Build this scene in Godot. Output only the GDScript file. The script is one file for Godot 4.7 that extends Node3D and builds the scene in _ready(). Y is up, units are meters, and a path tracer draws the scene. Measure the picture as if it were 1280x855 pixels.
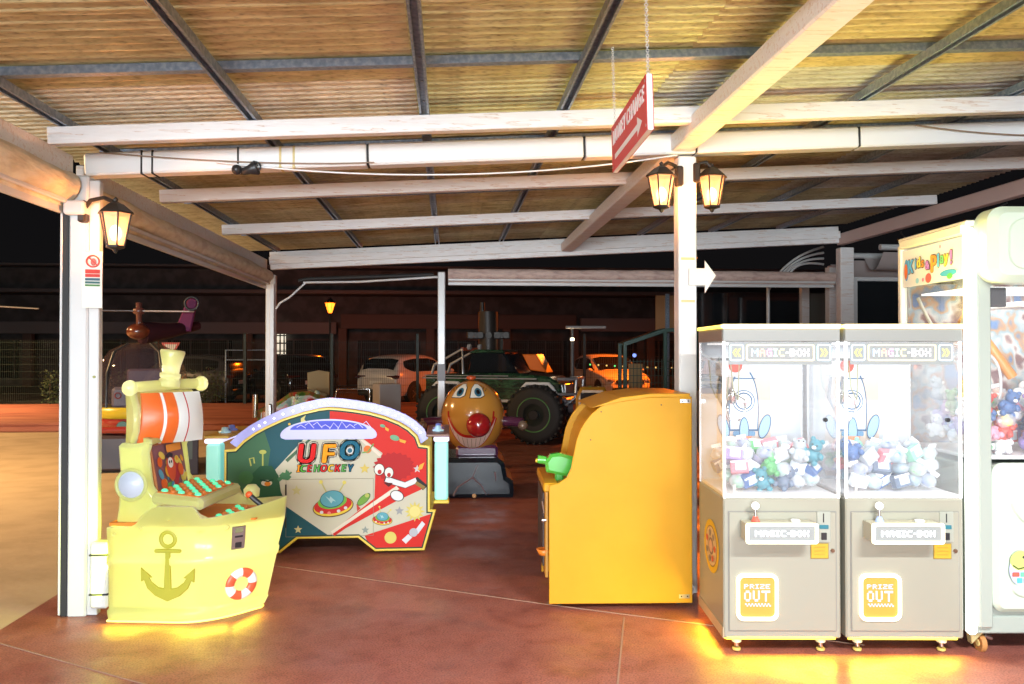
extends Node3D
# A seaside arcade terrace at night: glowing coin rides and crane machines under a corrugated canopy.
# x runs to the right along the front, y up, the canopy goes back along -z; metres.

func _ready() -> void:
	rng.seed = 71
	var cam := Camera3D.new()
	cam.name = "camera"
	add_child(cam)
	cam.position = Vector3(0, 1.7, 0)
	cam.rotation_degrees = Vector3(0.72, -4.57, 0)
	cam.fov = 46.27
	cam.far = 300.0
	cam.current = true
	var env := Environment.new()
	env.background_mode = Environment.BG_SKY
	var sky := Sky.new()
	var sm := ProceduralSkyMaterial.new()
	sm.sky_top_color = lin(0.0035, 0.0035, 0.0045)
	sm.sky_horizon_color = lin(0.005, 0.0045, 0.0045)
	sm.ground_bottom_color = lin(0.003, 0.003, 0.003)
	sm.ground_horizon_color = lin(0.004, 0.004, 0.004)
	sky.sky_material = sm
	env.sky = sky
	env.tonemap_mode = Environment.TONE_MAPPER_LINEAR
	env.tonemap_exposure = 1.25
	env.sdfgi_enabled = true
	env.ssao_enabled = true
	env.ssil_enabled = true
	var we := WorldEnvironment.new()
	we.environment = env
	add_child(we)
	added_light_sources()
	materials()
	ground()
	canopy()
	street()
	awnings_and_lanterns()
	kiosk()
	claws()
	crane()
	simulator()
	hockey()
	boat()
	clown()
	helicopter()
	truck()
	small_rides()

# ---------------------------------------------------------------- helpers
var mats := {}
var taken := {}
var rng := RandomNumberGenerator.new()

func lin(r: float, g: float, b: float, a := 1.0) -> Color:      # real-world (linear) base colour
	var c := Color(r, g, b).linear_to_srgb()
	c.a = a
	return c

func mat(key: String, c := Color.WHITE, rough := 0.6, metal := 0.0, o := {}) -> StandardMaterial3D:
	if mats.has(key): return mats[key]
	var m := StandardMaterial3D.new()
	m.resource_name = key
	m.albedo_color = c
	m.roughness = rough
	m.metallic = metal
	if o.has("emit"):
		m.emission_enabled = true
		m.emission = o.emit
		m.emission_energy_multiplier = o.get("energy", 1.0)
	if c.a < 1.0: m.transparency = BaseMaterial3D.TRANSPARENCY_ALPHA
	if o.has("back"):
		m.backlight_enabled = true
		m.backlight = o.back
	if o.has("coat"):
		m.clearcoat_enabled = true
		m.clearcoat = o.coat
		m.clearcoat_roughness = o.get("coat_rough", 0.05)
	if o.has("tex"):
		m.albedo_texture = o.tex
	if o.has("rough_tex"):
		m.roughness_texture = o.rough_tex
	if o.has("bump"):
		m.heightmap_enabled = true
		m.heightmap_texture = o.bump
		m.heightmap_scale = o.get("bump_cm", 0.2)
	if o.has("tex") or o.has("bump") or o.has("rough_tex"):
		m.uv1_triplanar = true
		m.uv1_world_triplanar = o.get("world", true)
		m.uv1_scale = o.get("scale", Vector3.ONE)
		m.uv1_offset = o.get("offset", Vector3.ZERO)
	if o.has("detail"):
		m.detail_enabled = true
		m.detail_blend_mode = BaseMaterial3D.BLEND_MODE_MUL
		m.detail_uv_layer = BaseMaterial3D.DETAIL_UV_1
		m.detail_albedo = o.detail
	if o.has("spec"): m.metallic_specular = o.spec
	if o.has("vcol"): m.vertex_color_use_as_albedo = true
	if o.has("rim"):
		m.rim_enabled = true
		m.rim = o.rim
	mats[key] = m
	return m

func ntex(sd: int, freq: float, stops: Array, side := 512, octaves := 4, stretch := Vector3.ONE) -> NoiseTexture2D:
	var n := FastNoiseLite.new()
	n.seed = sd
	n.frequency = freq
	n.noise_type = FastNoiseLite.TYPE_SIMPLEX_SMOOTH
	n.fractal_octaves = octaves
	var t := NoiseTexture2D.new()
	t.width = side
	t.height = int(side * stretch.y)
	t.seamless = true
	t.noise = n
	if stops.size():
		var g := Gradient.new()
		var offs := PackedFloat32Array()
		var cols := PackedColorArray()
		for s in stops:
			offs.append(s[0])
			cols.append(s[1])
		g.offsets = offs
		g.colors = cols
		t.color_ramp = g
	return t

func grey(v: float) -> Color: return Color(v, v, v)

func numbered(called: String) -> String:
	var k: int = taken.get(called, -1) + 1
	taken[called] = k
	return called if k == 0 else "%s_%03d" % [called, k]

func tag(o: Node, label: String, category: String, group := "") -> void:
	o.set_meta("label", label)
	o.set_meta("category", category)
	if group: o.set_meta("group", group)

func thing(called: String, label: String, category: String, at := Vector3.ZERO, turn := 0.0, group := "") -> Node3D:
	var o := Node3D.new()
	o.name = numbered(called)
	add_child(o)
	o.position = at
	o.rotation_degrees.y = turn
	tag(o, label, category, group)
	return o

func put(called: String, mesh: Mesh, m: Material, parent: Node, at := Vector3.ZERO, rot := Vector3.ZERO) -> MeshInstance3D:
	var o := MeshInstance3D.new()
	o.mesh = mesh
	o.material_override = m
	if parent == self:
		o.name = numbered(called)
		add_child(o)
	else:
		o.name = called
		parent.add_child(o, true)
	o.position = at
	o.rotation_degrees = rot
	return o

func struct_piece(called: String, mesh: Mesh, m: Material, at := Vector3.ZERO, rot := Vector3.ZERO) -> MeshInstance3D:
	var o := put(called, mesh, m, self, at, rot)
	o.set_meta("kind", "structure")
	return o

# ---- meshes
func tool(smooth := false) -> SurfaceTool:
	var st := SurfaceTool.new()
	st.begin(Mesh.PRIMITIVE_TRIANGLES)
	st.set_smooth_group(0 if smooth else -1)
	return st

func tri(st: SurfaceTool, a: Vector3, b: Vector3, c: Vector3, out: Vector3) -> void:
	if (a - c).cross(a - b).dot(out) < 0.0:
		var s := b
		b = c
		c = s
	st.add_vertex(a)
	st.add_vertex(b)
	st.add_vertex(c)

func quad(st: SurfaceTool, a: Vector3, b: Vector3, c: Vector3, d: Vector3, out: Vector3) -> void:
	tri(st, a, b, c, out)
	tri(st, a, c, d, out)

func done(st: SurfaceTool) -> ArrayMesh:
	st.generate_normals()
	return st.commit()

func ccw(poly: Array) -> PackedVector2Array:
	var p := PackedVector2Array(poly)
	if Geometry2D.is_polygon_clockwise(p): p.reverse()
	return p

func inset(p: PackedVector2Array, d: float) -> PackedVector2Array:
	var out := PackedVector2Array()
	var n := p.size()
	for i in n:
		var e0 := (p[i] - p[(i + n - 1) % n]).normalized()
		var e1 := (p[(i + 1) % n] - p[i]).normalized()
		var n0 := Vector2(-e0.y, e0.x)
		var n1 := Vector2(-e1.y, e1.x)
		var m := (n0 + n1)
		if m.length() < 0.01: m = n0
		m = m.normalized()
		out.append(p[i] + m * d / maxf(0.5, m.dot(n0)))
	return out

# polygon in x/y pushed along z (centred), edges chamfered
func extr(poly: Array, depth: float, bev := 0.0, smooth := false) -> ArrayMesh:
	var p := ccw(poly)
	var st := tool()
	var h := depth / 2.0
	var q := inset(p, bev) if bev > 0.0 else p
	var less := bev
	while bev > 0.0 and Geometry2D.triangulate_polygon(q).is_empty() and less > bev * 0.05:
		less *= 0.5
		q = inset(p, less)
	var rings := [[q, h], [p, h - bev], [p, -h + bev], [q, -h]] if bev > 0.0 else [[p, h], [p, -h]]
	var n := p.size()
	if smooth: st.set_smooth_group(1)
	for r in rings.size() - 1:
		var ra: PackedVector2Array = rings[r][0]
		var rb: PackedVector2Array = rings[r + 1][0]
		var za: float = rings[r][1]
		var zb: float = rings[r + 1][1]
		for i in n:
			var j := (i + 1) % n
			var e := (p[j] - p[i])
			var out := Vector3(e.y, -e.x, 0).normalized()
			if bev > 0.0 and r == 0: out += Vector3(0, 0, 1)
			if bev > 0.0 and r == 2: out += Vector3(0, 0, -1)
			quad(st, Vector3(ra[i].x, ra[i].y, za), Vector3(ra[j].x, ra[j].y, za), Vector3(rb[j].x, rb[j].y, zb), Vector3(rb[i].x, rb[i].y, zb), out)
	st.set_smooth_group(-1)
	var t := Geometry2D.triangulate_polygon(q)
	for k in range(0, t.size(), 3):
		for s in [1.0, -1.0]:
			tri(st, Vector3(q[t[k]].x, q[t[k]].y, h * s), Vector3(q[t[k + 1]].x, q[t[k + 1]].y, h * s), Vector3(q[t[k + 2]].x, q[t[k + 2]].y, h * s), Vector3(0, 0, s))
	return done(st)

var box_cache := {}
func cbox(x: float, y: float, z: float, bev := 0.004) -> ArrayMesh:
	var key := "%.4f %.4f %.4f %.4f" % [x, y, z, bev]
	if box_cache.has(key): return box_cache[key]
	var b := minf(bev, minf(x, minf(y, z)) * 0.3)
	var hx := x / 2
	var hy := y / 2
	var m := extr([Vector2(-hx + b, -hy), Vector2(hx - b, -hy), Vector2(hx, -hy + b), Vector2(hx, hy - b), Vector2(hx - b, hy), Vector2(-hx + b, hy), Vector2(-hx, hy - b), Vector2(-hx, -hy + b)], z, b)
	box_cache[key] = m
	return m

func rrect(w: float, h: float, r: float, seg := 5, c := Vector2.ZERO) -> Array:
	var out := []
	for k in 4:
		var cc := Vector2((w / 2 - r) * [1, -1, -1, 1][k], (h / 2 - r) * [1, 1, -1, -1][k]) + c
		for i in seg + 1:
			var a := PI / 2 * (k + float(i) / seg)
			out.append(cc + Vector2(cos(a), sin(a)) * r)
	return out

func ell(cx: float, cy: float, rx: float, ry: float, n := 24, turn := 0.0) -> Array:
	var out := []
	for i in n:
		var a := TAU * i / n
		out.append(Vector2(cx, cy) + Vector2(cos(a) * rx, sin(a) * ry).rotated(turn))
	return out

func star(cx: float, cy: float, r: float, points := 5, inner := 0.45, turn := 0.0) -> Array:
	var out := []
	for i in points * 2:
		var a := PI / 2 + turn + PI * i / points
		out.append(Vector2(cx, cy) + Vector2(cos(a), sin(a)) * (r if i % 2 == 0 else r * inner))
	return out

func band(pts: Array, w: float) -> Array:      # an open stroke as a polygon
	var l := []
	var r := []
	for i in pts.size():
		var d: Vector2 = (pts[mini(i + 1, pts.size() - 1)] - pts[maxi(i - 1, 0)]).normalized()
		var nn := Vector2(-d.y, d.x) * w / 2
		l.append(pts[i] + nn)
		r.append(pts[i] - nn)
	r.reverse()
	return l + r

func ring_mesh(outer: Array, inner: Array, depth: float) -> ArrayMesh:   # a frame between two outlines with the same number of points
	var st := tool()
	var n := outer.size()
	var h := depth / 2
	for i in n:
		var j := (i + 1) % n
		var a: Vector2 = outer[i]
		var b: Vector2 = outer[j]
		var c: Vector2 = inner[j]
		var d: Vector2 = inner[i]
		var o2 := (a - d).normalized()
		for s in [1.0, -1.0]:
			quad(st, Vector3(a.x, a.y, h * s), Vector3(b.x, b.y, h * s), Vector3(c.x, c.y, h * s), Vector3(d.x, d.y, h * s), Vector3(0, 0, s))
		quad(st, Vector3(a.x, a.y, h), Vector3(b.x, b.y, h), Vector3(b.x, b.y, -h), Vector3(a.x, a.y, -h), Vector3(o2.x, o2.y, 0))
		quad(st, Vector3(d.x, d.y, h), Vector3(c.x, c.y, h), Vector3(c.x, c.y, -h), Vector3(d.x, d.y, -h), Vector3(-o2.x, -o2.y, 0))
	return done(st)

func lathe(prof: Array, seg := 20, flat_sides := false, squash := 1.0) -> ArrayMesh:   # (radius, height) from bottom to top round y
	var st := tool(not flat_sides)
	for k in prof.size() - 1:
		var a: Vector2 = prof[k]
		var b: Vector2 = prof[k + 1]
		for i in seg:
			var u := TAU * i / seg
			var v := TAU * (i + 1) / seg
			var mid := (u + v) / 2
			var t := b - a
			var out := Vector3(cos(mid) * t.y, -t.x, sin(mid) * t.y)
			var p := [Vector3(cos(u) * a.x, a.y, sin(u) * a.x * squash), Vector3(cos(v) * a.x, a.y, sin(v) * a.x * squash), Vector3(cos(v) * b.x, b.y, sin(v) * b.x * squash), Vector3(cos(u) * b.x, b.y, sin(u) * b.x * squash)]
			if a.x < 1e-5: tri(st, p[0], p[2], p[3], out)
			elif b.x < 1e-5: tri(st, p[0], p[1], p[2], out)
			else: quad(st, p[0], p[1], p[2], p[3], out)
	return done(st)

func ball(r: float, seg := 16, sy := 1.0) -> ArrayMesh:
	var prof := []
	for i in seg / 2 + 1:
		var a := -PI / 2 + PI * i / (seg / 2)
		prof.append(Vector2(maxf(0.0, cos(a) * r) if i > 0 and i < seg / 2 else 0.0, sin(a) * r * sy))
	return lathe(prof, seg)

func cyl(r: float, h: float, seg := 20, r2 := -1.0) -> ArrayMesh:         # along y, centred, with a small chamfer
	var t := r if r2 < 0 else r2
	var b := minf(0.1 * minf(r, t), 0.004)
	var st := tool()
	var prof := [Vector2(0, -h / 2), Vector2(r - b, -h / 2), Vector2(r, -h / 2 + b), Vector2(t, h / 2 - b), Vector2(t - b, h / 2), Vector2(0, h / 2)]
	for k in 5:
		st.set_smooth_group(k if k != 0 and k != 4 else -1)
		var a: Vector2 = prof[k]
		var c: Vector2 = prof[k + 1]
		for i in seg:
			var u := TAU * i / seg
			var v := TAU * (i + 1) / seg
			var mid := (u + v) / 2
			var out := Vector3(cos(mid) * (c.y - a.y), -(c.x - a.x), sin(mid) * (c.y - a.y))
			var p := [Vector3(cos(u) * a.x, a.y, sin(u) * a.x), Vector3(cos(v) * a.x, a.y, sin(v) * a.x), Vector3(cos(v) * c.x, c.y, sin(v) * c.x), Vector3(cos(u) * c.x, c.y, sin(u) * c.x)]
			if k == 0: tri(st, p[0], p[2], p[3], out)
			elif k == 4: tri(st, p[0], p[1], p[2], out)
			else: quad(st, p[0], p[1], p[2], p[3], out)
	return done(st)

func torus(R: float, r: float, seg := 32, sides := 12, from := 0.0, to := TAU, squash := 1.0) -> ArrayMesh:   # round z
	var st := tool(true)
	for i in seg:
		for k in sides:
			var q := []
			var out := Vector3.ZERO
			for c in [[i, k], [i + 1, k], [i + 1, k + 1], [i, k + 1]]:
				var a: float = from + (to - from) * c[0] / seg
				var b: float = TAU * c[1] / sides
				var o := Vector3(cos(a) * cos(b), sin(a) * cos(b), sin(b) * squash)
				q.append(Vector3(cos(a) * R, sin(a) * R, 0) + o * r)
				out += o
			quad(st, q[0], q[1], q[2], q[3], out)
	return done(st)

func tube(pts: Array, r: float, sides := 8, r_end := -1.0) -> ArrayMesh:
	var st := tool(true)
	var rings := []
	var up := Vector3(0.123, 1, 0.077).normalized()
	for i in pts.size():
		var d: Vector3 = (pts[mini(i + 1, pts.size() - 1)] - pts[maxi(i - 1, 0)]).normalized()
		var x := up - d * up.dot(d)
		if x.length() < 0.05: x = Vector3(1, 0, 0) - d * d.x
		x = x.normalized()
		up = x
		var y := d.cross(x)
		var rr := r if r_end < 0 else lerpf(r, r_end, float(i) / (pts.size() - 1))
		var ring := []
		for k in sides:
			var a := TAU * k / sides
			ring.append([pts[i] + (x * cos(a) + y * sin(a)) * rr, x * cos(a) + y * sin(a)])
		rings.append(ring)
	for i in pts.size() - 1:
		for k in sides:
			var l := (k + 1) % sides
			quad(st, rings[i][k][0], rings[i][l][0], rings[i + 1][l][0], rings[i + 1][k][0], rings[i][k][1] + rings[i][l][1])
	st.set_smooth_group(-1)
	for e in [0, pts.size() - 1]:
		var d: Vector3 = (pts[0] - pts[1]) if e == 0 else (pts[e] - pts[e - 1])
		for k in sides - 2:
			tri(st, rings[e][0][0], rings[e][k + 1][0], rings[e][k + 2][0], d)
	return done(st)

func arc3(a: Vector3, b: Vector3, sag: Vector3, n := 12) -> Array:
	var out := []
	for i in n + 1:
		var t := float(i) / n
		out.append(a.lerp(b, t) + sag * 4.0 * t * (1 - t))
	return out

func bar(a: Vector3, b: Vector3, w: float, h: float, bev := 0.004) -> Array:   # [mesh, transform] of a box from a to b
	var d := b - a
	var z := d.normalized()
	var ref := Vector3.UP if absf(z.y) < 0.95 else Vector3.RIGHT
	var x := ref.cross(z).normalized()
	var y := z.cross(x)
	return [cbox(w, h, d.length(), bev), Transform3D(Basis(x, y, z), (a + b) / 2)]

func put_bar(called: String, a: Vector3, b: Vector3, w: float, h: float, m: Material, parent: Node, bev := 0.004) -> MeshInstance3D:
	var r := bar(a, b, w, h, bev)
	var o := put(called, r[0], m, parent)
	o.transform = r[1]
	return o

func join(list: Array) -> ArrayMesh:
	var st := SurfaceTool.new()
	st.begin(Mesh.PRIMITIVE_TRIANGLES)
	for e in list:
		st.append_from(e[0], 0, e[1] if e.size() > 1 else Transform3D())
	return st.commit()

func xf(x: float, y: float, z: float, rot := Vector3.ZERO) -> Transform3D:
	return Transform3D(Basis.from_euler(rot * PI / 180.0), Vector3(x, y, z))

func grid(nu: int, nv: int, f: Callable, out := Vector3.UP) -> ArrayMesh:    # a smooth sheet; f(u, v) -> Vector3
	var st := tool(true)
	var p := []
	for i in nu + 1:
		var row := []
		for k in nv + 1: row.append(f.call(float(i) / nu, float(k) / nv))
		p.append(row)
	for i in nu:
		for k in nv:
			quad(st, p[i][k], p[i + 1][k], p[i + 1][k + 1], p[i][k + 1], out)
	return done(st)

# a flat print: shapes [[points, linear colour], ...], later ones a fraction of a millimetre above earlier ones
func art(called: String, shapes: Array, parent: Node, z := 0.0, lift := 0.0007, material: Material = null) -> MeshInstance3D:
	var st := tool()
	var k := 0
	for s in shapes:
		var p := ccw(s[0])
		var t := Geometry2D.triangulate_polygon(p)
		var c: Color = s[1]
		for i in range(0, t.size(), 3):
			var v := []
			for j in 3: v.append(Vector3(p[t[i + j]].x, p[t[i + j]].y, z + lift * k))
			st.set_color(c)
			tri(st, v[0], v[1], v[2], Vector3(0, 0, 1))
		k += 1
	return put(called, done(st), material if material else mat("print", Color.WHITE, 0.5, 0.0, {"vcol": true, "spec": 0.3}), parent)

func lettering(called: String, words: String, cap: float, m: Material, parent: Node, at: Vector3, depth := 0.002, slant := 0.0, squeeze := 1.0, turn := 0.0) -> MeshInstance3D:
	var f := SystemFont.new()
	f.font_names = PackedStringArray(["Droid Sans"])
	f.font_weight = 700
	var t := TextMesh.new()
	t.font = f
	t.font_size = 64
	t.pixel_size = cap / (0.714 * 64)
	t.depth = depth
	t.curve_step = 2.0
	t.text = words
	var o := put(called, t, m, parent, at)
	o.transform = Transform3D(Basis(Vector3(0, 0, 1), turn) * Basis(Vector3(squeeze, 0, 0), Vector3(slant, 1, 0), Vector3(0, 0, 1)), at)
	return o

const PIXELS := {"M": "10001 11011 10101 10001 10001", "A": "0110 1001 1111 1001 1001", "G": "0111 1000 1011 1001 0111", "I": "111 010 010 010 111", "C": "0111 1000 1000 1000 0111", "-": "00 00 11 00 00", "B": "1110 1001 1110 1001 1110", "O": "0110 1001 1001 1001 0110", "X": "1001 1001 0110 1001 1001", "P": "1110 1001 1110 1000 1000", "R": "1110 1001 1110 1010 1001", "Z": "1111 0001 0110 1000 1111", "E": "1111 1000 1110 1000 1111", "U": "1001 1001 1001 1001 0110", "T": "11111 00100 00100 00100 00100"}

func pixel_words(words: String, width: float, height: float, mlist: Array, parent: Node, at: Vector3, depth := 0.003) -> void:
	var cells := 0
	for c in words: cells += PIXELS[c].split(" ")[0].length() + 1
	cells -= 1
	var sx := width / cells
	var sy := height / 5.0
	var x0 := -width / 2
	var k := 0
	for c in words:
		var rows: PackedStringArray = PIXELS[c].split(" ")
		var parts := []
		for r in 5:
			for i in rows[r].length():
				if rows[r][i] == "1":
					parts.append([cbox(sx * 1.0, sy * 1.0, depth, 0.0004), xf(x0 + (i + 0.5) * sx, (2 - r) * sy, 0)])
		put("letter", join(parts), mlist[k % mlist.size()], parent, at)
		x0 += (rows[0].length() + 1) * sx
		k += 1

func lamp(parent: Node, kind: String, called: String, energy: float, c: Color, at: Vector3, size := 0.05, area := Vector2.ONE, look := Vector3.DOWN) -> void:
	var l: Light3D
	if kind == "area":
		var a := AreaLight3D.new()
		a.area_size = area
		a.area_normalize_energy = true
		l = a
	else:
		l = OmniLight3D.new()
		l.set("omni_range", 60.0)
		l.set("omni_attenuation", 2.0)
		l.light_size = size
	l.name = called
	l.light_energy = energy
	l.light_color = c
	l.shadow_enabled = true
	parent.add_child(l, true)
	l.position = at
	if kind == "area":
		l.basis = Basis.looking_at(look, Vector3(0, 0, 1) if absf(look.normalized().y) > 0.9 else Vector3.UP)
		l.set("area_range", 60.0)

# ---------------------------------------------------------------- materials shared by several things
func materials() -> void:
	var speck := ntex(3, 0.09, [[0.0, grey(0.25)], [0.5, grey(0.5)], [1.0, grey(0.8)]], 512, 5)
	var scuff := ntex(9, 0.006, [[0.25, grey(0.6)], [0.5, grey(0.47)], [0.72, grey(0.36)]], 512, 5)
	mat("red_floor", Color.WHITE, 1.0, 0.0, {"tex": ntex(5, 0.008, [[0.15, lin(0.3, 0.096, 0.07)], [0.38, lin(0.36, 0.12, 0.086)], [0.62, lin(0.4, 0.142, 0.104)], [0.85, lin(0.36, 0.13, 0.096)]], 1024, 6), "rough_tex": scuff, "bump": speck, "bump_cm": 0.22, "detail": ntex(7, 0.16, [[0.3, grey(0.78)], [0.5, grey(0.97)], [0.75, grey(1.0)]], 1024, 3), "scale": Vector3.ONE * 0.42})
	mat("sand_concrete", Color.WHITE, 0.85, 0.0, {"tex": ntex(15, 0.006, [[0.25, lin(0.46, 0.36, 0.23)], [0.45, lin(0.51, 0.4, 0.26)], [0.7, lin(0.54, 0.43, 0.28)]], 1024, 6, Vector3.ONE), "bump": speck, "bump_cm": 0.3, "scale": Vector3(0.2, 0.3, 0.25)})
	mat("red_pavement", Color.WHITE, 0.75, 0.0, {"tex": ntex(25, 0.01, [[0.25, lin(0.3, 0.09, 0.055)], [0.5, lin(0.4, 0.13, 0.08)], [0.75, lin(0.46, 0.17, 0.1)]], 512, 6), "bump": speck, "bump_cm": 0.3, "scale": Vector3(0.08, 0.5, 0.3)})
	mat("asphalt", Color.WHITE, 0.9, 0.0, {"tex": ntex(35, 0.05, [[0.3, lin(0.035, 0.035, 0.036)], [0.7, lin(0.07, 0.068, 0.066)]], 512, 5), "scale": Vector3.ONE * 0.3})
	mat("joint", lin(0.34, 0.2, 0.14), 0.8)
	mat("white_paint", Color.WHITE, 0.5, 0.0, {"tex": ntex(41, 0.011, [[0.0, lin(0.74, 0.72, 0.7)], [0.6, lin(0.8, 0.79, 0.78)], [0.705, lin(0.76, 0.72, 0.69)], [0.735, lin(0.58, 0.44, 0.36)], [0.76, lin(0.74, 0.68, 0.64)]], 1024, 4), "bump": ntex(42, 0.02, [], 512, 4), "bump_cm": 0.15, "scale": Vector3(0.22, 2.2, 2.2)})
	mat("white_plastic", lin(0.78, 0.78, 0.77), 0.38)
	mat("white_metal", lin(0.58, 0.58, 0.57), 0.35, 0.0, {"coat": 0.3, "coat_rough": 0.15})
	mat("galvanised", Color.WHITE, 0.4, 0.35, {"tex": ntex(51, 0.03, [[0.2, lin(0.17, 0.235, 0.31)], [0.5, lin(0.23, 0.3, 0.39)], [0.8, lin(0.31, 0.38, 0.46)]], 512, 3), "scale": Vector3.ONE * 1.5})
	mat("steel", lin(0.55, 0.55, 0.55), 0.28, 1.0)
	mat("chrome", lin(0.72, 0.72, 0.72), 0.1, 1.0)
	mat("black_rubber", lin(0.018, 0.018, 0.018), 0.65)
	mat("black_plastic", lin(0.02, 0.02, 0.022), 0.4)
	mat("black_iron", lin(0.03, 0.024, 0.02), 0.45, 0.3)
	mat("glass", Color(1, 1, 1, 0.04), 0.0)
	mat("dark_glass", lin(0.012, 0.014, 0.016), 0.06, 0.0, {"coat": 0.6})
	mat("canvas", Color.WHITE, 0.85, 0.0, {"tex": ntex(61, 0.012, [[0.25, lin(0.56, 0.47, 0.31)], [0.5, lin(0.7, 0.62, 0.44)], [0.75, lin(0.74, 0.68, 0.52)]], 512, 5), "bump": ntex(62, 0.02, [], 512, 3), "bump_cm": 1.2, "scale": Vector3(1.6, 1.6, 0.6), "rim": 0.2})
	mat("rose_canvas", Color.WHITE, 0.85, 0.0, {"tex": ntex(63, 0.012, [[0.25, lin(0.42, 0.29, 0.25)], [0.6, lin(0.58, 0.43, 0.37)]], 512, 5), "bump": ntex(64, 0.02, [], 512, 3), "bump_cm": 1.0, "scale": Vector3(0.7, 1.6, 1.6)})
	mat("yellow_plastic", lin(0.72, 0.42, 0.03), 0.35, 0.0, {"coat": 0.3, "coat_rough": 0.12})
	var dirt := {"scale": Vector3(0.25, 1.2, 1.1), "back": Color(0.35, 0.3, 0.2)}
	var tints := [[0.64, 0.58, 0.31], [0.52, 0.47, 0.28], [0.78, 0.74, 0.56], [0.64, 0.65, 0.35], [0.54, 0.57, 0.53]]
	var fleck := ntex(78, 0.07, [[0.2, grey(0.66)], [0.33, grey(0.93)], [0.5, grey(1.0)]], 1024, 4)
	for k in 5:
		var c: Array = tints[k]
		mat("sheet_%d" % k, Color.WHITE, 0.3, 0.0, {"tex": ntex(70 + k, 0.012, [[0.22, lin(c[0] * 0.66, c[1] * 0.63, c[2] * 0.6)], [0.36, lin(c[0] * 0.84, c[1] * 0.82, c[2] * 0.8)], [0.44, lin(c[0], c[1], c[2])], [0.8, lin(c[0] * 1.2, c[1] * 1.22, c[2] * 1.3)]], 1024, 7), "back": Color(0.25, 0.2, 0.1), "detail": fleck, "scale": Vector3(0.16, 1.0, 1.5), "offset": Vector3(k * 0.37, 0, k * 0.21)})

# ---------------------------------------------------------------- unseen hall and lamps added behind the camera to light the terrace
func added_light_sources() -> void:
	var hall := thing("added_arcade_hall", "added unseen hall front whose lit windows light the terrace", "building", Vector3(-2.4, 0, 9.5), 180.0)
	var wall := mat("hall_wall", lin(0.6, 0.58, 0.55), 0.8)
	put("wall", cbox(12.0, 4.2, 0.2), wall, hall, Vector3(0, 2.1, -0.2))
	put("plinth", cbox(12.1, 0.4, 0.25), wall, hall, Vector3(0, 0.2, -0.1))
	var pane := mat("added_lit_window", lin(0.9, 0.9, 0.88), 0.3, 0.0, {"emit": Color(0.96, 0.98, 1.0), "energy": 6.0})
	for i in 3:
		var w := put("window", cbox(2.6, 2.3, 0.03), pane, hall, Vector3(-2.9 + 2.9 * i, 1.75, -0.07))
		for s in [-1, 1]: put("window_frame", cbox(0.08, 2.4, 0.08), mat("frame_grey", lin(0.2, 0.2, 0.2), 0.5), w, Vector3(1.34 * s, 0, 0.03))
		lamp(hall, "area", "added_window_light", 62.0, Color(0.9, 0.96, 1.0), Vector3(-2.9 + 2.9 * i, 1.75, 0.06), 0.0, Vector2(2.5, 2.2), Vector3(0, 0, -1) * -1.0)

	# tube lamps added out of view to brighten the floor
	for q in [[2.5, 1.3, "added unseen tube lamp brightening the floor on the crane side"], [-0.6, 0.9, "added unseen tube lamp brightening the middle of the floor"]]:
		var tl := thing("added_tube_lamp", q[2], "lamp", Vector3(q[0], 2.93, -q[1]))
		put("housing", cbox(1.25, 0.05, 0.1, 0.008), mat("batten_white", lin(0.8, 0.8, 0.8), 0.4), tl, Vector3(0, 0.03, 0))
		put("tube", cyl(0.016, 1.18, 12), mat("added_tube_light", lin(0.9, 0.9, 0.9), 0.3, 0.0, {"emit": Color(1, 0.98, 0.94), "energy": 5.0}), tl, Vector3(0, -0.015, 0), Vector3(0, 0, 90))
		for s in [-1.0, 1.0]: put("hanger", cyl(0.004, 0.24, 6), mat("batten_white"), tl, Vector3(0.5 * s, 0.17, 0))
		lamp(tl, "area", "added_tube_light", TUBE_E if q[0] > 0 else TUBE_E * 0.5, Color(0.98, 0.98, 1.0), Vector3(0, -0.035, 0), 0.0, Vector2(1.18, 0.06), Vector3.DOWN)

const TUBE_E := 25.0
# ---------------------------------------------------------------- ground
func slab(x0: float, x1: float, d0: float, d1: float, y: float) -> ArrayMesh:
	var st := tool()
	quad(st, Vector3(x0, y, -d0), Vector3(x1, y, -d0), Vector3(x1, y, -d1), Vector3(x0, y, -d1), Vector3.UP)
	return done(st)

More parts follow.
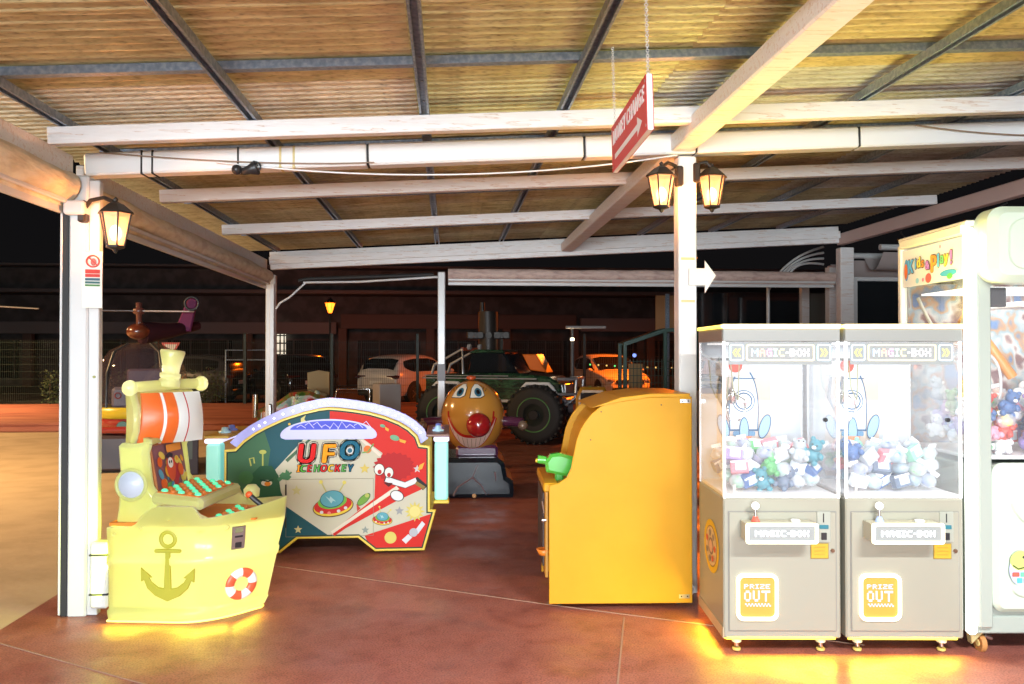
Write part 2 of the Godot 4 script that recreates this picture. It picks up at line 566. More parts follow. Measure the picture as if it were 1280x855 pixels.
func ground() -> void:
	struct_piece("ground", slab(-90, 90, -16, 120, 0.0), mats.sand_concrete)
	var f := struct_piece("terrace_floor", slab(-2.72, 14, -7, 17.8, 0.006), mats.red_floor)
	var lines := [[-3.0, 7.23, 0.66, 5.36], [0.66, 5.36, 2.4, 4.47], [1.12, 5.05, 0.75, 3.6], [-2.6, 4.9, -0.2, 3.4], [0.66, 5.36, 1.6, 7.5]]
	for l in lines:
		var a := Vector3(maxf(l[0], -2.7), 0.008, -l[1])
		var b := Vector3(l[2], 0.008, -l[3])
		put_bar("floor_joint", a, b, 0.011, 0.004, mats.joint, f, 0.0005)
	var p := struct_piece("raised_pavement", cbox(60, 0.2, 6.4, 0.02), mats.red_pavement, Vector3(-16, 0.1, -21.0))
	put("kerb_lip", cbox(60, 0.05, 0.05, 0.012), mats.red_pavement, p, Vector3(0, 0.055, 3.21))
	struct_piece("road", slab(-90, 90, 24.3, 60, 0.012), mats.asphalt)
	# drain cover on the sandy paving
	var dc := thing("drain_cover", "dark round drain cover set in the sandy paving", "drain cover", Vector3(-6.05, 0.0, -9.2))
	put("rim", torus(0.3, 0.012, 32, 8), mats.black_iron, dc, Vector3(0, 0.008, 0), Vector3(90, 0, 0))
	put("cover", cyl(0.28, 0.014, 28), mat("cover_tone", lin(0.2, 0.14, 0.09), 0.7), dc, Vector3(0, 0.007, 0))

# ---------------------------------------------------------------- canopy
const SLOPE := 0.056
func yb(x: float) -> float: return 2.96 + SLOPE * (x + 2.4)

func corrugated(length: float, width: float) -> ArrayMesh:
	var waves := int(round(width / 0.087))
	return grid(waves * 8, 2, func(u, v): return Vector3((v - 0.5) * length, sin(u * waves * TAU) * 0.023, (u - 0.5) * width), Vector3.DOWN)

func c_channel(length: float, w: float, h: float) -> ArrayMesh:     # open downwards, along z
	var t := 0.004
	var l := 0.014
	return extr([Vector2(-w / 2, 0), Vector2(-w / 2 + l, 0), Vector2(-w / 2 + l, t), Vector2(-w / 2 + t, t), Vector2(-w / 2 + t, h - t), Vector2(w / 2 - t, h - t), Vector2(w / 2 - t, t), Vector2(w / 2 - l, t), Vector2(w / 2 - l, 0), Vector2(w / 2, 0), Vector2(w / 2, h), Vector2(-w / 2, h)], length)

func canopy() -> void:
	var c := thing("canopy", "white timber canopy roofed with dirty yellowish corrugated plastic sheets", "canopy")
	var xl := -2.42
	var xr := 5.62
	# white cross beams
	for d in [1.1, 3.0, 5.07, 6.96, 8.82]:
		put_bar("beam", Vector3(xl, yb(xl) + 0.052, -d), Vector3(xr, yb(xr) + 0.052, -d), 0.075, 0.105, mats.white_paint, c)
	put_bar("beam", Vector3(xl, yb(xl) - 0.015, -11.16), Vector3(xr, yb(xr) - 0.015, -11.16), 0.09, 0.24, mats.white_paint, c)
	put_bar("beam", Vector3(xl, yb(xl) - 0.02, -11.08), Vector3(xr, yb(xr) - 0.02, -11.08), 0.03, 0.1, mats.white_paint, c)
	# box gutter on the posts, in lengths
	var cuts := [-2.42, -0.55, 0.95, 1.75, 2.95, 4.3, 5.6]
	for i in 6:
		var a: float = cuts[i] + 0.003
		var b: float = cuts[i + 1] - 0.003
		put_bar("gutter_length", Vector3(a, yb(a) - 0.01, -5.58), Vector3(b, yb(b) - 0.01, -5.58), 0.13, 0.15, mats.white_plastic, c, 0.012)
		if i: put_bar("gutter_joint", Vector3(a - 0.012, yb(a) - 0.01, -5.58), Vector3(a + 0.006, yb(a) - 0.01, -5.58), 0.122, 0.142, mats.black_rubber, c)
	for x in [-2.05, -1.98, -1.42]:
		put_bar("cable_tie", Vector3(x, yb(x) - 0.01, -5.58), Vector3(x + 0.012, yb(x) - 0.01, -5.58), 0.142, 0.162, mats.black_rubber, c)
	for x in [-1.15, -1.06]:
		put_bar("masking_tape", Vector3(x, yb(x) - 0.01, -5.58), Vector3(x + 0.03, yb(x) - 0.01, -5.58), 0.134, 0.154, mat("tape", lin(0.62, 0.52, 0.26), 0.7), c, 0.012)
	# galvanised channels running back, with their screws
	var run := c_channel(10.2, 0.062, 0.05)
	for x in [-2.33, -1.21, -0.15, 0.74, 1.72, 2.71, 3.75, 4.75]:
		var ch := put("channel", run, mats.galvanised, c, Vector3(x, yb(x) + 0.108, -6.1))
		for k in 24:
			if k % 5 != 3: put("screw", cyl(0.008, 0.006, 8), mats.steel, ch, Vector3(0.0, -0.001 + 0.045, 3.4 - k * 0.37))
	# galvanised purlins across
	for d in [2.2, 4.33, 6.0, 7.85, 9.95]:
		put_bar("purlin", Vector3(-2.5, yb(-2.5) + 0.18, -d), Vector3(5.7, yb(5.7) + 0.18, -d), 0.075, 0.035, mats.galvanised, c, 0.003)
		put_bar("purlin_lip", Vector3(-2.5, yb(-2.5) + 0.176, -d + 0.042), Vector3(5.7, yb(5.7) + 0.176, -d + 0.042), 0.008, 0.046, mats.galvanised, c, 0.002)
	# corrugated sheets, lapped
	var xs := [-2.75, -0.38, 1.42, 3.45, 5.85]
	var tone := rng
	for i in 4:
		var w: float = xs[i + 1] - xs[i] + 0.26
		var mesh := corrugated(w, 1.04)
		for k in 11:
			var xm: float = (xs[i] + xs[i + 1]) / 2 + 0.05
			var pick: int = [0, 2, 0, 3][tone.randi() % 4] if i < 2 else [3, 4, 0, 3][tone.randi() % 4]
			if i == 0 and k % 3 != 1: pick = 0
			if k > 4: pick = [1, 0, 1, 1][tone.randi() % 4] if i < 3 else [1, 4, 1, 4][tone.randi() % 4]
			var sh := put("roof_sheet", mesh, mats["sheet_%d" % pick], c, Vector3(xm, yb(xm) + 0.225 + 0.006 * (i % 2) + 0.003 * (k % 2), -1.2 - k * 1.0))
			sh.rotation.z = atan(SLOPE)
	# low cross beam carrying the sign arm: long white beam running back over the inner post
	put_bar("beam", Vector3(1.645, 3.19, -0.9), Vector3(1.645, 3.155, -11.0), 0.165, 0.12, mats.white_paint, c, 0.01)
	# right edge beam
	put_bar("edge_beam", Vector3(5.68, 3.33, -1.0), Vector3(5.68, 3.33, -11.2), 0.1, 0.16, mat("rose_paint", lin(0.55, 0.42, 0.39), 0.6), c, 0.008)
	# left fascia
	put_bar("fascia", Vector3(-2.5, 2.9, -1.0), Vector3(-2.5, 2.9, -5.5), 0.05, 0.2, mats.white_paint, c)
	put_bar("fascia", Vector3(-2.5, 2.87, -5.65), Vector3(-2.5, 2.87, -11.2), 0.05, 0.2, mats.white_paint, c)
	# posts
	var p := put("post", cbox(0.12, 2.84, 0.11, 0.012), mats.white_metal, c, Vector3(-2.37, 1.42, -5.4))
	put("guide_rail", cbox(0.065, 2.8, 0.06, 0.006), mats.white_metal, p, Vector3(0.093, -0.01, 0.015))
	put("rubber_seal", cbox(0.04, 2.82, 0.07, 0.004), mats.black_rubber, p, Vector3(-0.082, -0.005, 0.01))
	put("seal_cover", cbox(0.014, 2.8, 0.075, 0.003), mats.white_metal, p, Vector3(-0.11, -0.005, 0.01))
	put("cap", cbox(0.13, 0.09, 0.15, 0.012), mats.white_metal, p, Vector3(0.0, 1.2, 0.06))
	put("bolt", cyl(0.009, 0.012, 10), mat("bolt_green", lin(0.3, 0.3, 0.08), 0.5), p, Vector3(0.1, 0.12, 0.048), Vector3(90, 0, 0))
	var p2 := put("post", cbox(0.13, 3.1, 0.13, 0.01), mats.white_plastic, c, Vector3(1.69, 1.54, -5.6))
	for y in [1.02, 0.72]: put("masking_tape", cbox(0.1, 0.02, 0.003, 0.001), mat("tape"), p2, Vector3(0, y - 0.2, 0.067))
	var p3 := put("post", cbox(0.13, 2.75, 0.11, 0.012), mats.white_metal, c, Vector3(-2.4, 1.375, -11.12))
	put("guide_rail", cbox(0.06, 2.6, 0.06, 0.006), mats.white_metal, p3, Vector3(0.03, -0.05, 0.086))
	put("latch", cbox(0.05, 0.16, 0.05, 0.015), mats.steel, p3, Vector3(0.02, -0.45, 0.14))
	put("post", cbox(0.1, 2.8, 0.09, 0.01), mats.white_metal, c, Vector3(-0.09, 1.4, -11.05))
	put("post_sleeve", cbox(0.115, 0.24, 0.1, 0.01), mat("tape_grey", lin(0.2, 0.2, 0.21), 0.5), c, Vector3(-0.09, 1.42, -11.05))
	put("post", cbox(0.2, 3.2, 0.15, 0.01), mats.white_paint, c, Vector3(5.7, 1.6, -11.1))
	# metal rod and arms below the back beam
	put("tie_rod", tube([Vector3(-1.95, 2.64, -11.0), Vector3(-1.2, 2.655, -11.0), Vector3(-0.14, 2.73, -11.0)], 0.016, 8), mats.white_metal, c)
	put("tie_rod_cover", tube([Vector3(-2.02, 2.66, -11.03), Vector3(-1.9, 2.69, -11.03), Vector3(-0.2, 2.765, -11.03)], 0.028, 8), mats.black_rubber, c)
	put("bent_arm", tube([Vector3(-2.31, 2.28, -11.0), Vector3(-2.26, 2.36, -11.0), Vector3(-2.13, 2.44, -11.0), Vector3(-1.92, 2.64, -11.0)], 0.014, 8), mats.white_metal, c)

	# cables
	var cab := thing("slack_cable", "thin white cable sagging along the gutter between posts", "cable")
	put("wire", tube(arc3(Vector3(-1.55, 2.97, -5.48), Vector3(1.6, 3.08, -5.48), Vector3(0, -0.11, 0), 24), 0.006, 6), mats.white_plastic, cab)
	var cab2 := thing("slack_cable", "thin brown cable drooping over the gutter beside the left post", "cable")
	put("wire", tube(arc3(Vector3(-2.3, 3.02, -5.48), Vector3(-0.5, 2.99, -5.48), Vector3(0.1, -0.03, 0), 20), 0.004, 6), mat("brown_wire", lin(0.3, 0.22, 0.16), 0.6), cab2)
	var cab3 := thing("slack_cable", "thin pale cable looping under the gutter on the crane side", "cable")
	put("wire", tube(arc3(Vector3(3.35, 3.33, -5.48), Vector3(5.1, 3.32, -5.48), Vector3(0, -0.05, 0), 20), 0.005, 6), mat("brown_wire"), cab3)
	var cab4 := thing("slack_cable", "black cable hanging from the rose edge beam", "cable")
	put("wire", tube(arc3(Vector3(5.6, 3.2, -9.5), Vector3(5.6, 3.2, -7.6), Vector3(-0.25, -0.22, 0), 20), 0.008, 6), mats.black_rubber, cab4)
# ---------------------------------------------------------------- street behind the terrace
func street_lamp(label: String, at: Vector3, h: float, e: float, c: Color, hooded := false) -> void:
	var t := thing("street_lamp", label, "street lamp", at, 0.0)
	put("pole", lathe([Vector2(0.12, 0), Vector2(0.12, 0.1), Vector2(0.07, 0.14), Vector2(0.05, 0.9), Vector2(0.04, h - 0.1), Vector2(0.07, h), Vector2(0, h)], 14), mats.black_iron, t)
	var glow := mat("sodium_lantern", lin(0.9, 0.5, 0.15), 0.4, 0.0, {"emit": Color(1.0, 0.5, 0.12), "energy": 3.5})
	var l := put("lantern_glass", lathe([Vector2(0.0, h), Vector2(0.07, h + 0.005), Vector2(0.2, h + 0.4), Vector2(0.0, h + 0.41)], 6, true), glow, t)
	put("cap", lathe([Vector2(0.24, h + 0.42), Vector2(0.2, h + 0.46), Vector2(0.05, h + 0.6), Vector2(0, h + 0.66)], 6, true), mats.black_iron, t)
	for k in 6:
		var a := TAU * k / 6
		put_bar("lantern_rib", Vector3(cos(a) * 0.075, h, sin(a) * 0.075), Vector3(cos(a) * 0.205, h + 0.41, sin(a) * 0.205), 0.012, 0.012, mats.black_iron, l)
	if hooded:      # hood added to throw all light down and keep it off the canopy
		put("hood", lathe([Vector2(0.3, h - 0.1), Vector2(0.29, h + 0.1), Vector2(0.25, h + 0.45), Vector2(0, h + 0.5)], 20), mats.black_iron, t)
		put("lamp_lens_light", cyl(0.2, 0.02, 20), glow, t, Vector3(0, h - 0.05, 0))
		lamp(t, "area", "lens_light", e, c, Vector3(0, h - 0.08, 0), 0.0, Vector2(0.35, 0.35), Vector3.DOWN)
	else:
		lamp(t, "omni", "lantern_light", e, c, Vector3(0, h + 0.22, 0), 0.1)

func car(called: String, label: String, at: Vector3, turn: float, paint: Material) -> Node3D:
	# length along x (front at +x), width along z
	var t := thing(called, label, "car", at, turn, "cars parked behind the fence")
	# lofted shell: [x, top height, half width]
	var sts := [[-2.2, 0.8, 0.7], [-2.18, 0.98, 0.78], [-2.1, 1.12, 0.84], [-1.98, 1.34, 0.87], [-1.8, 1.5, 0.89], [-1.5, 1.57, 0.9], [-1.0, 1.61, 0.9], [-0.4, 1.61, 0.9], [0.05, 1.54, 0.9], [0.45, 1.32, 0.9], [0.85, 1.1, 0.9], [1.05, 1.02, 0.9], [1.5, 0.96, 0.88], [1.85, 0.86, 0.82], [2.08, 0.72, 0.7], [2.14, 0.58, 0.6]]
	var sect := func(T: float, hw: float) -> Array:
		var belt := minf(T, 0.99)
		if T > 1.05: return [Vector2(hw * 0.9, 0.27), Vector2(hw, 0.42), Vector2(hw * 1.01, 0.72), Vector2(hw * 0.98, belt - 0.03), Vector2(hw * 0.955, belt + 0.02), Vector2(lerpf(hw * 0.95, hw * 0.79, (T - 1.0) / 0.6), T - 0.1), Vector2(hw * 0.7, T - 0.03), Vector2(hw * 0.45, T), Vector2(0, T + 0.012)]
		return [Vector2(hw * 0.9, 0.27), Vector2(hw, 0.42), Vector2(hw * 1.01, minf(0.68, T - 0.1)), Vector2(hw * 0.98, T - 0.09), Vector2(hw * 0.95, T - 0.06), Vector2(hw * 0.9, T - 0.03), Vector2(hw * 0.8, T - 0.01), Vector2(hw * 0.45, T + 0.01), Vector2(0, T + 0.02)]
	var st := tool(true)
	var rows := []
	for q in sts:
		var sec: Array = sect.call(q[1], q[2])
		var row := []
		for p in sec: row.append(Vector3(q[0], p.y, p.x))
		for k in range(sec.size() - 2, -1, -1): row.append(Vector3(q[0], sec[k].y, -sec[k].x))
		rows.append(row)
	for i in rows.size() - 1:
		for k in rows[i].size() - 1:
			var mid: Vector3 = (rows[i][k] + rows[i + 1][k + 1]) / 2 - Vector3(rows[i][k].x * 0.9, 0.6, 0)
			quad(st, rows[i][k], rows[i][k + 1], rows[i + 1][k + 1], rows[i + 1][k], mid)
	for e in [0, rows.size() - 1]:
		for k in rows[e].size() - 1: tri(st, rows[e][k], rows[e][k + 1], Vector3(rows[e][0].x, 0.5, 0), Vector3(-1 if e == 0 else 1, 0, 0))
	put("body", done(st), paint, t)
	var dg: Material = mat("car_glass", lin(0.01, 0.011, 0.013), 0.12, 0.0, {"spec": 0.4})
	var top_at := func(x: float) -> Vector2:
		for i in sts.size() - 1:
			if x <= sts[i + 1][0]:
				var f: float = (x - sts[i][0]) / (sts[i + 1][0] - sts[i][0])
				return Vector2(lerpf(sts[i][1], sts[i + 1][1], f), lerpf(sts[i][2], sts[i + 1][2], f))
		return Vector2(0.6, 0.6)
	# windscreen and rear window follow the shell
	for wdw in [["rear_window", -2.09, -1.84, -1.0], ["windscreen", 0.12, 0.92, 1.0]]:
		var stb := tool(true)
		for i in 6:
			var q := []
			for xx in [lerpf(wdw[1], wdw[2], i / 6.0), lerpf(wdw[1], wdw[2], (i + 1) / 6.0)]:
				var tw: Vector2 = top_at.call(xx)
				for f in [-0.76, -0.45, 0.0, 0.45, 0.76]: q.append(Vector3(xx + 0.012 * wdw[3], tw.x + 0.016 - (0.045 if absf(f) > 0.7 else 0.0), tw.y * f))
			for k in 4: quad(stb, q[k], q[k + 1], q[k + 6], q[k + 5], Vector3(wdw[3], 0.8, 0))
		put(wdw[0], done(stb), dg, t)
	for s in [1.0, -1.0]:
		var stw := tool(true)
		var xs := [-1.74, -1.6, -1.3, -0.9, -0.4, 0.0, 0.3, 0.55, 0.78]
		var pz := func(x: float, f: float) -> Vector3:
			var tw: Vector2 = top_at.call(x)
			var lo := 1.05 + maxf(0.0, -1.45 - x) * 0.5
			var hi := maxf(tw.x - 0.13, lo + 0.01)
			var y := lerpf(lo, hi, f)
			var zt := lerpf(tw.y * 0.95, tw.y * 0.79, (tw.x - 1.0) / 0.6)
			var g := (y - 1.01) / maxf(tw.x - 0.1 - 1.01, 0.02)
			return Vector3(x, y, s * (lerpf(tw.y * 0.955, zt, clampf(g, 0, 1)) + 0.01))
		for i in 8: quad(stw, pz.call(xs[i], 0.0), pz.call(xs[i + 1], 0.0), pz.call(xs[i + 1], 1.0), pz.call(xs[i], 1.0), Vector3(0, 0.2, s))
		var sw := put("side_window", done(stw), dg, t)
		for x in [-1.25, -0.35]: put_bar("pillar", pz.call(x, 0.0) + Vector3(0, 0, 0.004 * s), pz.call(x + 0.05, 1.0) + Vector3(0, 0, 0.004 * s), 0.07, 0.012, mats.black_plastic, sw)
		put("door_gap", cbox(0.012, 0.62, 0.006, 0.001), mats.black_plastic, t, Vector3(-0.33, 0.66, 0.907 * s))
		put("door_gap", cbox(0.012, 0.62, 0.006, 0.001), mats.black_plastic, t, Vector3(0.62, 0.66, 0.907 * s))
		put("door_handle", cbox(0.18, 0.03, 0.03, 0.008), paint, t, Vector3(-0.75, 0.87, 0.905 * s))
		put("door_handle", cbox(0.18, 0.03, 0.03, 0.008), paint, t, Vector3(0.2, 0.87, 0.905 * s))
		put("mirror", ball(0.1, 10, 0.7), paint, t, Vector3(0.72, 1.05, 0.98 * s))
		put("tail_lamp", extr([Vector2(-0.2, -0.02), Vector2(0.16, -0.09), Vector2(0.12, 0.05), Vector2(-0.16, 0.07)], 0.05, 0.01), mat("tail_red", lin(0.05, 0.006, 0.006), 0.25), t, Vector3(-2.06, 0.88, 0.815 * s))
		put("tail_lamp", cbox(0.05, 0.12, 0.4, 0.015), mat("tail_red"), t, Vector3(-2.165, 0.88, 0.62 * s))
		put("head_lamp", ball(0.15, 12, 0.5), mat("lamp_clear", lin(0.5, 0.5, 0.5), 0.1, 0.4), t, Vector3(1.98, 0.72, 0.62 * s))
		for x in [1.32, -1.32]:
			put("wheel_arch", cyl(0.39, 0.02, 28), mats.black_plastic, t, Vector3(x, 0.36, 0.902 * s), Vector3(90, 0, 0))
			var wh := put("wheel", cyl(0.33, 0.22, 28), mats.black_rubber, t, Vector3(x, 0.33, 0.815 * s), Vector3(90, 0, 0))
			put("rim", cyl(0.21, 0.02, 20), mat("rim_dark", lin(0.12, 0.12, 0.12), 0.3, 0.8), wh, Vector3(0, 0.11 * s, 0))
			for k in 5:
				var a := TAU * k / 5
				put_bar("spoke", Vector3(0, 0.125 * s, 0), Vector3(cos(a) * 0.2, 0.125 * s, sin(a) * 0.2), 0.04, 0.012, mat("rim_alloy", lin(0.45, 0.45, 0.45), 0.3, 0.9), wh)
	put("lower_trim", extr([Vector2(-0.93, -0.1), Vector2(0.93, -0.1), Vector2(0.93, 0.1), Vector2(-0.93, 0.1)], 1.8, 0.02), mats.black_plastic, t, Vector3(0, 0.3, 0))
	put("number_plate", cbox(0.012, 0.12, 0.52, 0.004), mat("plate_white", lin(0.75, 0.74, 0.68), 0.5), t, Vector3(-2.212, 0.7, 0.0))
	put("rear_bumper", cbox(0.12, 0.22, 1.5, 0.05), mats.black_plastic, t, Vector3(-2.17, 0.38, 0))
	put("front_bumper", cbox(0.14, 0.2, 1.3, 0.05), mats.black_plastic, t, Vector3(2.08, 0.42, 0))
	put("grille", cbox(0.05, 0.14, 1.0, 0.02), mats.black_plastic, t, Vector3(2.13, 0.68, 0))
	return t

func street() -> void:
	# lamps: the lit one in view, one on the sandy square beside the terrace, one behind the inner post
	var sodium := Color(1.0, 0.42, 0.05)
	street_lamp("lit orange street lamp in front of the dark shop row", Vector3(-4.85, 0.01, -33.5), 3.3, 9.0, sodium)
	street_lamp("street lamp on the sandy square outside the terrace", Vector3(-9.5, 0.0, -9.5), 4.8, 115.0, Color(1.0, 0.8, 0.55), true)
	street_lamp("added unseen street lamp brightening the raised pavement", Vector3(-14.5, 0.2, -20.5), 4.8, 130.0, Color(1.0, 0.8, 0.56), true)  # second lamp added out of view to brighten paving and pavement
	street_lamp("street lamp standing behind the fence beside the bright orange car", Vector3(7.95, 0.01, -26.0), 4.9, 150.0, sodium, true)
	# fence of green welded mesh
	var f := thing("mesh_fence", "dark green welded mesh fence behind the raised pavement", "fence", Vector3(0, 0.2, -23.9))
	var green := mat("fence_green", lin(0.012, 0.035, 0.03), 0.5)
	var wires := []
	for i in 45: wires.append([cbox(0.006, 1.8, 0.006, 0.001), xf(-1.25 + (i + 0.5) * 2.5 / 45, 0.95, 0)])
	for i in 9: wires.append([cbox(2.5, 0.007, 0.007, 0.001), xf(0, 0.1 + i * 0.21, 0.006)])
	var panel := join(wires)
	for i in 14:
		var x := -23.4 + i * 2.5
		put("fence_post", cbox(0.09, 2.05, 0.09, 0.008), green, f, Vector3(x, 1.02, 0))
		put("wire_mesh", panel, green, f, Vector3(x + 1.25, 0, 0))
	# parked cars
	var white := mat("car_white", lin(0.62, 0.6, 0.57), 0.25, 0.0, {"coat": 0.8, "coat_rough": 0.05})
	var dark := mat("car_dark", lin(0.06, 0.06, 0.065), 0.25, 0.2, {"coat": 0.8, "coat_rough": 0.05})
	car("parked_car", "white hatchback with dark tail lamps seen from behind, its flank lit orange", Vector3(-1.1, 0.01, -28.0), 56.0, white)
	car("parked_car", "light car facing the fence beside the green stall, bonnet glowing orange", Vector3(5.9, 0.01, -29.0), -82.0, white)
	car("parked_car", "dark car parked behind the rotor of the helicopter ride", Vector3(-9.0, 0.01, -27.5), 172.0, dark)
	car("parked_car", "black car parked between the white hatchback and dark fence posts", Vector3(-5.5, 0.01, -28.5), 120.0, mat("car_black", lin(0.015, 0.015, 0.017), 0.2, 0.0, {"coat": 0.8}))
	# row of shops far behind
	var b := thing("shop_row", "long dark row of closed shops with brown fascia and pillars", "building", Vector3(0, 0, -41.0))
	var wall := mat("shop_wall", Color.WHITE, 0.85, 0.0, {"tex": ntex(81, 0.02, [[0.3, lin(0.055, 0.047, 0.042)], [0.7, lin(0.085, 0.073, 0.065)]], 256, 4), "scale": Vector3.ONE * 0.2})
	var brown := mat("shop_brown", lin(0.09, 0.058, 0.046), 0.8)
	put("wall", cbox(90, 4.6, 0.3), wall, b, Vector3(0, 2.3, -1.5))
	put("fascia", cbox(12.0, 0.75, 0.3, 0.03), brown, b, Vector3(0.6, 3.25, 0))
	put("fascia", cbox(14.0, 0.7, 0.3, 0.03), mat("shop_grey", lin(0.14, 0.125, 0.12), 0.8), b, Vector3(13.8, 3.1, 0.1))
	put("fascia", cbox(30.0, 0.6, 0.3, 0.03), mat("shop_grey"), b, Vector3(-20.6, 2.9, 0.1))
	put("roof_edge", cbox(90, 0.2, 2.4, 0.03), mat("roof_dark", lin(0.12, 0.1, 0.09), 0.8), b, Vector3(0, 4.7, -0.6))
	put("upper_wall", cbox(90, 1.2, 0.3, 0.03), wall, b, Vector3(0, 5.4, -1.6))
	put("roof_edge", cbox(90, 0.12, 1.0, 0.02), mat("roof_dark"), b, Vector3(0, 6.1, -1.2))
	for x in [-31.0, -26.0, -20.5, -15.5, -10.0, -5.3, -0.9, 3.0, 6.5, 10.5, 15.0, 20.5]:
		put("pillar", cbox(0.42, 2.9, 0.35, 0.02), brown, b, Vector3(x, 1.45, 0.0))
	for x in [-28.5, -23.2, -18.0, -12.7, -7.5, -3.1, 1.0, 4.7, 8.5, 12.7, 17.6]:
		var w := put("shop_window", cbox(3.2, 1.9, 0.06, 0.01), mat("shop_glass", lin(0.012, 0.012, 0.013), 0.45, 0.0, {"spec": 0.2}), b, Vector3(x, 1.35, -1.3))
		for k in 4: put("window_bar", cbox(0.06, 1.9, 0.08, 0.01), mat("bar_grey", lin(0.05, 0.046, 0.044), 0.7), w, Vector3(-1.4 + 0.93 * k, 0, 0.05))
	var sh := put("lit_grille", cbox(0.75, 1.5, 0.04), mat("grille_window_light", lin(0.7, 0.7, 0.65), 0.5, 0.0, {"emit": Color(1, 0.96, 0.86), "energy": 0.75}), b, Vector3(-8.72, 2.35, -1.1))
	for k in 4: put("grille_bar", cbox(0.06, 1.6, 0.05, 0.005), mats.black_iron, sh, Vector3(-0.3 + 0.2 * k, 0, 0.05))
	for k in 4: put("grille_bar", cbox(0.8, 0.06, 0.05, 0.005), mats.black_iron, sh, Vector3(0, -0.6 + 0.4 * k, 0.055))
	# give way sign, pole and goal-like frame
	var g := thing("give_way_sign", "small white and red triangular road sign on a thin post", "sign", Vector3(-8.9, 0.01, -26.6))
	put("post", cyl(0.03, 1.9, 10), mats.galvanised, g, Vector3(0, 0.95, 0))
	art("face", [[[Vector2(-0.3, 0.25), Vector2(0.3, 0.25), Vector2(0, -0.27)], lin(0.5, 0.03, 0.03)], [[Vector2(-0.2, 0.19), Vector2(0.2, 0.19), Vector2(0, -0.16)], lin(0.75, 0.75, 0.72)]], g, 0.0, 0.004).position = Vector3(0, 1.75, 0.04)
	var po := thing("utility_pole", "tall grey pole beyond the raised pavement", "pole", Vector3(-14.9, 0.0, -26.0))
	put("shaft", lathe([Vector2(0.12, 0), Vector2(0.1, 3.2), Vector2(0.07, 4.6), Vector2(0, 4.62)], 12), mat("pole_grey", lin(0.25, 0.25, 0.25), 0.6), po)
	put("bracket", tube([Vector3(0.1, 3.1, 0), Vector3(0.9, 3.12, 0), Vector3(2.2, 3.05, 0)], 0.025, 6), mat("pole_grey"), po)
	put("downpipe", tube([Vector3(0.28, 0, 0), Vector3(0.28, 3.1, 0)], 0.05, 8), mat("pole_grey"), po)
	var bo := thing("bollard", "slim dark bollard with orange reflector beyond the raised pavement", "bollard", Vector3(-14.4, 0.2, -23.4))
	put("shaft", cyl(0.05, 1.5, 12), mats.black_iron, bo, Vector3(0, 0.75, 0))
	put("reflector", cyl(0.055, 0.14, 12), mat("reflector", lin(0.7, 0.4, 0.12), 0.3), bo, Vector3(0, 0.75, 0))
	var hr := thing("hand_railing", "grey tubular railing behind the wooden board ride", "railing", Vector3(-6.2, 0.01, -25.2))
	put("rail", tube([Vector3(-0.6, 0, 0), Vector3(-0.6, 1.75, 0), Vector3(0.8, 1.75, 0), Vector3(0.8, 0, 0)], 0.03, 8), mats.galvanised, hr)
	put("rail", tube([Vector3(-0.6, 1.45, 0), Vector3(0.8, 1.45, 0)], 0.025, 8), mats.galvanised, hr)
	# hedge below the dark car
	var hd := thing("hedge", "dark low hedge along the fence behind the helicopter ride", "hedge", Vector3(-9.3, 0.2, -24.6))
	var leaf := tool()
	for i in 2600:
		var q := Vector3(rng.randf_range(-2.6, 2.6), rng.randf() * rng.randf_range(0.55, 1.05), rng.randf_range(-0.3, 0.3))
		var a := Vector3(rng.randf_range(-1, 1), rng.randf_range(-0.2, 1), rng.randf_range(-1, 1)).normalized() * 0.09
		var s2 := a.cross(Vector3(rng.randf_range(-1, 1), 0.3, rng.randf_range(-1, 1))).normalized() * 0.028
		tri(leaf, q - s2, q + s2, q + a, Vector3(0, 0.3, 1))
	put("foliage", done(leaf), mat("hedge_leaf", lin(0.06, 0.09, 0.03), 0.6), hd)
	for i in 9: put("stem", tube([Vector3(-2.4 + i * 0.6, -0.02, 0), Vector3(-2.35 + i * 0.6, 0.7, 0.05)], 0.02, 5), mat("stem_brown", lin(0.07, 0.05, 0.03), 0.8), hd)
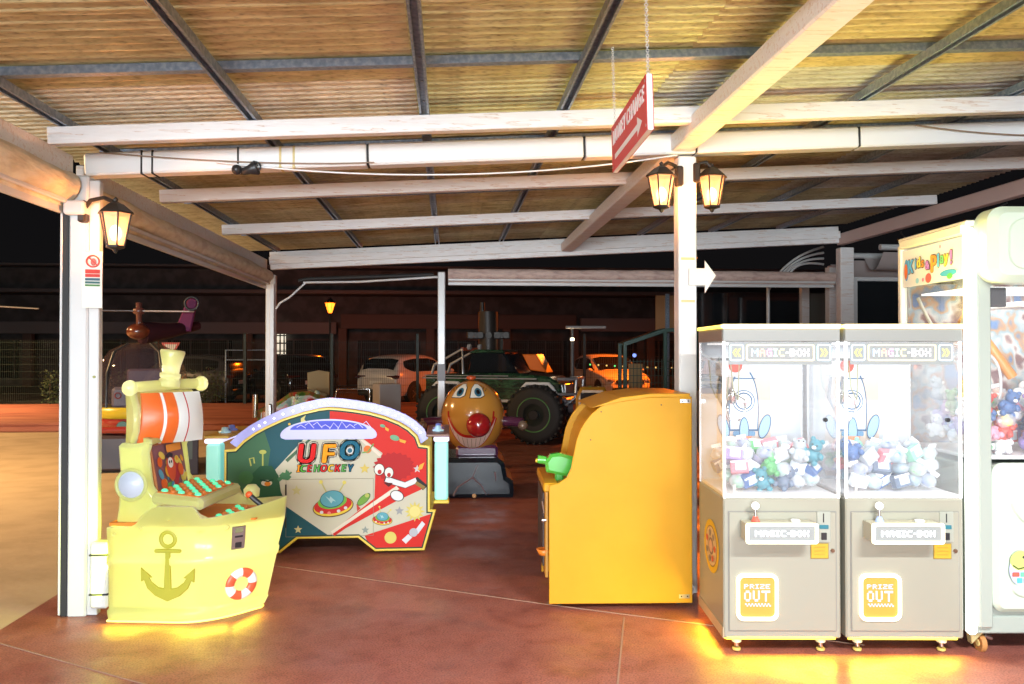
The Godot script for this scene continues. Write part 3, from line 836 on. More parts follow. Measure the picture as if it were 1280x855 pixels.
# ---------------------------------------------------------------- awnings, lanterns, signs on the canopy
func roll(called: String, label: String, a: Vector3, b: Vector3, r: float, m: Material, drop: float) -> void:
	var t := thing(called, label, "awning", Vector3.ZERO)
	var n := 26
	var dirv := (b - a).normalized()
	var x := Vector3.UP.cross(dirv).normalized()
	var sag := RandomNumberGenerator.new()
	sag.seed = int(absf(a.z * 100)) + int(absf(b.x * 31))
	var wob := []
	for i in n + 1: wob.append(sag.randf_range(0.92, 1.06))
	var st := tool(true)
	for i in n:
		for k in 18:
			var q := []
			var out := Vector3.ZERO
			for c in [[i, k], [i + 1, k], [i + 1, k + 1], [i, k + 1]]:
				var g: float = TAU * (c[1] % 18) / 18
				var o := x * cos(g) + Vector3.UP * sin(g)
				var u: float = float(c[0]) / n
				q.append(a.lerp(b, u) + o * r * wob[c[0]] * (1.0 + 0.05 * sin(g * 3.0 + u * 19.0)))
				out += o
			quad(st, q[0], q[1], q[2], q[3], out)
	for e in [[a, -dirv, wob[0], 0.0], [b, dirv, wob[n], 1.0]]:
		for k in 18:
			var g0 := TAU * k / 18
			var g1 := TAU * ((k + 1) % 18) / 18
			var f := func(g: float) -> Vector3: return e[0] + (x * cos(g) + Vector3.UP * sin(g)) * r * e[2] * (1.0 + 0.05 * sin(g * 3.0 + e[3] * 19.0))
			st.set_smooth_group(-1)
			tri(st, e[0], f.call(g0), f.call(g1), e[1])
	put("cloth_roll", done(st), m, t)
	put("flap", tube([a + Vector3(0, -r * 1.05, 0) + x * r * 0.35, b + Vector3(0, -r * 1.05, 0) + x * r * 0.35], r * 0.42, 10), m, t)
	put_bar("bottom_rail", a + Vector3(0, -drop, 0) + x * 0.02, b + Vector3(0, -drop, 0) + x * 0.02, 0.03, 0.045, mats.white_metal, t, 0.006)
	put_bar("head_rail", a + Vector3(0, -drop + 0.05, 0) - x * 0.03, b + Vector3(0, -drop + 0.05, 0) - x * 0.03, 0.025, 0.03, mats.white_metal, t, 0.006)

func wall_lantern(label: String, at: Vector3, arm_from: Vector3) -> void:
	var t := thing("wall_lantern", label, "lantern", at)
	var iron: Material = mats.black_iron
	var glow := mat("lantern_glass", lin(0.95, 0.75, 0.5), 0.4, 0.0, {"emit": Color(1.0, 0.66, 0.38), "energy": 1.05})
	var hot := mat("lantern_bulb", lin(1, 0.9, 0.7), 0.4, 0.0, {"emit": Color(1.0, 0.86, 0.62), "energy": 9.0})
	var g := put("lantern_panes", lathe([Vector2(0.052, -0.1), Vector2(0.092, 0.1)], 6, true), mat("lantern_pane", Color(1.0, 0.8, 0.62, 0.35), 0.25, 0.0, {"emit": Color(1.0, 0.68, 0.45), "energy": 0.55}), t)
	put("lantern_bulb", ball(0.034, 12, 1.5), hot, t, Vector3(0, -0.02, 0))
	for k in 6:
		var a := TAU * k / 6
		put_bar("rib", Vector3(cos(a) * 0.054, -0.1, sin(a) * 0.054), Vector3(cos(a) * 0.094, 0.1, sin(a) * 0.094), 0.01, 0.01, iron, g, 0.002)
	put("base", lathe([Vector2(0, -0.15), Vector2(0.012, -0.14), Vector2(0.02, -0.125), Vector2(0.06, -0.112), Vector2(0.06, -0.1), Vector2(0, -0.1)], 6, true), iron, t)
	put("roof", lathe([Vector2(0.0, 0.098), Vector2(0.112, 0.1), Vector2(0.108, 0.112), Vector2(0.05, 0.16), Vector2(0.03, 0.17), Vector2(0.012, 0.18), Vector2(0.016, 0.195), Vector2(0, 0.21)], 6, true), iron, t)
	var d := arm_from - at
	put("arm", tube([Vector3(0, 0.17, 0), Vector3(d.x * 0.35, 0.21, d.z * 0.35), Vector3(d.x * 0.75, 0.2, d.z * 0.75), Vector3(d.x, 0.13, d.z)], 0.014, 8), iron, t)
	put("wall_plate", cbox(0.05, 0.14, 0.07, 0.01), iron, t, Vector3(d.x * 0.97, 0.13, d.z * 0.97))
	lamp(t, "omni", "lantern_light", 0.3, Color(1.0, 0.62, 0.32), Vector3(0, -0.02, 0), 0.03)

func awnings_and_lanterns() -> void:
	roll("rolled_awning", "rolled cream canvas awning under the eave in front of the left post", Vector3(-2.45, 2.76, -2.4), Vector3(-2.45, 2.76, -5.32), 0.1, mats.canvas, 0.15)
	roll("rolled_awning", "rolled cream canvas awning between the front and back left posts", Vector3(-2.42, 2.74, -5.6), Vector3(-2.42, 2.72, -10.95), 0.085, mats.canvas, 0.15)
	roll("rolled_awning", "rolled rose canvas awning below the back beam", Vector3(0.0, 2.78, -11.12), Vector3(5.55, 2.78, -11.12), 0.075, mats.rose_canvas, 0.13)
	wall_lantern("lit iron lantern on the post beside the boat game", Vector3(-2.09, 2.47, -5.22), Vector3(-2.34, 2.62, -5.33))
	wall_lantern("lit iron lantern on the inner post, below the red sign", Vector3(1.47, 2.81, -5.42), Vector3(1.63, 2.9, -5.53))
	wall_lantern("lit iron lantern on the inner post, above the arrow", Vector3(1.87, 2.84, -5.55), Vector3(1.75, 2.95, -5.55))
	# small black spotlight
	var s := thing("spotlight", "small black spotlight strapped to the gutter", "spotlight", Vector3(-1.38, 2.93, -5.47))
	put("housing", lathe([Vector2(0, -0.05), Vector2(0.025, -0.045), Vector2(0.03, 0.0), Vector2(0.05, 0.05), Vector2(0.045, 0.06), Vector2(0, 0.055)], 14), mats.black_plastic, s, Vector3(0.05, -0.01, 0), Vector3(0, 0, -72))
	put("bracket", torus(0.035, 0.006, 16, 6, -PI / 2, PI / 2), mats.black_plastic, s, Vector3(0.09, 0.01, 0))
	put("joint", ball(0.035, 12), mats.black_plastic, s, Vector3(-0.03, -0.01, 0))
	# hanging sign
	var h := thing("money_change_sign", "red hanging sign reading money change above a white arrow", "sign", Vector3(0.772, 2.65, -3.34), 0.0)
	h.rotation_degrees = Vector3(1.5, -91.5, 0)
	var red := mat("sign_red", lin(0.66, 0.055, 0.05), 0.5)
	var wht := mat("sign_white", lin(0.72, 0.68, 0.66), 0.5)
	put("board", cbox(0.74, 0.215, 0.022, 0.003), wht, h)
	for z in [1.0, -1.0]:
		var f := put("face", cbox(0.736, 0.211, 0.002, 0.0005), red, h, Vector3(0, 0, 0.0125 * z), Vector3(0, 0 if z > 0 else 180, 0))
		lettering("lettering", "MONEY CHANGE", 0.062, wht, f, Vector3(0, 0.042, 0.002), 0.002, 0.18, 0.98)
		art("arrow", [[[Vector2(-0.29, -0.062), Vector2(0.2, -0.062), Vector2(0.2, -0.09), Vector2(0.29, -0.05), Vector2(0.2, -0.01), Vector2(0.2, -0.038), Vector2(-0.29, -0.038)], lin(0.72, 0.68, 0.66)]], f, 0.0022)
	for x in [-0.35, 0.35]:
		for y in [-0.085, 0.085]: put("rivet", cyl(0.006, 0.03, 8), mats.steel, h, Vector3(x, y, 0), Vector3(90, 0, 0))
		var links := []
		for k in 38: links.append([torus(0.006, 0.0012, 10, 5), xf(x, 0.112 + k * 0.0098, 0, Vector3(0, 90 * (k % 2), 0))])
		put("chain", join(links), mats.white_metal, h)
	# notice on the left post
	var n := thing("safety_notice", "narrow white notice with a red prohibition ring and coloured bars", "sign", Vector3(-2.25, 2.16, -5.27), 12.0)
	put("plate", grid(8, 1, func(u, v): return Vector3((v - 0.5) * 0.115, (u - 0.5) * 0.36, 0.012 * sin(u * 3.0)), Vector3(0, 0, 1)), mat("plate_cream", lin(0.68, 0.66, 0.56), 0.5), n)
	var red2 := lin(0.5, 0.04, 0.03).srgb_to_linear()
	put("prohibition_ring", torus(0.036, 0.005, 24, 6), mat("notice_red", lin(0.5, 0.05, 0.04), 0.5), n, Vector3(0.005, 0.115, 0.014))
	art("hand_symbol", [[ell(0.008, 0.11, 0.016, 0.024, 12), Color(0.35, 0.12, 0.1)], [band([Vector2(-0.02, 0.14), Vector2(0.03, 0.09)], 0.006), red2]], n, 0.016)
	art("coloured_bars", [[rrect(0.085, 0.026, 0.002, 2, Vector2(0.004, 0.05)), red2], [rrect(0.085, 0.02, 0.002, 2, Vector2(0.004, 0.024)), red2], [rrect(0.085, 0.016, 0.002, 2, Vector2(0.004, 0.0)), Color(0.05, 0.1, 0.14)], [rrect(0.085, 0.014, 0.002, 2, Vector2(0.004, -0.02)), Color(0.05, 0.12, 0.12)], [rrect(0.085, 0.012, 0.002, 2, Vector2(0.004, -0.038)), Color(0.08, 0.2, 0.06)]], n, 0.016)
	# junction box at the foot of the left post
	var j := thing("cable_cover", "white cable cover tied to the foot of the left post", "cable cover", Vector3(-2.21, 0.28, -5.34))
	put("cover", cbox(0.11, 0.42, 0.1, 0.012), mats.white_metal, j)
	for y in [0.13, -0.12]:
		put("cable_tie", cbox(0.118, 0.012, 0.108, 0.003), mats.black_rubber, j, Vector3(0, y, 0))
	for y in [0.09, -0.05]:
		put("plug", cyl(0.028, 0.07, 12), mats.black_rubber, j, Vector3(0.085, y, 0.0), Vector3(0, 0, 90))
	put("lead", tube([Vector3(0.1, 0.09, 0), Vector3(0.17, 0.06, -0.02), Vector3(0.2, -0.1, -0.04), Vector3(0.18, -0.27, -0.05)], 0.012, 8), mats.black_rubber, j)
	# arrow board on the inner post
	var ar := thing("arrow_board", "white arrow board pointing away from the inner post", "sign", Vector3(1.72, 2.23, -5.515))
	put("board", extr([Vector2(-0.03, -0.06), Vector2(0.085, -0.06), Vector2(0.085, -0.115), Vector2(0.165, 0.01), Vector2(0.085, 0.115), Vector2(0.085, 0.06), Vector2(-0.03, 0.06)], 0.012, 0.002), mat("board_cream", lin(0.72, 0.68, 0.62), 0.6), ar)

# ---------------------------------------------------------------- glazed kiosk behind the cranes
func kiosk() -> void:
	var k := thing("kiosk", "white framed kiosk with dark windows behind the crane machines", "building", Vector3(5.85, 0, -11.9))
	var wp: Material = mats.white_paint
	put("wall", cbox(6.0, 1.0, 0.12), wp, k, Vector3(3.0, 0.5, 0))
	put("lintel", cbox(6.0, 0.16, 0.14), mat("rose_paint"), k, Vector3(3.0, 2.95, 0.02))
	put("corner_post", cbox(0.28, 3.0, 0.14), wp, k, Vector3(0.1, 1.5, 0.03))
	for i in 3:
		var x := 0.38 + i * 1.9
		var w := put("window", cbox(1.6, 1.75, 0.02), mats.dark_glass, k, Vector3(x + 0.85, 1.92, -0.02))
		for s in [-1, 1]: put("window_frame", cbox(0.1, 1.95, 0.1), mats.white_metal, w, Vector3(0.85 * s, 0, 0.03))
		for s in [-1, 1]: put("window_frame", cbox(1.6, 0.1, 0.1), mats.white_metal, w, Vector3(0, 0.925 * s, 0.03))
	# scalloped canvas sails gathered above, one behind the other on rods
	for i in 4:
		var zz := 0.3 + i * 0.55
		var y := 3.1 + i * 0.06
		put("curtain_rod", tube([Vector3(0.1 + i * 0.25, y + 0.05, zz), Vector3(4.5, y + 0.05, zz)], 0.045, 8), mats.white_metal, k)
		put("scalloped_sail", grid(24, 6, func(u, v): return Vector3(0.15 + i * 0.25 + u * 4.3, y - 0.24 * absf(sin(v * PI)) - 0.02, zz - v * 0.55), Vector3.DOWN), mat("sail_grey", lin(0.42, 0.36, 0.34), 0.8), k)
	# glazed side wing left of the kiosk
	var g := thing("glass_wing", "dark glazed wing with one white mullion beside the kiosk", "building", Vector3(4.5, 0, -14.2))
	put("sill", cbox(3.1, 1.0, 0.12), mat("wing_grey", lin(0.25, 0.24, 0.22), 0.7), g, Vector3(1.55, 0.5, 0))
	put("pane", cbox(1.9, 1.75, 0.02), mats.dark_glass, g, Vector3(0.97, 1.9, 0))
	put("pane", cbox(1.0, 1.75, 0.02), mat("wing_pane", lin(0.09, 0.09, 0.075), 0.15), g, Vector3(2.58, 1.9, 0))
	put("mullion", cbox(0.14, 2.9, 0.12), wp, g, Vector3(2.0, 1.45, 0.03))
	# white tubular arch frames of a folded hood
	var f := thing("hood_frame", "white tubular hood frame between back beam and dark glass", "frame", Vector3(5.5, 0, -13.2))
	put("upright", tube([Vector3(-0.08, 0, 0), Vector3(-0.08, 3.0, 0)], 0.03, 8), mats.white_metal, f)
	put("crossbar", tube([Vector3(-0.08, 3.0, 0), Vector3(0.9, 3.05, 0)], 0.025, 8), mats.white_metal, f)
	for i in 4: put("arch", tube(arc3(Vector3(-0.08 + i * 0.12, 2.72 + 0.08 * i, 0), Vector3(0.9, 3.5 - i * 0.1, 0), Vector3(-0.12, 0.1, 0), 12), 0.02, 8), mats.white_metal, f)
# ---------------------------------------------------------------- crane machines
const CW := 0.655
const CD := 0.6

func claw_machine(label: String, at: Vector3, turn: float, first: bool) -> Node3D:
	# origin at the middle of the base front, y up, front at z = 0, body behind
	var t := thing("claw_machine", label, "claw machine", at, turn, "white lit claw machines")
	var grey_m := mat("claw_grey", lin(0.28, 0.272, 0.21), 0.5, 0.0, {"coat": 0.2, "coat_rough": 0.2})
	var white := mat("claw_white", lin(0.84, 0.84, 0.84), 0.4)
	var neon := mat("neon_white_light", lin(0.9, 0.9, 0.85), 0.3, 0.0, {"emit": Color(1.0, 0.92, 0.66), "energy": 1.4})
	var led := mat("led_strip_light", lin(0.9, 0.9, 0.8), 0.3, 0.0, {"emit": Color(1.0, 0.84, 0.2), "energy": 1.7})
	var tubem := mat("led_tube_light", lin(0.9, 0.9, 0.9), 0.3, 0.0, {"emit": Color(1, 0.99, 0.97), "energy": 1.1})
	var w := CW
	var d := CD
	var yc := 0.88
	var yt := 1.85
	# lower cabinet
	var body := put("cabinet", cbox(w, yc - 0.1, d, 0.008), grey_m, t, Vector3(0, (yc + 0.1) / 2, -d / 2))
	var door := put("door", cbox(w - 0.06, 0.66, 0.008, 0.003), grey_m, t, Vector3(0, 0.475, 0.005))
	put("door_gap", ring_mesh(rrect(w - 0.05, 0.67, 0.004, 2), rrect(w - 0.06, 0.66, 0.004, 2), 0.002), mat("gap_grey", lin(0.2, 0.19, 0.17), 0.6), door, Vector3(0, 0, -0.002))
	for x in [-w / 2 + 0.09, w / 2 - 0.09]:
		for z in [-0.07, -d + 0.08]:
			var cs := put("caster", cyl(0.028, 0.04, 14), mat("caster_cream", lin(0.8, 0.75, 0.5), 0.4), t, Vector3(x, 0.078, z))
			put("foot", cyl(0.014, 0.03, 10), mats.steel, cs, Vector3(0, -0.03, 0))
			put("foot_pad", cyl(0.024, 0.014, 14), mat("pad_brass", lin(0.6, 0.45, 0.12), 0.4), cs, Vector3(0, -0.06, 0))
	# glow strip under the cabinet
	var glowm := mat("under_glow_light", lin(0.9, 0.7, 0.2), 0.4, 0.0, {"emit": Color(1.0, 0.84, 0.2), "energy": 2.5})
	put("under_glow_strip", cbox(w - 0.04, 0.012, 0.012, 0.003), glowm, t, Vector3(0, 0.09, -0.03))
	lamp(t, "area", "under_glow_light", 0.4, Color(1.0, 0.86, 0.22), Vector3(0, 0.085, -0.012), 0.0, Vector2(w - 0.06, 0.02), Vector3(0, -0.15, 1))
	if first:
		put("under_glow_strip", cbox(0.012, 0.012, d - 0.06, 0.003), glowm, t, Vector3(-w / 2 + 0.02, 0.09, -d / 2))
		lamp(t, "area", "under_glow_light", 0.4, Color(1.0, 0.84, 0.2), Vector3(-w / 2 + 0.005, 0.085, -d / 2), 0.0, Vector2(d - 0.06, 0.02), Vector3(-1, -0.2, 0))
	# glass case
	put("play_floor", cbox(w - 0.03, 0.02, d - 0.03, 0.003), white, t, Vector3(0, yc + 0.01, -d / 2))
	put("back_wall", cbox(w - 0.03, yt - yc - 0.1, 0.015, 0.002), mat("case_backdrop", lin(0.5, 0.53, 0.56), 0.5), t, Vector3(0, (yt + yc) / 2 - 0.03, -d + 0.015))
	for x in [-w / 2 + 0.008, w / 2 - 0.008]:
		for z in [-0.008, -d + 0.008]:
			put("corner_led_tube", cbox(0.014, yt - yc - 0.08, 0.014, 0.003), tubem if z > -0.1 else white, t, Vector3(x, (yt + yc - 0.08) / 2, z))
	put("glass_pane", cbox(w - 0.034, yt - yc - 0.09, 0.004, 0.0005), mats.glass, t, Vector3(0, (yt + yc - 0.09) / 2, -0.006))
	for s in [-1.0, 1.0]:
		put("glass_pane", cbox(0.004, yt - yc - 0.09, d - 0.034, 0.0005), mats.glass, t, Vector3(s * (w / 2 - 0.007), (yt + yc - 0.09) / 2, -d / 2))
	# head frame
	put("head_band", cbox(w, 0.07, 0.012, 0.003), mat("band_grey", lin(0.24, 0.25, 0.23), 0.4), t, Vector3(0, yt - 0.055, 0.0))
	for s in [-1.0, 1.0]: put("head_band", cbox(0.012, 0.07, d - 0.012, 0.003), mat("band_grey"), t, Vector3(s * (w / 2 - 0.004), yt - 0.055, -d / 2))
	put("head_band", cbox(w, 0.07, 0.012, 0.003), mat("band_grey"), t, Vector3(0, yt - 0.055, -d))
	put("top", cbox(w, 0.02, d, 0.004), grey_m, t, Vector3(0, yt - 0.012, -d / 2))
	put("top_led_strip", cbox(w + 0.01, 0.026, 0.016, 0.004), led, t, Vector3(0, yt - 0.006, 0.006))
	for s in [-1.0, 1.0]: put("top_led_strip", cbox(0.014, 0.02, d, 0.004), led, t, Vector3(s * (w / 2 + 0.004), yt - 0.006, -d / 2))
	lamp(t, "area", "top_led_light", 1.1, Color(1.0, 0.93, 0.5), Vector3(0, yt + 0.012, -0.1), 0.0, Vector2(w - 0.05, 0.1), Vector3(0, 1, 0.25))
	# ceiling panel inside
	put("ceiling_panel_light", cbox(w - 0.08, 0.012, d - 0.1, 0.002), mat("claw_panel_light", lin(0.9, 0.9, 0.9), 0.4, 0.0, {"emit": Color(0.98, 0.99, 1.0), "energy": 1.0}), t, Vector3(0, yt - 0.1, -d / 2))
	lamp(t, "area", "ceiling_light", 0.17, Color(0.92, 0.97, 1.0), Vector3(0, yt - 0.115, -d / 2), 0.0, Vector2(w - 0.1, d - 0.12), Vector3.DOWN)
	# header with its pixel lettering
	var hb := put("header", cbox(w - 0.075, 0.125, 0.006, 0.001), mat("header_grey", lin(0.24, 0.26, 0.25), 0.4), t, Vector3(-0.0, yt - 0.158, -0.02))
	var blue := mat("header_light_blue", lin(0.5, 0.75, 0.95), 0.5, 0.0, {"emit": Color(0.6, 0.85, 1.0), "energy": 0.35})
	var yel := mat("header_light_yellow", lin(0.9, 0.82, 0.4), 0.5, 0.0, {"emit": Color(1.0, 0.92, 0.55), "energy": 0.35})
	var pink := mat("header_light_pink", lin(0.9, 0.45, 0.75), 0.5, 0.0, {"emit": Color(1.0, 0.6, 0.85), "energy": 0.35})
	var ora := mat("header_light_orange", lin(0.9, 0.5, 0.35), 0.5, 0.0, {"emit": Color(1.0, 0.65, 0.5), "energy": 0.35})
	var grn := mat("header_light_green", lin(0.5, 0.9, 0.65), 0.5, 0.0, {"emit": Color(0.65, 1.0, 0.8), "energy": 0.35})
	var wht := mat("header_light_white", lin(0.9, 0.9, 0.9), 0.5, 0.0, {"emit": Color(1, 1, 1), "energy": 0.35})
	put("frame_line", ring_mesh(rrect(0.385, 0.094, 0.012, 3), rrect(0.368, 0.077, 0.008, 3), 0.003), yel, hb, Vector3(0.0, 0.005, 0.004))
	pixel_words("MAGIC-BOX", 0.325, 0.045, [blue, ora, pink, grn, yel, wht, wht, wht, wht], hb, Vector3(0.0, 0.005, 0.004))
	for s in [-1.0, 1.0]:
		put("frame_line", ring_mesh(rrect(0.08, 0.094, 0.012, 3), rrect(0.064, 0.078, 0.008, 3), 0.003), blue, hb, Vector3(0.245 * s, 0.005, 0.004))
		for k in 2: art("chevron", [[[Vector2(0, 0.022), Vector2(0.012, 0.022), Vector2(0.026, 0), Vector2(0.012, -0.022), Vector2(0, -0.022), Vector2(0.014, 0)], Color(0.8, 0.75, 0.2)]], hb, 0.005, 0.001).transform = Transform3D(Basis(Vector3(s, 0, 0), Vector3.UP, Vector3(0, 0, 1)), Vector3(s * (0.222 + 0.021 * k), 0.005, 0))
	# printed rocket and peach panels on the back wall
	var pr := Node3D.new()
	pr.name = "rocket_print"
	t.add_child(pr, true)
	pr.position = Vector3(0.05, 0.03, -d + 0.024)
	var line := Color(0.03, 0.1, 0.2)
	var pale := Color(0.3, 0.46, 0.62)
	art("peach_panel", [[rrect(0.34, 0.62, 0.01, 2, Vector2(-0.1, 1.2)), Color(0.6, 0.48, 0.4)]], pr, 0.0)
	var hull := []
	for i in 21:
		var a := PI * i / 20
		hull.append(Vector2(-0.1 + cos(a) * 0.105 * (0.9 + 0.1 * sin(a)), 1.27 + sin(a) * 0.3))
	hull.append_array([Vector2(-0.19, 1.17), Vector2(-0.01, 1.17)])
	var hull2 := []
	for p in hull: hull2.append((p - Vector2(-0.1, 1.35)) * 0.93 + Vector2(-0.1, 1.35))
	art("rocket", [[hull, line], [hull2, Color(0.6, 0.64, 0.68)], [ell(-0.1, 1.36, 0.07, 0.07, 28), line], [ell(-0.1, 1.36, 0.064, 0.064, 28), Color(0.85, 0.87, 0.9)], [ell(-0.1, 1.36, 0.055, 0.055, 28), line], [ell(-0.1, 1.36, 0.046, 0.046, 28), Color(0.84, 0.84, 0.86)], [ell(-0.09, 1.345, 0.02, 0.013, 16), Color(0.8, 0.4, 0.4)],
		[ell(-0.23, 1.2, 0.035, 0.08, 20, 0.3), line], [ell(-0.23, 1.2, 0.029, 0.073, 20, 0.3), pale], [ell(0.03, 1.2, 0.035, 0.08, 20, -0.3), line], [ell(0.03, 1.2, 0.029, 0.073, 20, -0.3), pale], [rrect(0.14, 0.03, 0.008, 2, Vector2(-0.1, 1.155)), Color(0.1, 0.25, 0.4)], [ell(-0.1, 1.17, 0.032, 0.09, 20), line], [ell(-0.1, 1.17, 0.026, 0.083, 20), pale], [[Vector2(-0.15, 1.14), Vector2(-0.05, 1.14), Vector2(-0.1, 1.06)], Color(0.85, 0.3, 0.15)], [[Vector2(-0.175, 1.5), Vector2(-0.025, 1.5), Vector2(-0.03, 1.507), Vector2(-0.17, 1.507)], line]], pr, 0.002)
	# crane carriage with claw
	var cx := -0.2 if first else -0.23
	var car_box := put("crane_carriage", cbox(0.17, 0.09, 0.14, 0.01), white, t, Vector3(cx, yt - 0.25, -0.28))
	put("warning_disc", cyl(0.04, 0.004, 24), mat("warning_red", lin(0.75, 0.07, 0.03), 0.4), car_box, Vector3(0.0, 0.02, 0.072), Vector3(90, 0, 0))
	put("rail", cbox(w - 0.05, 0.02, 0.02, 0.003), mats.steel, t, Vector3(0, yt - 0.19, -0.2))
	put("rail", cbox(w - 0.05, 0.02, 0.02, 0.003), mats.steel, t, Vector3(0, yt - 0.19, -0.38))
	var hub := put("claw_hub", lathe([Vector2(0, -0.06), Vector2(0.022, -0.055), Vector2(0.028, 0.0), Vector2(0.022, 0.035), Vector2(0.008, 0.04), Vector2(0.003, 0.12), Vector2(0, 0.12)], 14), mats.chrome, t, Vector3(cx, yt - 0.4, -0.28))
	for k in 3:
		var a := TAU * k / 3 + 0.4
		var r := Vector3(cos(a), 0, sin(a))
		put("claw_finger", tube([r * 0.02, r * 0.07 + Vector3(0, -0.03, 0), r * 0.075 + Vector3(0, -0.1, 0), r * 0.035 + Vector3(0, -0.16, 0)], 0.006, 6), mats.chrome, hub)
	put("curly_cable", tube([Vector3(cx - 0.07, yt - 0.28, -0.27), Vector3(cx - 0.085, yt - 0.42, -0.27), Vector3(cx - 0.05, yt - 0.5, -0.27), Vector3(cx - 0.02, yt - 0.44, -0.27)], 0.009, 6), mat("cable_grey", lin(0.12, 0.15, 0.17), 0.5), t)
	for k in 3: put("hanging_lead", tube([Vector3(-0.3 + 0.03 * k, yt - 0.2, -0.45 + 0.14 * k), Vector3(-0.29 + 0.03 * k, yt - 0.36, -0.43 + 0.14 * k), Vector3(-0.27 + 0.03 * k, yt - 0.43, -0.38 + 0.13 * k), Vector3(-0.26 + 0.03 * k, yt - 0.22, -0.33 + 0.1 * k)], 0.004, 6), mat("lead_olive", lin(0.35, 0.35, 0.2), 0.5), t)
	put("glass_clip", extr([Vector2(0, 0), Vector2(0.055, 0), Vector2(0.055, 0.016), Vector2(0.016, 0.016), Vector2(0.016, 0.055), Vector2(0, 0.055)], 0.006), mat("clip_grey", lin(0.45, 0.45, 0.4), 0.4), t, Vector3(-0.27, yc + 0.02, -0.014))
	put("lock", cyl(0.012, 0.02, 12), mats.black_plastic, t, Vector3(0.245, 1.32, 0.0), Vector3(90, 0, 0))
	# control shelf
	var sh := put("control_shelf", extr([Vector2(-0.19, -0.048), Vector2(0.19, -0.048), Vector2(0.19, 0.048), Vector2(-0.19, 0.048)], 0.13, 0.008), mat("shelf_cream", lin(0.45, 0.43, 0.32), 0.45), t, Vector3(-0.045, 0.715, 0.068))
	put("shelf_face", cbox(0.372, 0.088, 0.004, 0.001), mat("header_grey"), sh, Vector3(0, 0, 0.066))
	put("neon_frame", ring_mesh(rrect(0.392, 0.112, 0.014, 4), rrect(0.36, 0.08, 0.008, 4), 0.012), neon, sh, Vector3(0, 0, 0.068))
	pixel_words("MAGIC-BOX", 0.29, 0.034, [mat("neon_letter_light", lin(0.9, 0.9, 0.95), 0.4, 0.0, {"emit": Color(0.97, 0.97, 1.0), "energy": 1.3})], sh, Vector3(0, 0, 0.07))
	var js := put("joystick", cyl(0.008, 0.08, 10), mats.steel, sh, Vector3(-0.12, 0.085, -0.01))
	put("joystick_knob", ball(0.022, 14), mat("knob_light", lin(0.9, 0.9, 0.9), 0.2, 0.0, {"emit": Color(1, 1, 1), "energy": 0.7}), js, Vector3(0, 0.05, 0))
	put("boot", lathe([Vector2(0.026, 0.0), Vector2(0.012, 0.03), Vector2(0, 0.03)], 12), mat("boot_red" if first else "boot_blue", lin(0.6, 0.12, 0.08) if first else lin(0.35, 0.45, 0.7), 0.4), js, Vector3(0, -0.038, 0))
	put("button", cyl(0.026, 0.014, 18), mat("button_white", lin(0.8, 0.82, 0.8), 0.2), sh, Vector3(0.1, 0.053, -0.01))
	# coin mechanism
	var co := put("coin_panel", cbox(0.075, 0.17, 0.008, 0.002), mat("coin_metal", lin(0.34, 0.36, 0.3), 0.4, 0.2), t, Vector3(0.228, 0.725, 0.012))
	put("coin_slot", cbox(0.006, 0.05, 0.004, 0.001), mats.black_plastic, co, Vector3(-0.002, 0.05, 0.005))
	put("return_button", cbox(0.05, 0.022, 0.006, 0.002), mat("coin_teal", lin(0.03, 0.16, 0.2), 0.3), co, Vector3(0, 0.0, 0.006))
	put("return_cup", cbox(0.03, 0.04, 0.01, 0.002), mats.black_plastic, co, Vector3(0, -0.052, 0.005))
	put("price_label", cbox(0.102, 0.088, 0.003, 0.001), mat("label_frame", lin(0.25, 0.18, 0.04), 0.5), t, Vector3(0.205, 0.59, 0.011))
	put("label_face", cbox(0.092, 0.078, 0.003, 0.001), mat("label_yellow", lin(0.5, 0.3, 0.02), 0.5), t, Vector3(0.205, 0.59, 0.0135))
	for k in 3: put("label_line", cbox(0.06, 0.006, 0.002, 0.0005), mat("label_orange", lin(0.7, 0.24, 0.02), 0.5), t, Vector3(0.205, 0.612 - k * 0.02, 0.0155))
	put("key_lock", cyl(0.011, 0.014, 12), mat("lock_brown", lin(0.18, 0.1, 0.06), 0.4, 0.5), t, Vector3(0.277, 0.592, 0.012), Vector3(90, 0, 0))
	# prize flap
	var fl := put("prize_flap", cbox(0.205, 0.225, 0.006, 0.002), mat("flap_amber", lin(0.5, 0.26, 0.04), 0.5), t, Vector3(-0.145, 0.335, 0.012))
	put("neon_frame", ring_mesh(rrect(0.232, 0.26, 0.04, 6), rrect(0.196, 0.222, 0.026, 6), 0.016), neon, fl, Vector3(0, 0, 0.006))
	lamp(fl, "area", "neon_frame_light", 0.003, Color(1.0, 0.85, 0.45), Vector3(0, 0, 0.06), 0.0, Vector2(0.2, 0.23), Vector3(0, 0, -1))
	var lilac := mat("flap_lilac", lin(0.5, 0.5, 0.66), 0.5)
	pixel_words("PRIZE", 0.145, 0.026, [lilac], fl, Vector3(0, 0.058, 0.004))
	pixel_words("OUT", 0.145, 0.06, [lilac], fl, Vector3(0, 0.005, 0.004))
	for k in 8: put("checker", cbox(0.009, 0.009, 0.002, 0.0004), lilac, fl, Vector3(-0.063 + k * 0.018, -0.04, 0.004))
	for k in 8: put("checker", cbox(0.009, 0.009, 0.002, 0.0004), lilac, fl, Vector3(-0.054 + k * 0.018, -0.049, 0.004))
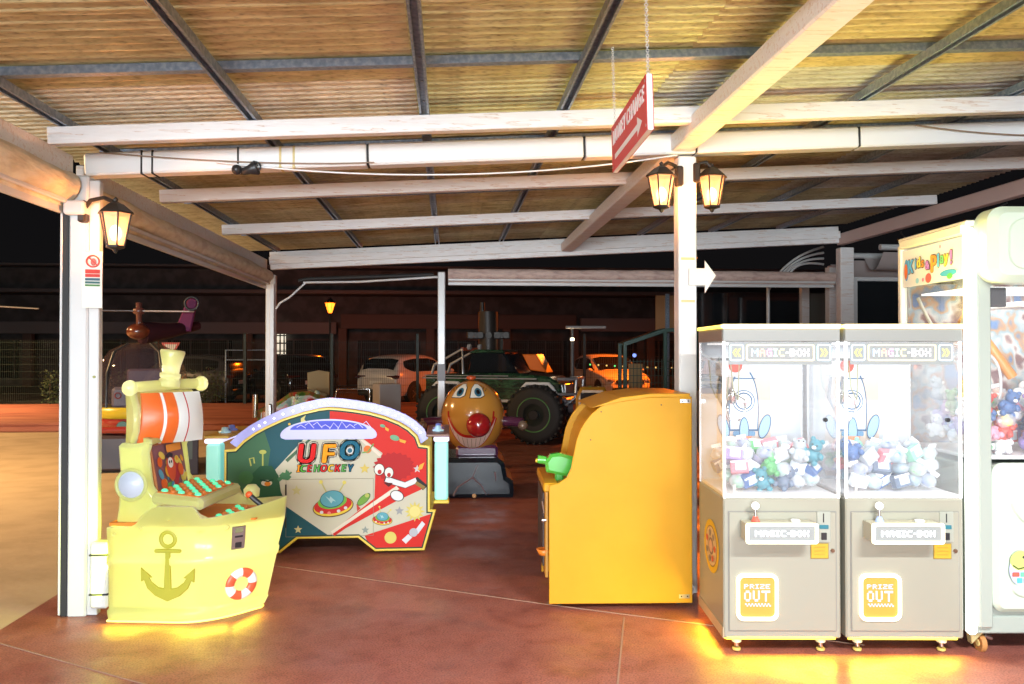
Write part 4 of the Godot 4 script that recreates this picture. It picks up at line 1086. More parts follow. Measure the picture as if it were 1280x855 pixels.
	if first:
		# oval sticker on the flank
		var ov := Node3D.new()
		ov.name = "oval_sticker"
		t.add_child(ov, true)
		ov.transform = Transform3D(Basis(Vector3(0, 1, 0), -PI / 2), Vector3(-w / 2 - 0.003, 0.55, -0.27))
		var shapes := [[ell(0, 0, 0.18, 0.155, 36), Color(0.7, 0.42, 0.03)], [ell(0, 0, 0.14, 0.12, 36), Color(0.3, 0.17, 0.05)], [ell(0, 0, 0.132, 0.113, 36), Color(0.62, 0.42, 0.2)], [ell(0, 0, 0.06, 0.05, 24), Color(0.25, 0.16, 0.1)], [ell(0, 0, 0.045, 0.037, 24), Color(0.6, 0.35, 0.2)]]
		for k in 7:
			var a := TAU * k / 7
			shapes.append([ell(cos(a) * 0.092, sin(a) * 0.078, 0.022, 0.02, 12), Color(0.62, 0.1, 0.05) if k % 3 == 0 else Color(0.3, 0.22, 0.15)])
		art("oval_print", shapes, ov, 0.0)
		put("skirt", cbox(0.008, 0.06, d, 0.002), mat("skirt_tan", lin(0.4, 0.32, 0.2), 0.6), t, Vector3(-w / 2 - 0.001, 0.13, -d / 2))
	return t

# prizes: each one its own object, piled inside a machine
func heap(machine: Transform3D, where: String, group: String, w: float, d0: float, d1: float, y0: float, count: int, seed_n: int, plush_share: float, bright: float) -> void:
	var r := RandomNumberGenerator.new()
	r.seed = seed_n
	var hues := [["slate", Color(0.12, 0.17, 0.24)], ["pale", Color(0.7, 0.74, 0.78)], ["blue", Color(0.06, 0.14, 0.32)], ["teal", Color(0.05, 0.24, 0.3)], ["blue", Color(0.06, 0.14, 0.32)], ["lilac", Color(0.3, 0.22, 0.5)], ["rose", Color(0.6, 0.2, 0.24)], ["mint", Color(0.25, 0.52, 0.4)], ["grey", Color(0.4, 0.45, 0.48)], ["teal", Color(0.05, 0.24, 0.3)], ["green", Color(0.1, 0.38, 0.14)]] if plush_share < 0.5 else [["blue", Color(0.06, 0.14, 0.32)], ["red", Color(0.55, 0.07, 0.05)], ["white", Color(0.78, 0.78, 0.78)], ["pink", Color(0.7, 0.32, 0.42)], ["green", Color(0.1, 0.38, 0.14)], ["orange", Color(0.75, 0.28, 0.05)], ["lilac", Color(0.4, 0.32, 0.6)], ["grey", Color(0.4, 0.45, 0.48)], ["yellow", Color(0.75, 0.58, 0.12)]]
	var cells := 5
	for i in count:
		var layer := i / 16
		var k := i % 16
		var x := -w / 2 + w * ((k % 6) + 0.5 + r.randf_range(-0.25, 0.25)) / 6.0
		var z := -(d0 + (d1 - d0) * ((k / 6) + 0.5 + r.randf_range(-0.2, 0.2)) / 3.0)
		var back := (-z - d0) / (d1 - d0)
		var y := y0 + 0.045 + layer * 0.075 + back * 0.06 + r.randf_range(-0.01, 0.015)
		var h: Array = hues[r.randi() % hues.size()]
		var c: Color = h[1]
		var col := lin(c.r, c.g, c.b)
		var m := mat("prize_" + h[0], col, 0.5, 0.0, {"rim": 0.3})
		var o: Node3D
		var roll_k := r.randf()
		if roll_k < plush_share:
			o = thing("plush_toy", "%s plush toy in the heap inside the %s" % [h[0], where], "plush toy", Vector3.ZERO, 0.0, group)
			put("body", ball(0.048, 14, 0.92), m, o)
			put("head", ball(0.038, 14), m, o, Vector3(0, 0.062, 0.012))
			for s in [-1.0, 1.0]:
				put("ear", ball(0.015, 8), m, o, Vector3(0.027 * s, 0.094, 0.008))
				put("arm", ball(0.018, 8, 1.3), m, o, Vector3(0.046 * s, 0.012, 0.02), Vector3(0, 0, 35 * s))
				put("foot", ball(0.019, 8), m, o, Vector3(0.028 * s, -0.034, 0.032))
				put("eye", ball(0.005, 6), mats.black_plastic, o, Vector3(0.013 * s, 0.07, 0.048))
			put("muzzle", ball(0.014, 8, 0.8), mat("prize_white", lin(0.78, 0.78, 0.78), 0.5), o, Vector3(0, 0.054, 0.045))
		elif roll_k < plush_share + (1 - plush_share) * 0.3:
			o = thing("prize_box", "%s boxed prize in the %s" % [h[0], where], "box", Vector3.ZERO, 0.0, group)
			put("carton", cbox(0.1, 0.075, 0.05, 0.004), m, o)
			put("window", cbox(0.06, 0.045, 0.006, 0.002), mat("blister", lin(0.6, 0.68, 0.72), 0.1), o, Vector3(0.008, 0.0, 0.025))
			put("flash_label", cbox(0.094, 0.012, 0.004, 0.001), mat("prize_white", lin(0.78, 0.78, 0.78), 0.5), o, Vector3(0, 0.029, 0.0245))
		else:
			o = thing("prize_bag", "%s toy in a clear bag in the %s" % [h[0], where], "bag", Vector3.ZERO, 0.0, group)
			put("toy", lathe([Vector2(0, -0.03), Vector2(0.03, -0.028), Vector2(0.034, 0.0), Vector2(0.02, 0.012), Vector2(0.026, 0.03), Vector2(0, 0.04)], 12), m, o)
			var nz := FastNoiseLite.new()
			nz.seed = i
			nz.frequency = 9.0
			var st := tool(true)
			for a in 10:
				for b in 6:
					var q := []
					for cc in [[a, b], [a + 1, b], [a + 1, b + 1], [a, b + 1]]:
						var u: float = TAU * (cc[0] % 10) / 10
						var v: float = -PI / 2 + PI * cc[1] / 6
						var dv := Vector3(cos(u) * cos(v), sin(v) * 0.8, sin(u) * cos(v) * 0.75)
						q.append(dv * (0.055 + 0.022 * nz.get_noise_3dv(dv)))
					quad(st, q[0], q[1], q[2], q[3], q[0] + q[2])
			put("clear_bag", done(st), mat("bag_film", Color(0.95, 0.97, 1.0, 0.3), 0.12), o)
			put("bag_header", cbox(0.06, 0.025, 0.004, 0.001), mat("prize_white", lin(0.78, 0.78, 0.78), 0.5), o, Vector3(0, 0.055, 0))
		o.transform = machine * Transform3D(Basis.from_euler(Vector3(r.randf_range(-0.7, 0.5), r.randf_range(-0.8, 0.8), r.randf_range(-0.7, 0.7))), Vector3(x, y, z))

func claws() -> void:
	var a := claw_machine("lit claw machine with rocket print, standing beside the yellow cabinet", Vector3(1.865, 0.0, -4.36), -5.0, true)
	var b := claw_machine("lit claw machine with rocket print, standing beside the tall crane machine", Vector3(2.545, 0.0, -4.3), -5.0, false)
	heap(a.transform, "claw machine beside the yellow cabinet", "prizes in the claw machine beside the yellow cabinet", CW - 0.14, 0.08, 0.54, 0.9, 44, 11, 0.14, 1.0)
	heap(b.transform, "claw machine beside the tall crane", "prizes in the claw machine beside the tall crane", CW - 0.14, 0.08, 0.54, 0.9, 44, 23, 0.14, 1.0)

# ---------------------------------------------------------------- tall crane machine at the end of the row
func crane() -> void:
	var t := thing("crane_machine", "tall pale green crane machine with glowing white edge pillar", "crane machine", Vector3(3.46, 0, -4.25), -4.0)
	# origin: middle of the front at floor level
	var w := 1.1
	var d := 0.78
	var frame := mat("crane_frame", lin(0.33, 0.37, 0.32), 0.4, 0.0, {"coat": 0.2})
	var pale := mat("crane_pale", lin(0.5, 0.58, 0.47), 0.4, 0.0, {"spec": 0.35, "back": Color(0.4, 0.46, 0.38)})
	var led := mat("pillar_light", lin(0.9, 0.9, 0.88), 0.3, 0.0, {"emit": Color(0.97, 1.0, 0.95), "energy": 2.0})
	var cream := mat("crane_cream", lin(0.74, 0.72, 0.6), 0.4)
	put("base", cbox(w, 0.1, d, 0.008), frame, t, Vector3(0, 0.17, -d / 2))
	put("lower_cabinet", cbox(w - 0.02, 0.85, d - 0.02, 0.008), frame, t, Vector3(0, 0.64, -d / 2))
	for s in [-1.0, 1.0]:
		put("edge_pillar_light", cbox(0.05, 2.28, 0.05, 0.012), led, t, Vector3(s * (w / 2 - 0.015), 1.26, 0.0))
		put("front_pillar", cbox(0.075, 2.2, 0.06, 0.008), frame, t, Vector3(s * (w / 2 - 0.085), 1.26, 0.0))
		put("rear_pillar", cbox(0.045, 2.28, 0.045, 0.008), cream, t, Vector3(s * (w / 2 - 0.02), 1.26, -d + 0.02))
		put("top_rail", cbox(0.06, 0.06, d - 0.06, 0.01), cream, t, Vector3(s * (w / 2 - 0.02), 2.4, -d / 2))
		put("side_glass", cbox(0.006, 1.1, d - 0.1, 0.001), mats.glass, t, Vector3(s * (w / 2 - 0.025), 1.6, -d / 2))
		lamp(t, "area", "edge_pillar_light", 0.5, Color(0.97, 1.0, 0.95), Vector3(s * (w / 2 - 0.015), 1.3, 0.04), 0.0, Vector2(0.05, 2.1), Vector3(s * 0.4, 0, 1))
	# side banner
	var bn := put("side_banner", cbox(0.01, 0.24, d - 0.1, 0.002), mat("banner_white", lin(0.75, 0.78, 0.8), 0.4), t, Vector3(-w / 2 + 0.012, 2.24, -d / 2))
	var face := Node3D.new()
	face.name = "banner_print"
	bn.add_child(face, true)
	face.transform = Transform3D(Basis(Vector3(0, 1, 0), -PI / 2), Vector3(-0.007, 0, 0))
	# on that face local +x runs towards the back... mirrored so that the words read from the terrace side
	var hues := [Color(0.1, 0.42, 0.75), Color(0.75, 0.6, 0.08), Color(0.8, 0.3, 0.05), Color(0.15, 0.5, 0.2), Color(0.5, 0.2, 0.6)]
	art("banner_art", [[ell(-0.29, -0.01, 0.03, 0.07, 18), Color(0.1, 0.35, 0.7)], [ell(-0.295, -0.02, 0.02, 0.05, 18), Color(0.8, 0.2, 0.06)], [ell(-0.02, -0.085, 0.035, 0.03, 16), Color(0.8, 0.12, 0.12)], [ell(0.2, -0.075, 0.09, 0.02, 16), Color(0.06, 0.3, 0.55)], [ell(-0.15, -0.09, 0.02, 0.018, 12), Color(0.3, 0.6, 0.75)], [ell(-0.08, -0.09, 0.012, 0.012, 12), Color(0.75, 0.2, 0.35)], [ell(0.22, -0.095, 0.03, 0.018, 12), Color(0.1, 0.45, 0.1)], [ell(0.12, 0.09, 0.008, 0.012, 10), Color(0.8, 0.15, 0.35)]], face, 0.0)
	var word := "Kids & Play!"
	var xx := [-0.23, -0.165, -0.125, -0.08, 0, -0.025, 0, 0.045, 0.1, 0.14, 0.185, 0.235]
	var capz := [0.085, 0.06, 0.06, 0.05, 0, 0.05, 0, 0.1, 0.075, 0.06, 0.06, 0.08]
	var pick := [0, 0, 1, 2, 0, 4, 0, 2, 0, 3, 1, 4]
	for i in word.length():
		if word[i] == " ": continue
		var hc: Color = hues[pick[i]]
		for o in [[0.006, 0.0], [-0.006, 0.0], [0.0, 0.006], [0.0, -0.006]]:
			lettering("letter_outline", word[i], capz[i], mat("letter_dark", lin(0.16, 0.1, 0.06), 0.5), face, Vector3(xx[i] + o[0], 0.005 + o[1] + 0.015 * sin(i * 0.8), 0.004), 0.002)
		lettering("letter", word[i], capz[i], mat("kid_letter_%d" % pick[i], lin(hc.r, hc.g, hc.b), 0.4), face, Vector3(xx[i], 0.005 + 0.015 * sin(i * 0.8), 0.0065), 0.002)
	# header pod
	var hp := put("header_pod", extr(rrect(w - 0.05, 0.42, 0.09, 8), 0.2, 0.04), pale, t, Vector3(0.02, 2.29, 0.06))
	put("header_recess", extr(rrect(w - 0.2, 0.28, 0.09, 8), 0.02, 0.006), pale, hp, Vector3(0.02, -0.0, 0.1))
	art("header_print", [[ell(0.0, 0.04, 0.33, 0.075, 30), Color(0.02, 0.02, 0.02)], [ell(0.0, 0.04, 0.322, 0.068, 30), Color(0.15, 0.42, 0.1)], [ell(-0.24, 0.05, 0.05, 0.03, 14), Color(0.75, 0.2, 0.04)], [ell(-0.13, 0.03, 0.06, 0.03, 14), Color(0.75, 0.5, 0.06)], [star(-0.29, 0.035, 0.03, 6), Color(0.8, 0.35, 0.3)], [ell(0.0, 0.05, 0.06, 0.035, 14), Color(0.7, 0.15, 0.1)]], hp, 0.113)
	put("header_bulb", ball(0.03, 10), mat("pod_bulb_light", lin(0.9, 0.9, 0.9), 0.3, 0.0, {"emit": Color(0.9, 1.0, 0.85), "energy": 2.0}), hp, Vector3(-0.2, 0, 0))
	lamp(hp, "omni", "header_bulb_light", 0.012, Color(0.95, 1.0, 0.9), Vector3(-0.2, 0, 0), 0.02)
	put("header_bulb", ball(0.03, 10), mat("pod_bulb_light"), hp, Vector3(0.2, 0, 0))
	lamp(hp, "omni", "header_bulb_light", 0.012, Color(0.95, 1.0, 0.9), Vector3(0.2, 0, 0), 0.02)
	put("roof", cbox(w, 0.03, d, 0.008), cream, t, Vector3(0, 2.43, -d / 2))
	# play case
	put("case_floor", cbox(w - 0.1, 0.02, d - 0.1, 0.004), mat("claw_white"), t, Vector3(0, 1.1, -d / 2))
	put("case_back", cbox(w - 0.1, 1.05, 0.015, 0.003), mat("case_print", Color.WHITE, 0.5, 0.0, {"tex": ntex(91, 0.01, [[0.2, lin(0.1, 0.2, 0.4)], [0.4, lin(0.5, 0.25, 0.12)], [0.5, lin(0.3, 0.4, 0.45)], [0.65, lin(0.6, 0.55, 0.5)], [0.8, lin(0.2, 0.1, 0.1)]], 256, 3), "scale": Vector3.ONE * 1.5}), t, Vector3(0, 1.62, -d + 0.03))
	put("front_glass", cbox(w - 0.22, 1.0, 0.006, 0.001), mats.glass, t, Vector3(0, 1.6, 0.005))
	put("speaker_box", cbox(0.1, 0.11, 0.06, 0.006), mats.black_plastic, t, Vector3(-0.37, 2.01, -0.03))
	put("shelf", cbox(0.5, 0.03, 0.3, 0.004), mat("claw_white"), t, Vector3(0.1, 1.98, -0.3))
	put("ceiling_panel_light", cbox(w - 0.2, 0.012, d - 0.2, 0.002), mat("claw_panel_light"), t, Vector3(0, 2.07, -d / 2))
	lamp(t, "area", "ceiling_light", 0.28, Color(0.98, 1.0, 0.98), Vector3(0, 2.055, -d / 2), 0.0, Vector2(w - 0.25, d - 0.25), Vector3.DOWN)
	put("hanging_hose", tube(arc3(Vector3(-w / 2 + 0.08, 2.05, -d + 0.1), Vector3(-w / 2 + 0.08, 2.08, -0.12), Vector3(0.05, -0.3, 0), 18), 0.011, 8), mat("hose_cream", lin(0.6, 0.58, 0.48), 0.4), t)
	put("boom", tube([Vector3(-0.36, 1.9, -0.4), Vector3(-0.3, 1.86, -0.35), Vector3(-0.1, 1.55, -0.3)], 0.03, 8), mat("boom_orange", lin(0.65, 0.25, 0.04), 0.4), t)
	put("boom", tube([Vector3(-0.33, 1.88, -0.38), Vector3(-0.32, 1.6, -0.36), Vector3(-0.3, 1.3, -0.3)], 0.026, 8), mat("boom_orange"), t)
	put("winch_cable", tube(arc3(Vector3(-0.4, 1.7, -0.2), Vector3(-0.24, 1.42, -0.2), Vector3(0.06, 0.08, 0), 12), 0.009, 6), mats.white_metal, t)
	put("claw_head", lathe([Vector2(0, -0.1), Vector2(0.05, -0.08), Vector2(0.06, 0.0), Vector2(0.03, 0.06), Vector2(0, 0.07)], 14), mats.chrome, t, Vector3(0.1, 1.62, -0.3))
	# lower front
	var lp := put("lower_panel", extr(rrect(w - 0.2, 0.83, 0.06, 6), 0.06, 0.025), pale, t, Vector3(0.02, 0.665, 0.02))
	var swell := mat("crane_pale")
	put("swoosh", extr(ell(0, 0, 0.42, 0.2, 30, -0.25), 0.05, 0.024), swell, lp, Vector3(0.03, 0.13, 0.015))
	put("swoosh", extr(ell(0, 0, 0.3, 0.11, 30, 0.3), 0.05, 0.024), swell, lp, Vector3(0.16, 0.28, 0.02))
	put("swoosh", extr(ell(0, 0, 0.4, 0.12, 30, 0.18), 0.05, 0.024), swell, lp, Vector3(0.02, -0.22, 0.015))
	put("swoosh", extr(ell(0, 0, 0.26, 0.055, 30, 0.12), 0.05, 0.02), swell, lp, Vector3(0.08, -0.34, 0.018))
	art("round_sticker", [[ell(-0.28, -0.17, 0.1, 0.1, 30), Color(0.5, 0.55, 0.78)], [ell(-0.315, -0.12, 0.06, 0.055, 24), Color(0.5, 0.62, 0.16)], [band([Vector2(-0.36, -0.145), Vector2(-0.33, -0.165), Vector2(-0.29, -0.155), Vector2(-0.27, -0.12)], 0.008), Color(0.06, 0.07, 0.03)], [ell(-0.3, -0.1, 0.008, 0.008, 10), Color(0.05, 0.05, 0.04)], [rrect(0.04, 0.025, 0.004, 2, Vector2(-0.345, -0.195)), Color(0.7, 0.12, 0.08)], [rrect(0.04, 0.025, 0.004, 2, Vector2(-0.3, -0.195)), Color(0.15, 0.5, 0.3)], [rrect(0.03, 0.028, 0.004, 2, Vector2(-0.325, -0.228)), Color(0.1, 0.4, 0.6)], [rrect(0.04, 0.028, 0.004, 2, Vector2(-0.283, -0.228)), Color(0.2, 0.25, 0.3)]], lp, 0.045)
	for x in [-w / 2 + 0.08, w / 2 - 0.08]:
		for z in [-0.06, -d + 0.08]:
			var wh := put("caster_wheel", cyl(0.05, 0.03, 20), mat("caster_rust", lin(0.45, 0.2, 0.06), 0.5), t, Vector3(x + 0.02, 0.05, z), Vector3(0, 0, 90))
			put("hub", cyl(0.02, 0.036, 14), mat("hub_yellow", lin(0.7, 0.55, 0.2), 0.4), wh)
			put("fork", extr([Vector2(-0.04, 0.02), Vector2(0.03, 0.09), Vector2(-0.05, 0.09)], 0.05, 0.004), mat("fork_cream", lin(0.6, 0.52, 0.25), 0.4, 0.4), t, Vector3(x, 0.03, z))
			put("brake", cbox(0.05, 0.02, 0.04, 0.006), mats.steel, t, Vector3(x + 0.06, 0.085, z), Vector3(0, 0, -20))
	heap(t.transform, "tall crane machine", "prizes in the tall crane machine", w - 0.16, 0.05, 0.6, 1.11, 64, 37, 0.8, 1.0)
# ---------------------------------------------------------------- yellow shooting cabinet seen from its flank
func simulator() -> void:
	var t := thing("shooting_cabinet", "plain yellow arcade cabinet with curved top seen from its flank", "arcade cabinet", Vector3(1.14, 0, -5.23), -3.0)
	# x: player side at -x, z: width, near flank at z = 0
	var side := [Vector2(-0.475, 0.04), Vector2(0.475, 0.04), Vector2(0.475, 1.405), Vector2(0.2, 1.4)]
	for k in 9:
		var a := PI / 2 + PI / 2 * k / 8.0 * 0.92
		side.append(Vector2(0.05 + cos(a) * 0.36, 1.0 + sin(a) * 0.395))
	side.append_array([Vector2(-0.33, 0.93), Vector2(-0.36, 0.87), Vector2(-0.41, 0.835), Vector2(-0.475, 0.82)])
	var y: Material = mat("cabinet_yellow", Color.WHITE, 0.38, 0.0, {"tex": ntex(95, 0.01, [[0.2, lin(0.57, 0.285, 0.016)], [0.8, lin(0.6, 0.3, 0.018)]], 256, 5), "spec": 0.3})
	var flank := extr(side, 0.022, 0.004)
	put("flank", flank, y, t, Vector3(0, 0, -0.011))
	put("flank", flank, y, t, Vector3(0, 0, -0.789))
	var inner := []
	for p in side: inner.append(Vector2(p.x * 0.93 + 0.02, p.y * 0.97 + 0.02))
	put("body", extr(inner, 0.74, 0.01), y, t, Vector3(0, 0, -0.4))
	put("top_hood", extr([Vector2(-0.2, 1.33), Vector2(0.0, 1.4), Vector2(0.2, 1.425), Vector2(0.46, 1.425), Vector2(0.46, 1.4), Vector2(0.2, 1.4), Vector2(0.0, 1.37)], 0.82, 0.004), y, t, Vector3(0, 0, -0.4))
	put("control_ledge", cbox(0.1, 0.06, 0.74, 0.01), y, t, Vector3(-0.46, 0.8, -0.4))
	# toy gun in its holder
	var g := put("toy_gun", extr([Vector2(-0.09, 0.0), Vector2(0.05, -0.03), Vector2(0.12, 0.03), Vector2(0.11, 0.1), Vector2(0.0, 0.13), Vector2(-0.06, 0.12), Vector2(-0.1, 0.07)], 0.1, 0.02), mat("gun_green", lin(0.07, 0.42, 0.05), 0.2, 0.0, {"coat": 0.6}), t, Vector3(-0.39, 0.88, -0.22))
	put("gun_barrel", cyl(0.028, 0.06, 14), mat("gun_green"), g, Vector3(-0.12, 0.08, 0), Vector3(0, 0, 80))
	put("gun_grip", cbox(0.06, 0.1, 0.06, 0.012), mat("gun_dark_green", lin(0.05, 0.3, 0.04), 0.25), g, Vector3(0.0, -0.05, 0))
	put("gun_lens", cyl(0.014, 0.02, 12), mat("gun_yellow", lin(0.7, 0.5, 0.03), 0.3), g, Vector3(-0.152, 0.075, 0), Vector3(0, 0, 80))
	put("front_panel", cbox(0.02, 0.6, 0.7, 0.004), mat("panel_orange", lin(0.5, 0.24, 0.03), 0.5), t, Vector3(-0.487, 0.5, -0.4))
	put("front_door", cbox(0.014, 0.5, 0.5, 0.004), mat("door_dark", lin(0.05, 0.03, 0.03), 0.5), t, Vector3(-0.503, 0.5, -0.4))
	put("ticket_tray", lathe([Vector2(0.0, -0.05), Vector2(0.035, -0.04), Vector2(0.055, 0.0), Vector2(0.05, 0.0), Vector2(0, -0.03)], 16), mat("tray_orange", lin(0.7, 0.2, 0.02), 0.4), t, Vector3(-0.5, 0.38, -0.1))
	put("lock", cyl(0.014, 0.03, 12), mats.steel, t, Vector3(-0.505, 0.58, -0.06), Vector3(0, 0, 90))
	put("lever", tube([Vector3(-0.5, 0.62, -0.1), Vector3(-0.515, 0.7, -0.09)], 0.007, 6), mats.steel, t)
	for p in [Vector2(0.43, 1.375), Vector2(0.42, 0.085)]:
		var pl := put("corner_plate", cbox(0.07, 0.026, 0.004, 0.001), mats.steel, t, Vector3(p.x, p.y, 0.002))
		for x in [-0.02, 0.02]: put("screw", cyl(0.005, 0.004, 8), mats.black_iron, pl, Vector3(x, 0, 0.003), Vector3(90, 0, 0))
	for p in [Vector2(-0.2, 1.12), Vector2(0.27, 1.35), Vector2(-0.13, 1.305)]: put("screw", cyl(0.005, 0.004, 8), mats.black_iron, t, Vector3(p.x, p.y, 0.001), Vector3(90, 0, 0))
	for x in [-0.4, 0.4]:
		for z in [-0.1, -0.7]: put("caster", cyl(0.022, 0.03, 14), mats.black_rubber, t, Vector3(x, 0.028, z), Vector3(90, 0, 0))
	put("power_lead", tube([Vector3(0.48, 0.16, -0.1), Vector3(0.52, 0.1, -0.12), Vector3(0.5, 0.03, -0.16), Vector3(0.44, 0.02, -0.2)], 0.008, 6), mats.white_plastic, t)

# ---------------------------------------------------------------- air hockey table
const PX := 0.00675
func hp(u: float, v: float) -> Vector2: return Vector2((u - 410.0) * PX, 1.7 - (v - 440.0) * PX)    # panel drawing grid of 6.75 mm
func hps(l: Array) -> Array:
	var o := []
	for p in l: o.append(hp(p[0], p[1]))
	return o

func hockey() -> void:
	var t := thing("air_hockey_table", "children's ice hockey table with red, white and teal space print", "air hockey table", Vector3(-1.0, 0, -6.83), 0.0)
	var arch := [[297, 559], [306.7, 549], [320, 539.5], [333.7, 532], [355, 522], [378, 514.6], [398, 510], [410, 508.5], [424, 509.5], [440, 511.5], [461, 515], [480, 520.5], [498, 528], [510, 535.5], [520, 545], [524, 556]]
	var outline := [[284, 560]] + arch + [[536, 557.5], [536, 637], [543.5, 637.5], [529, 688], [467.6, 688], [446.7, 671], [373, 671], [352, 688], [291, 688], [276.5, 637.5], [284, 637]]
	var base := hps(outline)
	var yellow := mat("trim_yellow", lin(0.72, 0.52, 0.05), 0.35)
	var panel := extr(base, 0.03, 0.006)
	put("side_panel", panel, yellow, t, Vector3(0, 0, 0))
	put("side_panel", panel, yellow, t, Vector3(0, 0, -0.85))
	put("bed", cbox(1.66, 0.4, 0.8, 0.01), mat("bed_dark", lin(0.05, 0.06, 0.08), 0.5), t, Vector3(0, 0.52, -0.425))
	put("play_field", cbox(1.5, 0.02, 0.76, 0.004), mat("field_blue", lin(0.1, 0.12, 0.5), 0.3, 0.0, {"coat": 0.5}), t, Vector3(0, 0.79, -0.425))
	for x in [-0.65, 0.65]: put("leg", cbox(0.25, 0.32, 0.7, 0.01), mat("bed_dark"), t, Vector3(x, 0.17, -0.425))
	# print on the near panel
	var p := Node3D.new()
	p.name = "panel_print"
	t.add_child(p, true)
	p.position = Vector3(0, 0, 0.0165)
	var oc := ccw(base)
	var dark := Array(inset(oc, 0.02))
	var fill := Array(inset(oc, 0.032))
	var cream := Color(0.52, 0.49, 0.37)
	var teal := Color(0.012, 0.075, 0.1)
	var red := Color(0.56, 0.02, 0.012)
	var clip := func(poly: Array) -> Array:
		var r := Geometry2D.intersect_polygons(PackedVector2Array(poly), PackedVector2Array(fill))
		return Array(r[0]) if r.size() else poly
	art("background", [[dark, Color(0.02, 0.05, 0.03)], [fill, cream],
		[clip.call(hps([[270, 500], [412, 500], [412, 548], [384, 548], [346, 592], [350, 624], [412, 668], [404, 671], [378, 690], [270, 700]])), teal],
		[clip.call(hps([[270, 556], [330, 530], [340, 560], [330, 640], [352, 690], [270, 700]])), Color(0.05, 0.13, 0.07)],
		[clip.call(hps([[412, 500], [560, 500], [560, 596], [494, 626], [414, 668], [416, 662], [467, 622], [468, 592], [477, 566], [453, 548], [412, 548]])), red],
		[clip.call(hps([[455, 668], [545, 640], [560, 700], [470, 700]])), red],
		[clip.call(hps([[545, 600], [545, 640], [450, 668], [430, 668]])), cream],
		[hps([[414, 662], [494, 607], [498, 611], [416, 667]]), Color(0.66, 0.6, 0.48)],
		[hps([[416, 665], [497, 611], [499, 613], [418, 668]]), red],
		[hps([[350, 618], [412, 661], [412, 664], [350, 622]]), cream],
		[hps([[346, 585], [381, 547], [385, 547], [348, 590]]), cream],
		[hps([[358, 573], [386, 548], [389, 549], [361, 576]]), Color(0.06, 0.12, 0.07)],
		[hps([[455, 550], [472, 564], [476, 568], [473, 570], [449, 549]]), Color(0.7, 0.6, 0.5)]], p, 0.0, 0.0005)
	# lens-shaped window over the field
	var lens := []
	for k in 25: lens.append(hp(352 + 59.0 * (1 - cos(PI * k / 24)), 543 - 20.0 * sin(PI * k / 24)))
	lens.append_array(hps([[469, 546], [464, 548], [358, 548], [353, 546]]))
	put("window_rim", extr(lens, 0.006, 0.001), mat("window_lilac", lin(0.42, 0.42, 0.75), 0.2), p, Vector3(0, 0, 0.008))
	var blue := []
	for k in 19: blue.append(hp(364 + 47.0 * (1 - cos(PI * k / 18)), 536 - 11.0 * sin(PI * k / 18)))
	var shapes := [[blue, Color(0.08, 0.1, 0.6)]]
	for k in 9: shapes.append([band(hps([[372 + k * 10, 533 - 3 * sin(k)], [377 + k * 10, 528 + 2 * cos(k * 2.0)], [383 + k * 10, 534]]), 0.006), Color(0.55, 0.55, 0.85)])
	art("window_print", shapes, p, 0.0125)
	# logo
	var lets := [["U", 384.5, 0.155, "logo_red", lin(0.6, 0.02, 0.02)], ["F", 410.5, 0.155, "logo_orange", lin(0.8, 0.3, 0.02)], ["O", 436.5, 0.155, "logo_teal", lin(0.02, 0.12, 0.19)]]
	for l in lets:
		var q := hp(l[1], 566 if l[0] != "O" else 562.5)
		for ring in [[0.02, "logo_outline", lin(0.02, 0.02, 0.02), 0.010], [0.014, "logo_cream", lin(0.7, 0.66, 0.55), 0.012]]:
			for k in 8:
				var a := TAU * k / 8
				lettering("logo_outline", l[0], l[2], mat(ring[1], ring[2], 0.6, 0.0, {"spec": 0.2}), p, Vector3(q.x + cos(a) * ring[0], q.y + sin(a) * ring[0], ring[3]), 0.001, 0.12, 1.12)
		lettering("logo_letter", l[0], l[2], mat(l[3], l[4], 0.6, 0.0, {"spec": 0.2}), p, Vector3(q.x, q.y, 0.0145), 0.002, 0.12, 1.16)
		lettering("logo_letter", l[0], l[2] * 0.93, mat(l[3], l[4], 0.6, 0.0, {"spec": 0.2}), p, Vector3(q.x, q.y, 0.0155), 0.002, 0.12, 1.28)
	var word := "ICE HOCKEY"
	var hue := [lin(0.8, 0.28, 0.02), lin(0.1, 0.4, 0.06), lin(0.6, 0.03, 0.03), lin(0, 0, 0), lin(0.1, 0.35, 0.08), lin(0.6, 0.03, 0.03), lin(0.75, 0.45, 0.03), lin(0.6, 0.03, 0.03), lin(0.1, 0.35, 0.08), lin(0.02, 0.12, 0.19)]
	var ux := [374.5, 380, 387.5, 0, 396.5, 405, 413.5, 421.5, 429.5, 437.5]
	for i in word.length():
		if word[i] == " ": continue
		var q := hp(ux[i], 584)
		for k in 4: lettering("logo_outline", word[i], 0.058, mat("logo_outline"), p, Vector3(q.x + cos(PI / 4 + k * PI / 2) * 0.006, q.y + sin(PI / 4 + k * PI / 2) * 0.006, 0.010), 0.001, 0.15, 1.0)
		lettering("logo_letter", word[i], 0.058, mat("hockey_letter_%d" % i, hue[i], 0.6, 0.0, {"spec": 0.2}), p, Vector3(q.x, q.y, 0.0125), 0.002, 0.15, 1.02)
	art("logo_flash", [[ell(hp(437, 562).x, hp(437, 562).y, 0.03, 0.03, 18), Color(0.6, 0.62, 0.6)], [ell(hp(437, 562).x, hp(437, 562).y, 0.02, 0.02, 18), Color(0.02, 0.12, 0.19)]], p, 0.0175)
